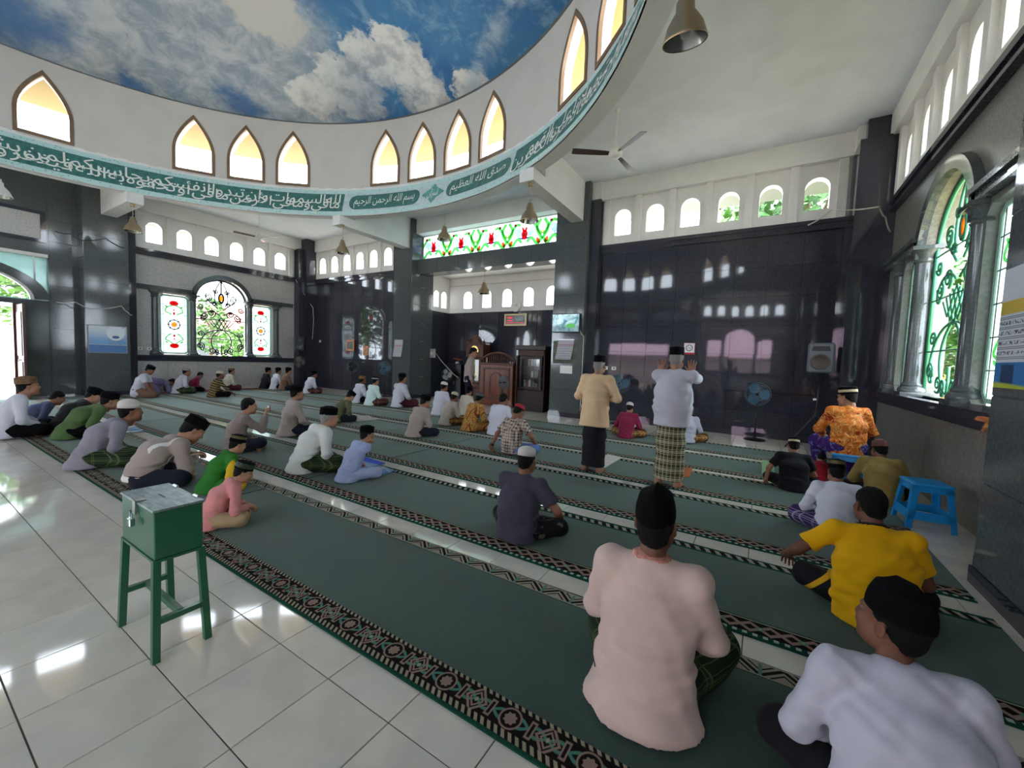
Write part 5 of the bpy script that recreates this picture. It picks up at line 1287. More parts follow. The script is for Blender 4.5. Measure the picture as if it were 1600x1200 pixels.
    if cap:
        o = link(capname or ('cap'), CAPS[cap], t0); tilt = -.10 if cap.startswith('kop') else -.05
        o.matrix_local = HR @ Matrix.Translation((0, -.012, .055 + capdz if not cap.startswith(('kop', 'red', 'grey')) else .072 + capdz)) @ Matrix.Rotation(tilt, 4, 'X')
    ARM[label] = dict(w={t: arm[t][2] * s for t in (-1, 1)}, e={t: arm[t][1] * s for t in (-1, 1)}, sh={t: shl[t] * s for t in (-1, 1)}, neck=neck * s, up=up2, s=s, obj=t0, shirt=shirt_o, chest=chest * s, pel=pel * s)
    return t0
mat('black_hair', '0c0908', .75, bump=.8, bscale=220, spec=.25); mat('grey_hair', '8d8a86', .7, bump=.4, bscale=300)
def fab(name, col, rough=.85, **k): return mat('cloth_' + name, col, rough, spec=.2, bump=k.pop('bump', .25), bscale=k.pop('bscale', 350), sheen=k.pop('sheen', .15), **k)

def band(label, name, cond, mt, off=.004):
    """a strap, belt or collar: the shirt surface where cond holds, lifted a little"""
    I = ARM[label]; me = I['shirt'].data; n = len(me.vertices); V = np.zeros(n * 3, np.float32); me.vertices.foreach_get('co', V); V = V.reshape(-1, 3)
    N = np.zeros(n * 3, np.float32); me.vertices.foreach_get('normal', N); N = N.reshape(-1, 3)
    F = np.zeros(len(me.loops), np.int32); me.loops.foreach_get('vertex_index', F); F = F.reshape(-1, 4); C = V[F].mean(1)
    F = F[cond(C, I)]
    if len(F) == 0: return None
    u, inv = np.unique(F, return_inverse=True); A = V[u] + N[u] * off; B = V[u] - N[u] * .002; F2 = inv.reshape(F.shape); k = len(u)
    e = np.concatenate([F2[:, [i, (i + 1) % 4]] for i in range(4)]); key = np.sort(e, 1); _, ix, ct = np.unique(key, axis=0, return_index=True, return_counts=True); bd = e[ix[ct == 1]]
    Fs = np.concatenate([F2, np.stack([bd[:, 1], bd[:, 0], bd[:, 0] + k, bd[:, 1] + k], 1)])
    return link(name, np_mesh(name, np.concatenate([A, B]), Fs, mt), I['obj'])
# ================================================================ PEOPLE of the photograph
wh = fab('white', 'cbcbd4'); whf = fab('near_white', 'c9c9d6'); whb = fab('cool_white', 'd3d5df'); mint = fab('mint', 'dde2d9'); mint2 = fab('pale_mint', 'cfe6e0'); cream_c = fab('cream', 'd9cdb9'); rose = fab('rosy_cream', 'dcc2b6', var=.05)
uni = fab('uniform', '8f827c', var=.05); uni2 = fab('uniform_light', 'a3968e', var=.05); lav = fab('lavender_grey', '8b8791', var=.06); olive = fab('olive', '5c5f43', var=.08); green_c = fab('leaf_green', '50693c', var=.07)
black_c = fab('black', '17171b'); char = fab('charcoal', '2a2729', var=.1); slate = fab('slate', '454350', var=.05); blue_c = fab('light_blue', 'a6b3d6', var=.04); beige_c = fab('sand', 'e6c79b', var=.04); maroon = fab('maroon', '8a2747', var=.05)
yellow_c = fab('yellow', 'f0b30c', var=.04); mustard = fab('mustard', '8f7a45', var=.12, vscale=14); pink = fab('pink', 'd98f8c', var=.05); navyb = fab('dusty_navy', '565b78', var=.08); purple = fab('purple_grey', '6a6486', var=.08); khaki = fab('khaki', 'ae9671', var=.06); jeans = fab('jeans', '6480b4', var=.1); beige2 = fab('stone', 'b4ab9b', var=.06); redc = fab('red', 'a81f2b', var=.06); brown_c = fab('cocoa', '75594a', var=.1); navy = fab('navy', '1c1e2b'); wine = fab('wine', '4f2029', var=.1); bluegrey = fab('blue_grey', '5f6880', var=.06)
def plaid(c):
    X, Y, Z = ex_coord(); a = ((X * 22).frac() - .5).abs().step(.24, .2); b = ((Z * 22).frac() - .5).abs().step(.24, .2); c2 = ((Y * 22).frac() - .5).abs().step(.24, .2)
    return ex_mix((a + b + c2) * .34, srgb('cdbfae'), srgb('3a2d2a'))
def stripes(c):
    X, Y, Z = ex_coord(); a = ((Z * 14 + Y * 4 + X * 2).frac() - .5).abs().step(.2, .15); return ex_mix(a, srgb('4a3d2d'), srgb('9a8358'))
def batik_b(c):
    X, Y, Z = ex_coord(); w = ((Z * 3 + (X * 5).frac().__sub__(.5).abs() * 1.6).frac() - .5).abs(); d = ex_voro(38)
    col = ex_mix(d.step(.4, .3), srgb('b98a45'), srgb('4a3020')); col = ex_mix(w.step(.14, .11), col, srgb('8a4a22')); return ex_mix((w - .16).abs().step(.03, .02), col, srgb('d5ad62'))
def batik_o(c):
    n = ex_noise(6, 5, .6, dist=1.8); n2 = ex_noise(9, 3, .5, dist=2.2); col = ex_mix(n.step(.42, .5), srgb('a83212'), srgb('d9761f')); col = ex_mix((n2 - .5).abs().step(.03, .012), col, srgb('f0bf6a')); return ex_mix(n2.step(.34, .28), col, srgb('7d2413'))
def sarong_p(cs_):
    def f(c):
        X, Y, Z = ex_coord(); an = Y.atan2(X) * .17
        a = ((an * 15).frac() - .5).abs(); b = ((Z * 9).frac() - .5).abs(); col = ex_mix(b.step(.34, .3), srgb(cs_[0]), srgb(cs_[1])); col = ex_mix(a.step(.32, .28) * .6, col, srgb(cs_[1]))
        col = ex_mix((a - .42).abs().step(.03, .02), col, srgb(cs_[2])); col = ex_mix((b - .42).abs().step(.03, .02), col, srgb(cs_[2])); return ex_mix((b - .2).abs().step(.02, .012), col, srgb(cs_[2]))
    return f
plaid_m = mat('cloth_plaid', 'cdbfae', .85, spec=.2, pattern=plaid); stripe_m = mat('cloth_stripes', '6d5a40', .85, spec=.2, pattern=stripes); batikb_m = mat('cloth_batik_brown', 'b98a45', .85, spec=.2, pattern=batik_b); batiko_m = mat('cloth_batik_orange', 'd2641e', .7, spec=.3, pattern=batik_o)
sar_o = mat('sarong_olive', '6d6a44', .85, spec=.2, bump=.2, bscale=300, pattern=sarong_p(('7d7652', '4a4a33', 'd9d2b4'))); sar_p = mat('sarong_purple', '4a3a6a', .85, spec=.2, pattern=sarong_p(('4b3b6e', '372a56', '9a92ad'))); sar_g = mat('sarong_green', '2c3f25', .85, spec=.2, pattern=sarong_p(('2f4227', '1f2c1b', '55643f'))); sar_w = mat('sarong_wine', '4f2029', .85, spec=.2, pattern=sarong_p(('5a2a2e', '3f1a20', '8a6a5a'))); sar_b = mat('sarong_brown', '7a4f2c', .85, spec=.2, pattern=sarong_p(('8a5a30', '5a381f', 'c09a62')))
def boyg(c):
    X, Y, Z = ex_coord(); n = ex_noise(20, 2); col = ex_mix((X.abs() - .17).step(0, .012), srgb('2f7a2c'), srgb('e0b92a')); return col
boy_m = mat('cloth_boy_green', '2f7a2c', .8, spec=.2, pattern=boyg)
def trk(c):
    X, Y, Z = ex_coord(); a = ((X.abs() * 2.2 + Y * 1.1 + Z * 2.0)); return ex_mix((a - .93).abs().step(.05, .04), srgb('17171b'), srgb('d9a520'))
track_m = mat('cloth_track', '17171b', .8, spec=.2, pattern=trk)
sar_purple = mat('sarong_violet_print', '4a2a7a', .8, spec=.2, pattern=lambda c: ex_mix(ex_noise(12, 3, dist=1).step(.55, .6), srgb('43246e'), srgb('6f7fc0')))
SK = ['8d614a', 'a0745a', '7a5240', 'b08467']
NK = {-1: (-.25, .33, .12), 1: (.25, .33, .12)}
def seat(px, py, back=.17):
    if px < 20 and abs(py) < 20: return (px, py)
    p = atz(px, py); d = Vector((p.x, p.y)); k = 1 + back / d.length; return (p.x * k, p.y * k)
def P(label, bp, top, face=0, back=.17, **k):
    return person(label, seat(*bp, back), face, top=top, **k)
# --- row along the tiled aisle
P('person in white shirt and brown cap sitting beside the doorway end', (-9.62, 1.12), (25, 588), 5, q=1, shirt=wh, cap='pecibrown', lean=12, bow=14, hp=-6, skincol=SK[1], seed=11, knees=NK)
P('bareheaded person in dusty navy shirt between white and black shirts', (-10.35, 1.42), (48, 612), 5, q=1, shirt=navyb, cap=None, lean=30, bow=26, hp=25, skincol=SK[1], seed=12, knees=NK)
P('person in black shirt and black cap bending far forward', (-9.78, 1.72), (108, 606), 5, q=1, shirt=char, cap='peci', lean=26, bow=30, hp=22, skincol=SK[3], seed=13, knees=NK, hy=15)
P('person in green shirt and black cap hunched over lap', (-8.98, 1.66), (140, 612), 5, q=1, shirt=green_c, cap='peci', lean=32, bow=34, hp=10, skincol=SK[1], seed=14, knees=NK)
P('person in lavender grey shirt and tall white cap with green sarong', (140, 735), (162, 627), 5, q=1, shirt=lav, cap='kopiahtall', lean=22, bow=30, hp=-4, skincol=SK[0], pants=sar_g, lower='sarong', seed=15, flare=.02)
pol = P('person in beige uniform with white shoulder strap and white belt', (215, 772), (278, 652), 6, q=0, shirt=uni2, cap='peci', lean=32, bow=34, hp=34, skincol=SK[3], pants=navy, seed=16, rh=(.12, .42, .28), lh=(-.06, .44, .28), wide=1.05, hem=.10)
P('child in green and yellow shirt with embroidered black cap', (-4.74, 1.86), (312, 680), 8, q=1, shirt=boy_m, cap='pecigold', lean=22, bow=22, hp=14, skincol=SK[3], pants=boy_m, seed=17)
P('child in pink shirt with khaki trousers and black cap', (328, 836), (318, 721), 14, q=0, shirt=pink, cap='pecigreen', lean=24, bow=24, hp=18, hy=14, skincol=SK[3], pants=khaki, seed=18, rh=(.12, .38, .2), lh=(.0, .4, .2))
# --- middle rows
ph = P('bareheaded person in brown uniform holding up a phone', (365, 712), (385, 622), 12, q=0, shirt=uni, cap=None, lean=10, bow=16, hp=4, skincol=SK[3], pants=navy, seed=21, rh=(.17, .40, .60), rhand='grip', rpole=(.15, .35, -1), knees={-1: (-.3, .3, .12), 1: (.30, .30, .17)}, hem=.05)
P('person in beige uniform and black cap sitting upright', (452, 684), (462, 602), 10, q=1, shirt=uni2, cap='peci', lean=4, bow=10, hp=0, skincol=SK[1], pants=navy, seed=22, knees=NK)
P('person in pale mint shirt and black cap with green sarong', (-4.74, 2.84), (500, 635), 10, q=0, shirt=mint, cap='peci', lean=20, bow=24, hp=2, hy=8, skincol=SK[3], pants=sar_g, lower='sarong', seed=23, hairm=MATS['grey_hair'], wide=1.06)
P('child in light blue clothes and black cap with hand at chin', (-4.0, 2.95), (535, 665), 10, q=0, shirt=blue_c, cap='peci', lean=18, bow=20, hp=4, hy=10, skincol=SK[3], pants=blue_c, seed=24, knees=NK, rh=(.05, .25, .56), rhand='grip')
P('person in olive shirt and black cap looking down', (527, 662), (543, 612), 10, q=1, shirt=olive, cap='peci', lean=20, bow=26, hp=36, skincol=SK[3], pants=navy, seed=25)
P('person in white shirt and tan cap in front row', (557, 631), (563, 587), 8, q=1, shirt=wh, cap='peciorange', lean=10, bow=14, skincol=SK[0], seed=26, knees=NK)
P('person in pale mint shirt with grey banded cap and maroon sarong', (579, 635), (578, 588), 8, q=1, shirt=mint2, cap='pecigrey', lean=6, bow=12, skincol=SK[1], pants=sar_w, lower='sarong', seed=27, knees=NK)
P('person in white shirt and black cap before the pillar', (622, 638), (624, 583), 8, q=1, shirt=wh, cap='peci', lean=4, bow=10, hp=-6, skincol=SK[1], pants=wine, lower='sarong', seed=28, knees=NK)
P('person in beige uniform and black cap with arms over lap', (648, 686), (656, 617), 8, q=1, shirt=uni2, cap='peci', lean=12, bow=20, hp=14, hy=12, skincol=SK[1], pants=navy, seed=29)
P('person in white shirt and white knitted cap near the niche', (685, 650), (687, 597), 5, q=1, shirt=wh, cap='kopiah', lean=8, bow=14, hp=8, skincol=SK[0], pants=wh, lower='sarong', seed=30, knees=NK)
P('person in stone grey shirt and cream cap near the niche', (697, 667), (702, 613), 8, q=1, shirt=beige2, cap='kopiahcream', lean=14, bow=20, hp=14, skincol=SK[2], pants=sar_b, lower='sarong', seed=31, knees=NK)
P('person in cream white shirt and black cap near the niche', (724, 650), (724, 605), 5, q=1, shirt=cream_c, cap='peci', lean=10, bow=20, hp=14, skincol=SK[1], seed=32, knees=NK)
P('person in brown and gold batik shirt near the niche', (734, 676), (745, 614), 12, q=1, shirt=batikb_m, cap='greycap', lean=14, bow=20, hp=14, skincol=SK[1], pants=batikb_m, lower='sarong', seed=33, knees=NK)
P('person with dark hair in pale blue-white shirt by red capped neighbour', (775, 682), (783, 615), 5, q=1, shirt=whb, cap=None, lean=10, bow=16, hp=12, skincol=SK[0], seed=34, knees=NK)
pl = P('person in checked shirt and red cap with jeans leaning on one hand', (797, 715), (801, 632), 5, q=0, shirt=plaid_m, cap='redcap', sleeve='short', lean=8, bow=18, hp=26, hy=12, skincol=SK[0], pants=jeans, seed=35, lh=(-.36, -.12, .07), lhand='flat', rh=(.34, .26, .2), hem=.04)
P('person in slate grey shirt and white cap sitting on second carpet row', (805, 862), (810, 699), -2, q=0, shirt=slate, cap='kopiah', sleeve='short', lean=6, bow=14, hp=4, hy=0, skincol=SK[0], pants=mat('cloth_camo', '1f1f22', .8, spec=.2, pattern=lambda c: ex_mix(ex_noise(16, 2).step(.6, .63), srgb('17171a'), srgb('66624f'))), seed=36, rh=(.32, .30, .22), lh=(-.02, .38, .16), wide=1.08, hem=.03)
P('person in dark maroon shirt and white cap before the qibla wall', (977, 687), (984, 629), 0, q=1, shirt=maroon, cap='kopiah', lean=12, bow=18, hp=12, skincol=SK[1], pants=sar_b, lower='sarong', seed=37)
P('person in grey-white shirt with brown sarong partly behind standing figure', (1072, 694), (1062, 632), 0, q=1, shirt=fab('lilac_grey', 'b3b4c2'), cap='peci', lean=8, bow=14, skincol=SK[1], pants=sar_b, lower='sarong', seed=38)
# --- standing
def stand(label, feet, top, face, **k): p = atz(*feet); return person(label, (p.x, p.y), face, 'stand', top=top, **k)
stand('person standing in sand coloured shirt with folded arms and black sarong', (925, 737), (935, 555), 0, q=0, shirt=beige_c, cap='peci', lower='sarong', pants=mat('sarong_black', '1b1a1e', .8, spec=.25, var=.2, vscale=20), lh=(-.10, .22, 1.10), rh=(.12, .20, 1.06), sleeve='three', hairm=MATS['grey_hair'], skincol=SK[1], seed=41, wide=1.06, long=.10, lean=2, bow=6, flare=.02)
stand('person standing in white shirt raising both hands with olive checked sarong', (1043, 760), (1050, 541), 0, q=0, shirt=wh, cap='peci', lower='sarong', pants=sar_o, lh=(-.175, .07, 1.37), rh=(.175, .07, 1.37), lhand='flat', rhand='flat', open_=True, hairm=MATS['grey_hair'], skincol=SK[1], seed=42, wide=1.12, long=.03, lean=2, bow=4, belly=.01)
stand('person standing in beige uniform beside the pulpit', (731, 643), (731, 543), 60, q=1, shirt=uni2, cap=None, pants=navy, skincol=SK[1], seed=43, lean=3, bow=6, hp=12)
# --- right hand side
P('person in black short sleeved shirt leaning on one hand', (1238, 772), (1243, 683), -4, q=0, shirt=black_c, cap='pecicream', sleeve='short', lean=12, bow=22, hp=14, skincol=SK[1], pants=black_c, seed=51, lh=(-.38, .12, .06), lhand='flat', wide=1.1)
P('child in red shirt bending forward beside black shirted person', (1277, 762), (1290, 722), 10, q=1, shirt=redc, cap=None, lean=30, bow=40, hp=40, skincol=SK[3], pants=redc, seed=52, back=.12)
orange_loc = atz(1322, 752)
person('person in orange batik shirt seated on blue stool', (1.0, 6.62), -10, 'stool', s=.98, q=0, shirt=batiko_m, cap='pecicream', lean=4, bow=14, hp=6, hy=-40, skincol=SK[1], lower='sarong', pants=sar_purple, seed=53, wide=1.0, seatz=.44)
P('person in mustard brown shirt and dusky cap by the wall', (1378, 792), (1372, 686), -4, q=0, shirt=mustard, cap='pecimaroon', lean=16, bow=24, hp=12, hy=-14, skincol=SK[2], pants=black_c, seed=54, wide=1.08)
P('person in pale grey-white shirt with purple checked sarong', (1305, 850), (1322, 718), -4, q=0, shirt=whb, cap='pecigold', lean=10, bow=22, hp=10, skincol=SK[0], pants=sar_p, lower='sarong', seed=55, wide=1.06)
P('bareheaded person in yellow polo shirt with hand resting on knee', (1362, 996), (1375, 762), -6, q=0, shirt=yellow_c, cap=None, sleeve='short', lean=10, bow=20, hp=6, hy=-10, skincol='6e4837', pants=track_m, seed=56, lh=(-.45, .34, .21), lhand='relaxed', wide=1.18, belly=.01)
person('person in white shirt and black cap turning head, nearest the aisle end', (.47, 1.62), -8, 'cross', q=0, shirt=whf, cap='pecihigh', lean=14, bow=18, hp=-8, hy=-42, skincol='7a5240', pants=black_c, seed=57, wide=1.14, top=(1400, 925))
P('person in rosy cream shirt and tall black cap sitting on first carpet', (998, 1150), (1016, 772), -2, q=0, shirt=rose, cap='pecihigh', lean=3, bow=8, hp=-12, skincol='7a5240', pants=sar_g, lower='sarong', seed=58, sleeve='three', wide=1.04, flare=.03, knees={-1: (-.25, .36, .13), 1: (.25, .36, .13)})
# --- far left corner
p_ = atz(216, 622); person('person in white shirt and black cap kneeling by the far wall', (p_.x, p_.y), 35, 'kneel', q=1, shirt=wh, cap='peci', lean=16, bow=20, hp=26, skincol=SK[0], sleeve='short', seed=61, top=(219, 571), pants=brown_c, rh=(.2, .42, .1), s=.92)
person('person in purple grey clothes bowing down on the floor', (-15.9, 4.75), 10, 'prostrate', q=1, s=.9, shirt=purple, cap=None, lean=98, bow=6, hp=70, skincol=SK[0], seed=62, pants=purple)
person('person in maroon clothes partly behind white shirted neighbour', (-16.0, 5.75), 10, 'cross', q=1, s=.8, shirt=maroon, cap=None, lean=14, bow=26, hp=30, skincol=SK[0], seed=63)
P('person in white shirt with striped cap by the far wall', (278, 616), (285, 574), 8, q=1, shirt=wh, cap='pecistripe', lean=12, bow=18, hp=2, skincol=SK[1], seed=64, knees=NK, pants=sar_g, lower='sarong')
P('person in brown striped shirt reaching one arm forward', (334, 622), (333, 580), 8, q=1, shirt=stripe_m, cap='kopiahcream', lean=8, bow=14, skincol=SK[2], seed=65, knees=NK, rh=(.2, .48, .14))
person('person in cream shirt sitting below the arched window', (-15.95, 6.75), 5, 'cross', q=1, s=.9, shirt=cream_c, cap='pecibrown', lean=8, bow=14, skincol=SK[1], seed=66, knees=NK, pants=wine, lower='sarong')
person('person in black clothes sitting against the far wall', (-16.0, 8.05), 5, 'cross', q=1, s=.9, shirt=char, cap='peci', lean=6, bow=12, skincol=SK[1], seed=67, knees=NK)
person('person in white shirt between black and brown shirts by far wall', (-15.48, 8.15), 5, 'cross', q=1, s=.92, shirt=wh, cap='peci', lean=6, bow=12, skincol=SK[1], seed=68, knees=NK)
P('person in cocoa brown shirt and black cap near far corner', (-14.95, 8.2), (437, 574), 8, q=1, shirt=brown_c, cap='peci', lean=8, bow=14, skincol=SK[1], seed=69, knees=NK, pants=navy)
P('person in white shirt and black cap with maroon sarong in far corner', (481, 616), (484, 579), 8, q=1, shirt=wh, cap='peci', lean=10, bow=18, hp=8, skincol=SK[0], seed=70, pants=sar_w, lower='sarong')
# ================================================================ PROPS
wood_r = mat('red_wood', '7a3b22', .32, var=.28, vscale=9, stretch=(1, 1, .12), coat=.15); wood_c = mat('carved_wood', '5a3320', .4, var=.35, vscale=22, bump=.8, bscale=60); wood_k = mat('dark_carved_wood', '2c1a18', .35, var=.3, vscale=20, bump=.6, bscale=70)
boxg = mat('green_paint', '1e6242', .28, var=.06, vscale=4, coat=.1); tin = mat('worn_tin', '8b9a98', .38, .55, var=.3, vscale=16, stretch=(1, 4, 1)); tinf = mat('chrome', 'c8ccd0', .15, 1.)
# ---- donation box on legs
db = thing('donation_box', 'green metal donation box with padlock on four splayed legs', 'donation box', (-2.565, .79, 0))
hx, hy_, zb, zt = .215, .097, .484, .712
MB().bbox(-hx, hx, -hy_, hy_, zb, zt, .004).build('box', boxg, db)
MB().box(-hx - .005, hx + .005, -hy_ - .005, hy_ + .005, zb - .012, zb).build('base_frame', boxg, db)
lid = MB().bbox(-hx - .006, hx + .006, -hy_ - .006, hy_ + .006, zt, zt + .012, .003).build('lid', tin, db)
MB().box(-.035, .035, -.004, .004, zt + .012, zt + .0135).build('coin_slot', blackm, lid)
for x in (-.13, .13): MB().cone((x - .025, hy_ + .004, zt + .012), (x + .025, hy_ + .004, zt + .012), .007, n=8).build('hinge', steel, db)
hs_ = MB(); hs_.box(-.018, .018, -hy_ - .012, -hy_ - .006, zt - .05, zt + .016); hs_.box(-.018, .018, -hy_ - .01, -hy_ + .03, zt + .012, zt + .016); hs_.build('hasp', steel, db)
for sx in (-1, 1):
    for sy in (-1, 1): MB().bar((sx * .205, sy * .088, zb), (sx * .232, sy * .105, 0), .03, .03, up=(0, 1, 0)).build('leg', boxg, db)
for sx in (-1, 1): MB().bar((sx * .222, -.098, .19), (sx * .222, .098, .19), .026, .026).build('stretcher', boxg, db)
MB().bar((-.222, 0, .19), (.222, 0, .19), .026, .026).build('stretcher', boxg, db)
pd = MB().bbox(-.02, .02, -hy_ - .035, -hy_ - .013, zt - .105, zt - .065, .004).build('padlock', tinf, db)
MB().tube([(-.013, -hy_ - .024, zt - .066), (-.013, -hy_ - .024, zt - .04), (0, -hy_ - .024, zt - .03), (.013, -hy_ - .024, zt - .04), (.013, -hy_ - .024, zt - .066)], .004, 6).build('shackle', tinf, pd)
MB().box(.04, .15, hy_ + 0, hy_ + .012, zt - .03, zt - .024).build('rim', boxg, db)
# ---- pulpit
mim = thing('pulpit', 'red-brown wooden pulpit with arched panel and spindle gallery', 'pulpit', (-7.05, 10.75, 0))
MB().bbox(-.62, .62, -.28, .28, .05, 1.30, .012).build('body', wood_r, mim); MB().bbox(-.67, .67, -.32, .32, 0, .07, .01).build('plinth', wood_r, mim); MB().bbox(-.66, .66, -.32, .32, 1.28, 1.35, .01).build('top_rail', wood_c, mim)
LM = lambda u, d, z: (u, -.28 - d, z)
MB(LM).strip([(-.5, .2), (.5, .2), (.5, 1.2), (-.5, 1.2)], [(-.44, .26), (.44, .26), (.44, 1.14), (-.44, 1.14)], 0, .018).build('panel_frame', wood_c, mim)
ar = arch(-.24, .24, .32, .82, 14); MB(LM).strip(ar, grow(ar, -.04), 0, .022).build('arch_moulding', wood_c, mim); MB(LM).plate(grow(ar, -.045), 0, .012).build('arched_panel', wood_r, mim)
for k in range(17):
    x = -.6 + k * .075; h = .30 - .22 * (x / .64) ** 2
    MB().lathe([(.012, 0), (.02, .02), (.012, .05), (.02, h * .5), (.012, h - .03), (.016, h)], (x, -.24, 1.35), 8).build('spindle', wood_c, mim, True)
MB().tube([(-.64 + 1.28 * i / 20, -.24, 1.35 + .32 - .24 * ((-.64 + 1.28 * i / 20) / .64) ** 2) for i in range(21)], .028, 8).build('gallery_rail', wood_c, mim, True)
for x in (-.64, .64): MB().lathe([(.03, 0), (.04, .03), (.025, .06), (.035, .12), (.0, .17)], (x, -.24, 1.33), 10).build('finial', wood_c, mim, True)
MB().box(.4, .55, -.2, -.1, 1.35, 1.40).build('paper_pad', whitep, mim)
# ---- longcase clock
ck = thing('longcase_clock', 'tall carved wooden clock with brass dial and scroll pediment', 'clock', (-8.35, 11.25, 0))
MB().bbox(-.33, .33, -.2, .2, 0, .45, .015).build('base', wood_c, ck); MB().bbox(-.26, .26, -.16, .16, .45, 1.5, .012).build('trunk', wood_c, ck); MB().bbox(-.36, .36, -.21, .21, 1.5, 1.95, .015).build('hood', wood_c, ck)
MB(lambda u, d, z: (u, -d, z)).plate([(-.40, 1.95), (.40, 1.95), (.36, 2.03), (.2, 2.08), (.16, 2.2), (.05, 2.25), (-.05, 2.25), (-.16, 2.2), (-.2, 2.08), (-.36, 2.03)], .2, .14).build('pediment', wood_c, ck)
for s_ in (-1, 1):
    MB().tube([(s_ * x, -.215, z) for x, z in spiral((.2, 2.05), .02, .1, 0, 1.4, 20)], .02, 6).build('pediment_scroll', wood_c, ck, True)
    MB().lathe([(.05, 0), (.03, .05), (.035, .3), (.03, .38), (.05, .43)], (s_ * .34, -.2, 1.51), 10).build('hood_column', wood_c, ck, True); MB().lathe([(.03, 0), (.04, .04), (.01, .08), (0, .16)], (s_ * .34, -.15, 2.0), 8).build('finial', wood_c, ck, True)
brs = mat('polished_brass', 'c8a765', .25, .9)
CD = Matrix.Translation((0, -.215, 1.73)) @ Matrix.Rotation(PI / 2, 4, 'X')
MB().lathe([(.17, 0), (.17, .012), (.15, .016), (.12, .012), (0, .012)], (0, 0, 0), 28, X=CD).build('dial', brs, ck, 'auto')
MB().bar((0, -.235, 1.73), (.05, -.235, 1.80), .012, .004).build('clock_hand', blackm, ck); MB().bar((0, -.235, 1.73), (-.02, -.235, 1.86), .009, .004).build('clock_hand', blackm, ck)
MB().box(-.17, .17, -.172, -.16, .6, 1.42).build('trunk_door', mat('dark_glass', '1a1512', .05, spec=.6), ck)
MB().lathe([(.06, 0), (.06, .01), (0, .015)], (0, 0, 0), 16, X=Matrix.Translation((0, -.175, .85)) @ Matrix.Rotation(PI / 2, 4, 'X')).build('pendulum', brs, ck); MB().box(-.006, .006, -.182, -.174, .88, 1.4).build('pendulum_rod', brs, ck)
# ---- bookcase
bk = thing('bookcase', 'dark carved bookcase with glass door and barley twist columns', 'bookcase', (-5.66, 10.35, 0))
MB().bbox(-.46, .46, -.2, .22, 0, .1, .01).build('plinth', wood_k, bk); MB().box(-.44, .44, .18, .2, .1, 1.78).build('back_panel', wood_k, bk)
for x in (-.44, .42): MB().box(x, x + .02, -.17, .2, .1, 1.78).build('side_panel', wood_k, bk)
MB().bbox(-.49, .49, -.23, .22, 1.76, 1.9, .015).build('cornice', wood_k, bk); MB().box(-.42, .42, -.19, -.16, 1.6, 1.76).build('carved_frieze', mat('carving', '4a2d26', .5, bump=1, bscale=50), bk)
for z in (.12, .62, .95, 1.28): MB().box(-.42, .42, -.15, .18, z, z + .025).build('shelf', wood_k, bk)
MB().box(-.42, .42, -.18, -.15, .1, .6).build('lower_door', wood_k, bk)
for x in (-.455, .455):
    MB().tube([(x + .012 * math.cos(t * 3.2), -.19 + .012 * math.sin(t * 3.2), .12 + .03 * t) for t in range(50)], .026, 7).build('twist_column', wood_k, bk, True)
dg_ = MB(lambda u, d, z: (u, -.165 - d, z)).strip([(-.36, .64), (.36, .64), (.36, 1.58), (-.36, 1.58)], [(-.29, .71), (.29, .71), (.29, 1.51), (-.29, 1.51)], 0, .025).build('glass_door', wood_k, bk)
MB().box(-.29, .29, -.172, -.168, .71, 1.51).build('pane', glassy('clear_glass', 'ffffff', 1.0, .02, .10), dg_)
bc = ['b8b2a4', '6f7f8f', '8a4b3f', 'd7d2c4', '4f6a58', '9c8a5f', '3f4656']; bn = ['stone', 'blue-grey', 'rust red', 'cream', 'green', 'tan', 'navy']
for z, xs, kk in ((.645, (-.24, .16), 0), (.975, (.0, .22), 3), (1.305, (-.12, .2), 5)):
    x = xs[0]; i = kk
    while x < xs[1]:
        w = RND.uniform(.045, .065); h = RND.uniform(.17, .26); cc = bc[i % 7]; nm_ = bn[i % 7]; i += 1
        o = MB().bbox(-w / 2 + .001, w / 2 - .001, -.08, .08, 0, h, .003).build('book', mat('book_' + cc, cc, .6)); o.location = (-5.66 + x, 10.35, z)
        tag(o, 'small %s upright book on %s glazed shelf of dark bookcase' % (nm_, {.645: 'lowest', .975: 'middle', 1.305: 'top'}[z]), 'book', '%s books on the %s shelf of the bookcase' % (nm_, {.645: 'lowest', .975: 'middle', 1.305: 'top'}[z])); x += w + .002
# ---- television, calendars, papers on the pillars
tv = thing('television', 'flat television on the pillar showing blue-green picture', 'television', (-4.44, 9.78, 2.24))
MB().bbox(-.39, .39, -.02, .03, 0, .49, .006).build('housing', blackm, tv)
def tvp(c):
    X, Y, Z = ex_coord(); n = ex_noise(5, 5, .6, dist=.6); col = ex_mix(n.step(.35, .65), srgb('2c6f80'), srgb('b9d9dd')); col = ex_mix((Z - .12).step(.12, 0) * .7, col, srgb('2a4a55'))
    g_ = hypot((X - .15) * .75, (Z - .17) * 1.7); return ex_mix(g_.step(.11, .09), col, srgb('3f9a3a'))
def screen(name, pat, e):
    m = bpy.data.materials.new(name); m.use_nodes = True; Ex.nt = m.node_tree; b = m.node_tree.nodes['Principled BSDF']; c = pat(None); m.node_tree.links.new(c.s, b.inputs['Emission Color']); b.inputs['Emission Strength'].default_value = e
    b.inputs['Base Color'].default_value = (.02, .02, .02, 1); b.inputs['Roughness'].default_value = .15; return m
MB().box(-.375, .375, -.024, -.02, .02, .47).build('screen', screen('tv_picture', tvp, .35), tv)
MB().bar((0, .03, .24), (0, .07, .24), .1).build('bracket', steel, tv)
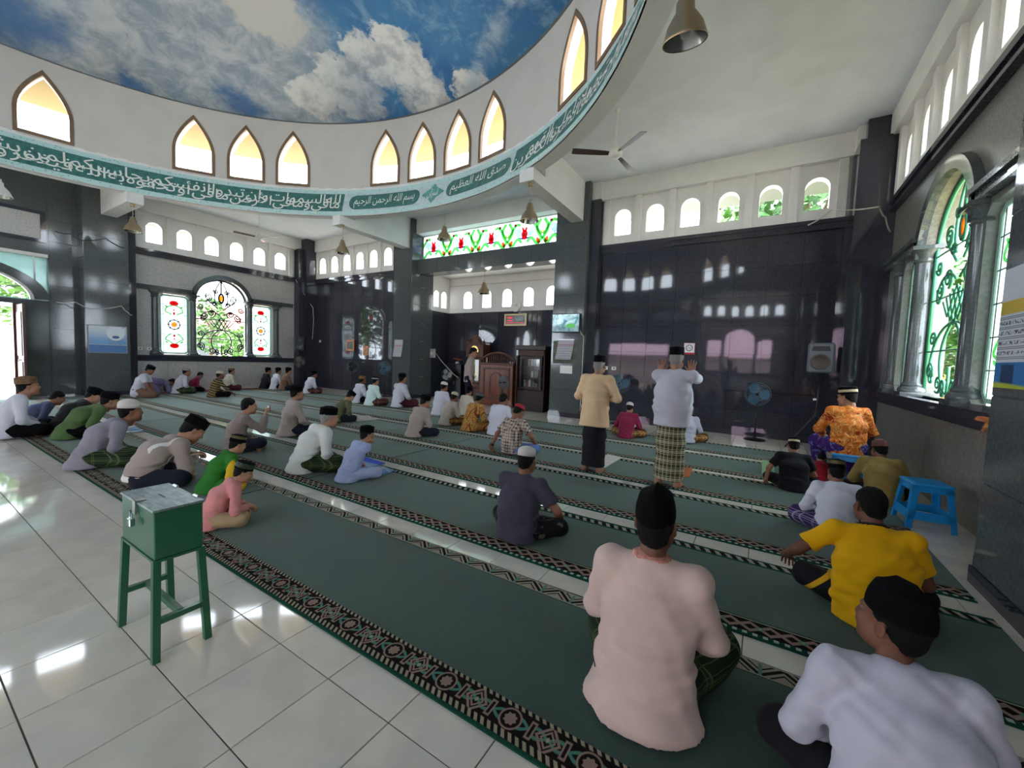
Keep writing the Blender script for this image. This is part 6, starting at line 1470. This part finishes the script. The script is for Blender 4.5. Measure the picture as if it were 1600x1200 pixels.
def calp(c):
    X, Y, Z = ex_coord(); u = (X * 22).frac(); v = (Z * 16).frac(); d = ((u - .5).abs().step(.3, .25)) * ((v - .5).abs().step(.3, .25)) * (ex_noise(90, 2).step(.4, .55)); d = d * Z.step(.37, .36)
    col = ex_mix(d * .8, srgb('b9b7bd'), srgb('3a3a44')); return ex_mix((Z - .385).abs().step(.02, .018), col, srgb('b78a8a'))
cal_m = mat('calendar_print', 'b9b7bd', .6, pattern=calp)
def sheet_thing(name, label, cat, T, u0, u1, z0, z1, d, mt, th=.004, curl=0.02, tilt=0.0, par_=None):
    c = Vector(T((u0 + u1) / 2, d, z0)); o0 = Vector(T(0, 0, 0)); au = Vector(T(1, 0, 0)) - o0; ad = Vector(T(0, 1, 0)) - o0
    t = thing(name, label, cat, c); w = (u1 - u0) / 2; h = z1 - z0; vs = []; n = 8
    for i in range(n + 1):
        q = i / n; off = curl * (1 - q) ** 2
        for s_ in (-1, 1): vs.append(au * (s_ * w + tilt * (1 - q) * -1) + ad * (off + .004) + Vector((0, 0, h * q)))
    m = len(vs); vs += [v - ad * th for v in vs]; fs = []
    for i in range(n): a = 2 * i; fs += [(a, a + 1, a + 3, a + 2), (m + a, m + a + 2, m + a + 3, m + a + 1), (a, a + 2, m + a + 2, m + a), (a + 1, m + a + 1, m + a + 3, a + 3)]
    fs += [(0, m, m + 1, 1), (2 * n, 2 * n + 1, m + 2 * n + 1, m + 2 * n)]
    me = bpy.data.meshes.new('sheet'); me.from_pydata([tuple(v) for v in vs], [], fs); me.materials.append(mt); link('sheet', me, t)
    return t, au, ad
TP1 = lambda u, d, z: (u, 9.835 - d, z)
t, au, ad = sheet_thing('wall_calendar', 'white wall calendar hanging below the television', 'calendar', TP1, -4.65, -4.20, 1.53, 2.06, 0, cal_m, .006, .05, .06)
MB().box(-.22, .22, -.012, 0, .515, .535).build('binding', steel, t)
t, au, ad = sheet_thing('wall_calendar', 'small wall calendar on the pillar by the far bay', 'calendar', TP1, -10.93, -10.52, 1.42, 2.0, 0, cal_m, .006, .05, .03); MB().box(-.2, .2, -.012, 0, .565, .585).build('binding', steel, t)
sheet_thing('notice', 'small blank white notice taped below wall calendar', 'paper', TP1, -4.57, -4.22, 1.16, 1.37, 0, whitep, .002, 0)
t, au, ad = sheet_thing('poster', 'faded olive poster partly behind the wall calendar', 'poster', TP1, -4.8, -4.1, 1.42, 2.02, -.004, mat('faded_poster', '4c5340', .5, var=.4, vscale=7), .002, 0)
# ---- notice board on the left pillar, poster on the right pillar
def nbp(c):
    X, Y, Z = ex_coord(); up = Z.step(.235, .24); lines = ((Z * 34).frac() - .5).abs().step(.3, .2) * ex_noise(30, 2, stretch=(1, 1, 1)).step(.45, .55) * (Y * -1).step(-.02, .02).__rsub__(1.0)
    col = ex_mix(up, srgb('3a72ad'), ex_noise(2.5, 2).step(.3, .7).s and ex_mix(Z.step(.3, .72), srgb('6f9fd0'), srgb('d3dae0'))); col = ex_mix(lines * up * .7, col, srgb('4b6480'))
    sh = hypot(Y - .16, (Z - .58) * .9); col = ex_mix(sh.step(.2, .19) * up, col, srgb('dfe6ea')); col = ex_mix(hypot((Y - .16) * .7, (Z - .46) * 1.4).step(.06, .05), col, srgb('2f5f9a')); return ex_mix(((Z - .237).abs()).step(.008, .006), col, srgb('c5c8c2'))
nb = thing('notice_board', 'blue and white printed notice board on granite pillar', 'notice board', (-15.885, 3.74, 1.22))
MB().bbox(0, .025, -.41, .41, 0, .78, .004).build('frame', mat('grey_metal_frame', '8d9390', .4, .4), nb); MB().box(.025, .028, -.39, .39, .02, .76).build('print', mat('notice_print', 'd3dae0', .3, pattern=nbp), nb)
def psp(c):
    X, Y, Z = ex_coord(); col = ex_mix(Z.step(.17, .172), srgb('2c77b5'), srgb('d8dbe2')); col = ex_mix((Z - .535).abs().step(.045, .043), col, srgb('d6b84a'))
    ln = ((Z * 15).frac() - .5).abs(); col = ex_mix(((ln - .42).abs().step(.05, .03)) * (Z - .33).abs().step(.15, .148), col, srgb('6a6e78')); tx = (ln.step(.22, .15)) * ex_noise(55, 2).step(.48, .55) * (Z - .33).abs().step(.15, .148); col = ex_mix(tx, col, srgb('30343c'))
    col = ex_mix(hypot(Y - .02, Z - .70).step(.05, .045), col, srgb('5b7a94')); col = ex_mix(((Y - .23) * .8).abs().max((Z - .09) * 1.0).step(.07, .06), col, srgb('1d3f66')); return ex_mix((Z - .01 - Y * .05).step(.02, .0), col, srgb('b9c43f'))
ps = thing('poster', 'large printed poster with yellow band and table on right pillar', 'poster', (1.39, 3.73, 1.42))
MB().bbox(-.02, 0, -.40, .40, 0, .80, .003).build('board', mat('poster_print', 'd8dbe2', .35, pattern=psp), ps)
# ---- signs on the qibla wall and in the niche
ns = thing('no_smoking_sign', 'red and white no smoking sign on black granite wall', 'sign', (-1.46, 10.18, 1.75))
MB().box(-.12, .12, -.006, 0, 0, .27).build('plate', mat('sign_white', 'eceae6', .4), ns); MB().box(-.12, .12, -.009, -.006, 0, .045).build('red_band', mat('sign_red', 'c62a2f', .4), ns)
MB(lambda u, d, z: (u, -d, z)).strip([(-.12, 0), (.12, 0), (.12, .27), (-.12, .27)], [(-.112, .008), (.112, .008), (.112, .262), (-.112, .262)], .006, .009).build('red_border', MATS['sign_red'], ns)
rg = [(.075 * math.cos(2 * PI * i / 24), .155 + .075 * math.sin(2 * PI * i / 24)) for i in range(24)]
MB(lambda u, d, z: (u, -d, z)).strip(rg, grow(rg, -.014), .006, .010).build('ring', blackm, ns); MB().bar((-.05, -.009, .205), (.05, -.009, .105), .014, .004).build('slash', blackm, ns); MB().bar((-.045, -.008, .14), (.035, -.008, .14), .014, .003).build('cigarette', blackm, ns); MB().tube([(.04, -.008, .15), (.03, -.008, .17), (.045, -.008, .19)], .004, 5).build('smoke', blackm, ns)
dc = thing('prayer_time_clock', 'framed digital prayer time display with red panels in the niche', 'clock', (-7.2, 11.77, 2.62))
MB(lambda u, d, z: (u, -d, z)).strip([(-.44, 0), (.44, 0), (.44, .4), (-.44, .4)], [(-.38, .05), (.38, .05), (.38, .35), (-.38, .35)], 0, .04).build('frame', mat('gilt_frame', 'c9b68a', .35, .4), dc); MB().box(-.39, .39, -.02, 0, .04, .36).build('panel', mat('display_ground', '8a8f92', .3, var=.3, vscale=8), dc)
led = mat('red_led', 'e03038', .4, emit=.25)
for x, z, w, h in ((-.22, .28, .1, .05), (-.22, .18, .1, .035), (-.2, .1, .17, .02), (.18, .1, .16, .02)): MB().box(x - w, x + w, -.024, -.02, z - h / 2, z + h / 2).build('red_digits', led, dc)
MB().box(.0, .3, -.023, -.02, .17, .3).build('mosque_picture', mat('picture_print', '9fb0b4', .5, var=.5, vscale=14), dc)
wc = thing('wall_clock', 'round white wall clock above the prayer time display', 'clock', (-7.22, 11.78, 3.28)); CW = Matrix.Rotation(PI / 2, 4, 'X')
MB().lathe([(.19, 0), (.19, .03), (.17, .04), (.165, .025), (0, .025)], (0, 0, 0), 28, X=CW).build('case', whitep, wc, 'auto'); MB().bar((0, -.03, 0), (.06, -.03, .08), .012, .004).build('clock_hand', blackm, wc); MB().bar((0, -.03, 0), (-.1, -.03, .05), .01, .004).build('clock_hand', blackm, wc)
fr = thing('picture_frame', 'small orange framed picture on far bay of black wall', 'picture frame', tuple(aty(548, 548, 10.12)))
MB(lambda u, d, z: (u, -d, z)).strip([(-.23, 0), (.23, 0), (.23, .42), (-.23, .42)], [(-.17, .06), (.17, .06), (.17, .36), (-.17, .36)], 0, .03).build('frame', mat('orange_wood', 'c9702a', .4), fr); MB().box(-.17, .17, -.01, 0, .06, .36).build('picture', mat('dark_picture', '3b3a33', .15, var=.5, vscale=9), fr)
t, au, ad = sheet_thing('notice', 'small orange and white notice on far bay of black wall', 'paper', TQ, -13.05, -12.75, 1.42, 1.78, .015, mat('orange_notice', 'c98a5a', .6, var=.4, vscale=8), .004, 0)
def outlet(loc, T, label):
    t = thing('wall_outlet', label, 'outlet', T(loc[0], 0, loc[1]), 0); o0 = Vector(T(0, 0, 0)); au = Vector(T(1, 0, 0)) - o0; ad = Vector(T(0, 1, 0)) - o0
    L = lambda u, d, z: tuple(au * u + ad * d + Vector((0, 0, z)))
    MB(L).bbox(-.06, .06, .012, .03, -.045, .045, .006).build('plate', whitep, t); MB(L).box(-.02, .02, .03, .034, -.02, .02).build('socket', greym, t)
outlet((-3.44, 1.35), TQ, 'cream wall outlet beside the standing sand coloured shirt'); outlet((-3.22, 1.35), TQ, 'second cream wall outlet on qibla wall near pillar')
for y, l in ((4.62, 'nearest the notice board pillar'), (4.84, 'middle one of three'), (5.06, 'nearest the stained glass')): outlet((y, 1.38), TL, 'white wall outlet on the far side wall, ' + l)
p_ = aty(498, 533, 10.12); outlet((p_.x, p_.z), TQ, 'lone cream outlet near far corner of black wall')
# ---- standing fans
fan_b = mat('fan_blue', '2f5a72', .35, trans=.0, alpha=1); wire = mat('fan_wire', '6f7d84', .4, .5)
def fan(loc, h, aim, label, bladem=None, r=.2, base=True):
    t = thing('standing_fan', label, 'fan', (loc[0], loc[1], 0), math.radians(aim))
    MB().lathe([(.2, 0), (.2, .015), (.17, .03), (.04, .045), (.03, .07)], (0, 0, 0), 24).build('base', blackm, t, 'auto'); MB().cone((0, 0, .05), (0, 0, h - .12), .014, .012, 10).build('pole', blackm, t, True)
    MB().cone((0, .02, h), (0, .16, h), .055, .045, 14).build('motor', blackm, t, True); MB().cone((0, .08, h - .14), (0, .08, h), .022, .02, 8).build('neck', blackm, t, True); MB().cone((0, .01, h), (0, -.085, h), .03, .03, 12).build('hub', blackm, t, True)
    bl = []
    for k in range(3):
        a = 2 * PI * k / 3; mb = MB(); vs = []
        for i in range(7):
            q = i / 6; rr = .03 + (r - .05) * q; wd = .035 + .09 * math.sin(q * PI * .8) 
            for s_ in (-1, 0, 1): an = a + s_ * wd / max(rr, .07) * .9; vs.append((rr * math.cos(an), -.04 + s_ * .022, h + rr * math.sin(an)))
        fs = [(3 * i + j, 3 * i + j + 1, 3 * i + j + 4, 3 * i + j + 3) for i in range(6) for j in (0, 1)]; m = len(vs); vs += [(x, y + .004, z) for x, y, z in vs]; fs += [tuple(m + q for q in f[::-1]) for f in fs]
        mb.add(vs, fs); mb.build('blade', bladem or fan_b, t, True)
    cg = MB()
    for yy, rr in ((-.11, .05), (-.10, r * .55), (-.075, r * .85), (-.03, r), (.02, r * .95), (.05, r * .6)): cg.tube([(rr * math.cos(2 * PI * i / 28), yy, h + rr * math.sin(2 * PI * i / 28)) for i in range(28)], .0028, 4, closed=True)
    for k in range(36):
        a = 2 * PI * k / 36; c, s_ = math.cos(a), math.sin(a); cg.tube([(rr * c, yy, h + rr * s_) for yy, rr in ((-.11, .03), (-.10, r * .55), (-.075, r * .85), (-.03, r), (.02, r * .95), (.05, r * .6), (.06, .05))], .0014, 3, cap=False)
    cg.build('cage', wire, t)
    return t
fan((-.03, 9.75), .96, -5, 'black standing fan with blue blades before the qibla wall', r=.24)
fan((-2.9, 9.75), 1.0, 0, 'standing fan with blue blades behind the maroon shirted person', r=.24)
fan((-11.25, 9.7), 1.0, 25, 'standing fan with blue blades next to the small calendar', r=.24); fan((-13.1, 9.75), .98, 80, 'black standing fan turned sideways in far bay', mat('fan_black', '1d1d20', .4), r=.22)
fan((-15.9, 9.35), 1.05, 100, 'tan standing fan in the far corner by loudspeaker', mat('fan_tan', '9d8f80', .5), r=.24); fan((-9.45, 10.95), .85, 10, 'standing fan with pale blades inside the niche', mat('fan_pale', 'a9a7a2', .4), r=.22)
fan((-6.38, 9.85), .8, 75, 'grey standing fan turned sideways between pulpit and bookcase', mat('fan_grey', '8b8b8b', .4), r=.22)
# ---- loudspeakers
sp = thing('loudspeaker', 'grey loudspeaker with horn and woofer on tripod', 'loudspeaker', (.93, 9.42, 1.45), math.radians(-8))
MB().bbox(-.2, .2, -.16, .18, 0, .55, .03).build('cabinet', greym, sp); MB().lathe([(.15, 0), (.15, .012), (.12, .0), (.04, -.05), (0, -.03)], (0, 0, 0), 24, X=Matrix.Translation((0, -.165, .2)) @ Matrix.Rotation(PI / 2, 4, 'X')).build('woofer', mat('woofer_brown', '4a403a', .6), sp, True)
MB(lambda u, d, z: (u, -.16 - d, z)).plate([(-.14, .40), (.14, .40), (.12, .49), (-.12, .49)], .006, -.004).build('horn', blackm, sp); MB().box(-.04, .04, -.165, -.158, .06, .075).build('badge', whitep, sp)
for x in (-.205, .195): MB().bar((x, .05, .2), (x, .05, .36), .02, .04).build('handle', blackm, sp)
ts = thing('speaker_tripod', 'black tripod stand under the grey loudspeaker', 'stand', (.93, 9.42, 0))
MB().cone((0, 0, .25), (0, 0, 1.45), .02, .018, 10).build('pole', blackm, ts, True); MB().cone((0, 0, .62), (0, 0, .72), .035, n=10).build('collar', blackm, ts); MB().cone((-.03, -.02, .95), (-.06, -.05, .95), .02, n=8).build('knob', whitep, ts)
for a in (205, 325, 85):
    c, s_ = math.cos(math.radians(a)), math.sin(math.radians(a)); MB().tube([(0, 0, .68), (c * .5, s_ * .5, .02)], .014, 8).build('leg', blackm, ts); MB().tube([(0, 0, .3), (c * .26, s_ * .26, .33)], .009, 6).build('brace', blackm, ts)
s2 = thing('loudspeaker', 'black wall loudspeaker in the far corner', 'loudspeaker', (-15.88, 9.32, 1.48), math.radians(70))
MB().bbox(-.17, .17, -.14, .1, 0, .58, .02).build('cabinet', mat('speaker_black', '1f2024', .5), s2)
for z, r in ((.19, .11), (.44, .06)): MB().lathe([(r, 0), (r, .012), (r * .75, 0), (r * .2, -.03), (0, -.02)], (0, 0, 0), 20, X=Matrix.Translation((0, -.142, z)) @ Matrix.Rotation(PI / 2, 4, 'X')).build('driver', greym, s2, True)
MB().bar((0, .1, .3), (0, .36, .3), .05).build('bracket', blackm, s2)
# ---- ceiling fans
def cfan(loc, angs, label, r=.78):
    t = thing('ceiling_fan', label, 'ceiling fan', loc); h = ZC - loc[2]
    MB().cone((0, 0, .08), (0, 0, h), .012, n=8).build('rod', whitep, t); MB().lathe([(.05, h - .06), (.03, h - .1), (.012, h - .12)], (0, 0, 0), 14).build('canopy', whitep, t, True); MB().lathe([(.03, .2), (.035, .12), (.05, .09), (.10, .07), (.12, .03), (.12, -.01), (.09, -.04), (.03, -.05), (0, -.05)], (0, 0, 0), 22).build('motor', whitep, t, True)
    for a in angs:
        c, s_ = math.cos(math.radians(a)), math.sin(math.radians(a)); n = (-s_, c); vs = []
        for q, w in ((.11, .03), (.2, .05), (.45, .062), (r - .03, .068), (r, .055)):
            for e in (-1, 1): vs.append((c * q + n[0] * w * e, s_ * q + n[1] * w * e, .015 + .014 * e))
        fs = [(2 * i, 2 * i + 1, 2 * i + 3, 2 * i + 2) for i in range(4)]; m = len(vs); vs += [(x, y, z + .006) for x, y, z in vs]; fs += [tuple(m + k for k in f[::-1]) for f in fs] + [(0, m, m + 1, 1), (8, 9, m + 9, m + 8)] + [(2 * i, 2 * i + 2, m + 2 * i + 2, m + 2 * i) for i in range(4)]
        MB().add(vs, fs).build('blade', mat('fan_blade_brown', '5c4a44', .4, .2), t)
cfan((-2.48, 7.26, 5.22), (214, 323, 84), 'white ceiling fan with three dark blades before the qibla bay'); cfan((-14.4, 7.08, 5.17), (20, 140, 260), 'ceiling fan in the far corner bay', .72)
# ---- pendant lamps
def lamp(px, py, Y=None, X=None, top=5.08, label='', tilt=0.0, r=.19):
    p = aty(px, py, Y) if Y else atx(px, py, X); t = thing('pendant_lamp', label, 'lamp', p); h = top - p.z; X_ = Matrix.Rotation(tilt, 4, 'X')
    MB().tube([(0, 0, .38), (.004, 0, .55), (0, 0, h - .06)], .006, 6).build('cord', cable_m, t); MB().cone((0, 0, h - .07), (0, 0, h), .045, .05, 14).build('ceiling_rose', brass, t, True)
    MB().lathe([(r, 0), (r * 1.02, .012), (r * .96, .03), (r * .8, .12), (r * .55, .19), (r * .42, .22), (r * .40, .29), (r * .3, .31), (r * .28, .36), (.01, .38)], (0, 0, 0), 28, cap=False, X=X_).build('shade', brass, t, True)
    MB().lathe([(r * .97, .006), (r * .78, .115), (r * .52, .185), (0, .2)], (0, 0, 0), 28, cap=False, X=X_).build('reflector', mat('reflector', 'a3a3a0', .25, .9), t, True)
    MB().lathe([(0, .02), (.03, .03), (.042, .06), (.035, .1), (.02, .14), (.02, .2)], (0, 0, 0), 16, X=X_).build('bulb', mat('bulb_glass', 'e8e6df', .2), t, True); MB().bar((-.03, 0, .40), (.05, 0, .44), .012).build('hook', steel, t)
lamp(827, 346, 7.3, label='bronze bell lamp hanging from beam end by the television pillar'); lamp(535, 396, 7.28, label='bronze bell lamp hanging from beam end by the far bay'); lamp(208, 362, None, -13.95, label='tan bell lamp hanging from beam end by notice board pillar')
brass_w = mat('white_enamel', 'e4e2dc', .35); _b = brass; brass = brass_w; lamp(-3, 306, None, -14.3, top=5.34, label='white bell lamp hanging under the ring near the entrance', r=.21); brass = _b
lamp(694, 375, 8.6, top=ZC, label='bell lamp on a long cord before the stained glass transom'); lamp(756, 459, 10.95, top=4.4, label='bell lamp hanging inside the niche', r=.21); lamp(1070, 66, 3.9, label='large bell lamp with bulb showing, hanging over the carpets', tilt=.25, r=.185)
# ---- blue plastic stools
blue_pl = mat('blue_plastic', '1f8fd0', .35, spec=.4)
def stool(x, y, rz, label, z=0):
    t = thing('stool', label, 'stool', (x, y, z), rz); a, b, H = .145, .185, .44
    MB().bbox(-a - .012, a + .012, -a - .012, a + .012, H - .028, H, .012).build('seat', blue_pl, t)
    for k in range(6): MB().box(-.11, .11, -.1 + k * .04 - .006, -.1 + k * .04 + .006, H, H + .002).build('seat_rib', blue_pl, t)
    for sx in (-1, 1):
        for sy in (-1, 1):
            mb = MB(); w = .055
            for dx, dy in ((w, 0), (0, w)):
                mb.add([(sx * a, sy * a, H - .02), (sx * (a - dx), sy * (a - dy), H - .02), (sx * (b - dx * .8), sy * (b - dy * .8), 0), (sx * b, sy * b, 0), (sx * (a - .008), sy * (a - .008), H - .02), (sx * (a - max(dx, .008)), sy * (a - max(dy, .008)), H - .02), (sx * (b - max(dx * .8, .008)), sy * (b - max(dy * .8, .008)), 0), (sx * (b - .008), sy * (b - .008), 0)],
                       [(0, 1, 2, 3), (7, 6, 5, 4), (1, 5, 6, 2), (0, 3, 7, 4), (3, 2, 6, 7), (0, 4, 5, 1)])
            mb.build('leg', blue_pl, t)
    for k in range(4):
        R_ = Matrix.Rotation(k * PI / 2, 3, 'Z'); L = lambda u, d, z: tuple(R_ @ Vector((u, d, z)))
        f = lambda z: b + (a - b) * z / (H - .02)
        MB(L).add([(-f(.17), -f(.17), .17), (f(.17), -f(.17), .17), (f(.09), -f(.09), .09), (-f(.09), -f(.09), .09), (-f(.17), -f(.17) + .006, .17), (f(.17), -f(.17) + .006, .17), (f(.09), -f(.09) + .006, .09), (-f(.09), -f(.09) + .006, .09)], [(0, 1, 2, 3), (7, 6, 5, 4), (0, 4, 5, 1), (3, 2, 6, 7)]).build('side_rail', blue_pl, t)
        MB(L).add([(-f(.42), -f(.42), .42), (f(.42), -f(.42), .42), (f(.36), -f(.36), .36), (-f(.36), -f(.36), .36), (-f(.42), -f(.42) + .006, .42), (f(.42), -f(.42) + .006, .42), (f(.36), -f(.36) + .006, .36), (-f(.36), -f(.36) + .006, .36)], [(0, 1, 2, 3), (7, 6, 5, 4), (0, 4, 5, 1), (3, 2, 6, 7)]).build('apron', blue_pl, t)
    return t
stool(1.455, 5.5, math.radians(6), 'empty blue plastic stool by the right wall'); stool(1.0, 6.6, math.radians(-8), 'blue plastic stool under the orange batik shirt', .009)
# ---- things on the floor and in hands
def mat_piece(name, label, cat, pts, mt, z=.0095, th=.006):
    c = sum((Vector(p) for p in pts), Vector((0, 0))) / len(pts); t = thing(name, label, cat, (c.x, c.y, z)); n = len(pts)
    MB().add([(p[0] - c.x, p[1] - c.y, 0) for p in pts] + [(p[0] - c.x, p[1] - c.y, th) for p in pts], [tuple(range(n))[::-1], tuple(range(n, 2 * n))] + [(i, (i + 1) % n, n + (i + 1) % n, n + i) for i in range(n)]).build('cloth', mt, t); return t
def gp(*ps): return [tuple(atz(*p)[:2]) for p in ps]
blue_mat = mat('blue_prayer_mat', '6f97bd', .9, pattern=lambda c: ex_mix(ex_noise(5, 4, .6, dist=1).step(.4, .6), srgb('4f7fb0'), srgb('c9cfca')))
mat_piece('prayer_mat', 'light blue patterned prayer mat before the child in blue', 'prayer mat', gp((560, 755), (618, 737), (585, 726), (548, 738)), blue_mat); mat_piece('prayer_mat', 'bright blue edged prayer mat beside the light blue mat', 'prayer mat', gp((545, 742), (602, 726), (560, 712), (535, 720)), mat('blue_edge_mat', '3f5fd0', .9, pattern=lambda c: (lambda Y: ex_mix(Y.step(.06, .08), srgb('8fb0d0'), c))(ex_coord()[1])), .016)
mat_piece('prayer_mat', 'beige and red prayer mat beside the lavender shirt', 'prayer mat', gp((170, 668), (215, 662), (200, 655), (160, 660)), mat('red_mat', 'a8433f', .9, pattern=lambda c: ex_mix(ex_noise(4, 2).step(.45, .5), srgb('c9ad7c'), c))); mat_piece('prayer_mat', 'pale blue prayer mat in front of the lavender shirt', 'prayer mat', gp((180, 680), (225, 675), (208, 665), (172, 671)), blue_mat, .016)
mat_piece('paper_sheet', 'white sheet of paper lying before the beige uniform', 'paper', gp((262, 708), (292, 702), (285, 694), (258, 700)), whitep, .0095, .002); mat_piece('prayer_mat', 'pale grey prayer mat in front of the olive shirt', 'prayer mat', gp((560, 660), (592, 656), (575, 650), (545, 652)), mat('grey_mat', 'a9a7a0', .9, var=.2, vscale=9))
mat_piece('prayer_mat', 'white prayer mat by the feet of sand coloured shirt', 'prayer mat', gp((945, 732), (972, 716), (950, 711), (930, 722)), mat('white_mat', 'cfcac0', .9, var=.1, vscale=9)); mat_piece('prayer_mat', 'orange woven prayer mat behind the checked sarong', 'prayer mat', gp((1050, 750), (1078, 746), (1082, 733), (1060, 731)), mat('orange_mat', 'a8613a', .9, var=.3, vscale=20))
for k, (y0, y1) in enumerate(((4.55, 5.6), (5.7, 6.9), (7.0, 8.0))):
    mat_piece('rug', 'narrow red rug along far wall, %s' % ('under the bowing figure', 'below the arched window', 'beside the black clothed figure')[k], 'rug', [(-16.42, y0), (-15.98, y0), (-15.98, y1), (-16.42, y1)], mat('red_rug', '9a3a33', .9, var=.3, vscale=12), .0005)
gb = thing('folder', 'pale green folder standing beside the black shirted person', 'folder', tuple(atz(1200, 742)), math.radians(20)); MB().bar((0, 0, .002), (.0, .03, .20), .16, .006).build('cover', mat('pale_green_card', 'a8d8a0', .6), gb); MB().bar((.0, .012, .002), (.0, .042, .195), .15, .006).build('pages', whitep, gb)
I = ARM['bareheaded person in brown uniform holding up a phone']; hw_ = I['obj'].matrix_basis @ Vector(I['w'][1])
phn = thing('phone', 'black smartphone held up by the brown uniformed person', 'phone', hw_ + Vector((-.02, .0, .06)), -math.radians(12)); MB().bbox(-.10, .06, .05, .058, -.01, .07, .003).build('body', blackm, phn); MB().box(-.094, .054, .049, .05, -.004, .064).build('screen', screen('phone_screen', lambda c: ex_mix(ex_noise(30, 2).step(.4, .6), srgb('2a3038'), srgb('9a8f88')), .3), phn)
# accessories worn by people
L6 = 'person in beige uniform with white shoulder strap and white belt'; white_l = mat('white_leather', 'e2ddd4', .45)
def strap(C, I):
    s_ = I['sh'][1]; return (np.abs(C[:, 0] - s_[0] + .035) < .020) & (C[:, 2] > s_[2] - .20) & (np.linalg.norm(C - s_, axis=1) < .26)
band(L6, 'shoulder_strap', strap, white_l, .006)
band(L6, 'belt', lambda C, I: (np.abs(C[:, 2] - .135) < .026) & (np.abs(C[:, 0]) < .24) & (C[:, 1] < .16), white_l, .006)
LY = 'bareheaded person in yellow polo shirt with hand resting on knee'
def collar(C, I): d = C - I['neck']; al = d @ I['up']; rr = np.linalg.norm(d - al[:, None] * I['up'], axis=1); return (rr < .080) & (al > .004)
band(LY, 'collar', collar, black_c, .005)
band('person in rosy cream shirt and tall black cap sitting on first carpet', 'embroidered_collar', collar, mat('pink_embroidery', 'c78a78', .8, var=.25, vscale=80), .004)
I = ARM['person in checked shirt and red cap with jeans leaning on one hand']; w_ = I['w'][-1] + .16 * (I['e'][-1] - I['w'][-1]); d_ = unit(I['e'][-1] - I['w'][-1]); MB().tube([tuple(w_ - d_ * .014), tuple(w_ + d_ * .014)], .036, 14).build('wristwatch', blackm, I['obj'], True)
# ---- niche side table with flowers, cables
nt_ = thing('side_cabinet', 'small black cabinet in the niche beside the clock', 'cabinet', (-9.35, 11.45, 0)); MB().bbox(-.3, .3, -.25, .25, 0, 1.2, .01).build('body', mat('black_wood', '15141a', .3), nt_); MB().bbox(-.33, .33, -.28, .28, 1.2, 1.24, .008).build('top', MATS['black_wood'], nt_); MB().box(-.02, .0, -.262, -.25, .5, .62).build('handle', steel, nt_)
fw = thing('flower_arrangement', 'orange flower arrangement on the black cabinet in niche', 'flowers', (-9.4, 11.42, 1.24)); MB().lathe([(.06, 0), (.08, .04), (.05, .08)], (0, 0, 0), 14).build('pot', whitep, fw, True)
for k in range(9):
    a = k * 2.4; r = .04 + .012 * k; z_ = .12 + .05 * ((k * 7) % 5) / 4; MB().lathe([(0, 0), (.03, .012), (.042, .035), (.02, .03), (0, .02)], (r * math.cos(a), r * math.sin(a), z_), 8).build('blossom', mat('orange_petal', 'e0602a', .6), fw, True)
def cable(label, pts, r=.008, m=None):
    n = []; P_ = [Vector(p) for p in pts]
    for i in range(len(P_) - 1):
        for t_ in range(6): n.append(P_[i].lerp(P_[i + 1], t_ / 6) + Vector((0, 0, -.03 * math.sin(PI * t_ / 6))))
    n.append(P_[-1]); o = MB().tube(n, r, 5).build('cable', m or cable_m, None, True); tag(o, label, 'cable')
cable('beige cable strung from corner ledge across high openings', [aty(1262, 352, 10.03), aty(1300, 327, 9.98), atx(1374, 323, 1.3), atx(1384, 340, 1.55), atx(1391, 362, 1.66)], .012)
cable('pale cable running down from the television on pillar', [(-4.05, 9.8, 2.3), (-3.94, 9.82, 2.15), (-3.94, 9.82, 1.2), (-3.94, 9.82, .2)], .012)
cable('thin cable sagging across the notice board pillar', [atx(88, 472, -16.35), atx(118, 472, -15.86), atx(145, 483, -15.86), atx(190, 478, -15.86), atx(200, 488, -15.86), atx(206, 492, -16.0)], .012)
cable('thin cable draped high across notice board pillar', [atx(85, 361, -16.36), atx(110, 365, -15.86), atx(128, 375, -15.86), atx(165, 372, -15.86), atx(195, 388, -15.86)], .009, blackm)
cable('white cable hanging from ledge in the far corner', [aty(462, 437, 9.45), aty(489, 481, 9.98), aty(490, 500, 9.98), aty(488, 530, 9.98)], .012); cable('diagonal white cable across the niche', [aty(681, 552, 10.95), aty(700, 575, 10.9), aty(716, 590, 10.7)], .012)
wbx = thing('wall_box', 'pale wall switch box at the edge of the niche', 'box', aty(676, 559, 10.88)); MB().bbox(-.14, .14, -.06, 0, 0, .32, .01).build('case', mat('pale_box', 'b8b4ac', .5), wbx); MB().box(-.06, .06, -.066, -.06, .1, .2).build('switch_plate', whitep, wbx)
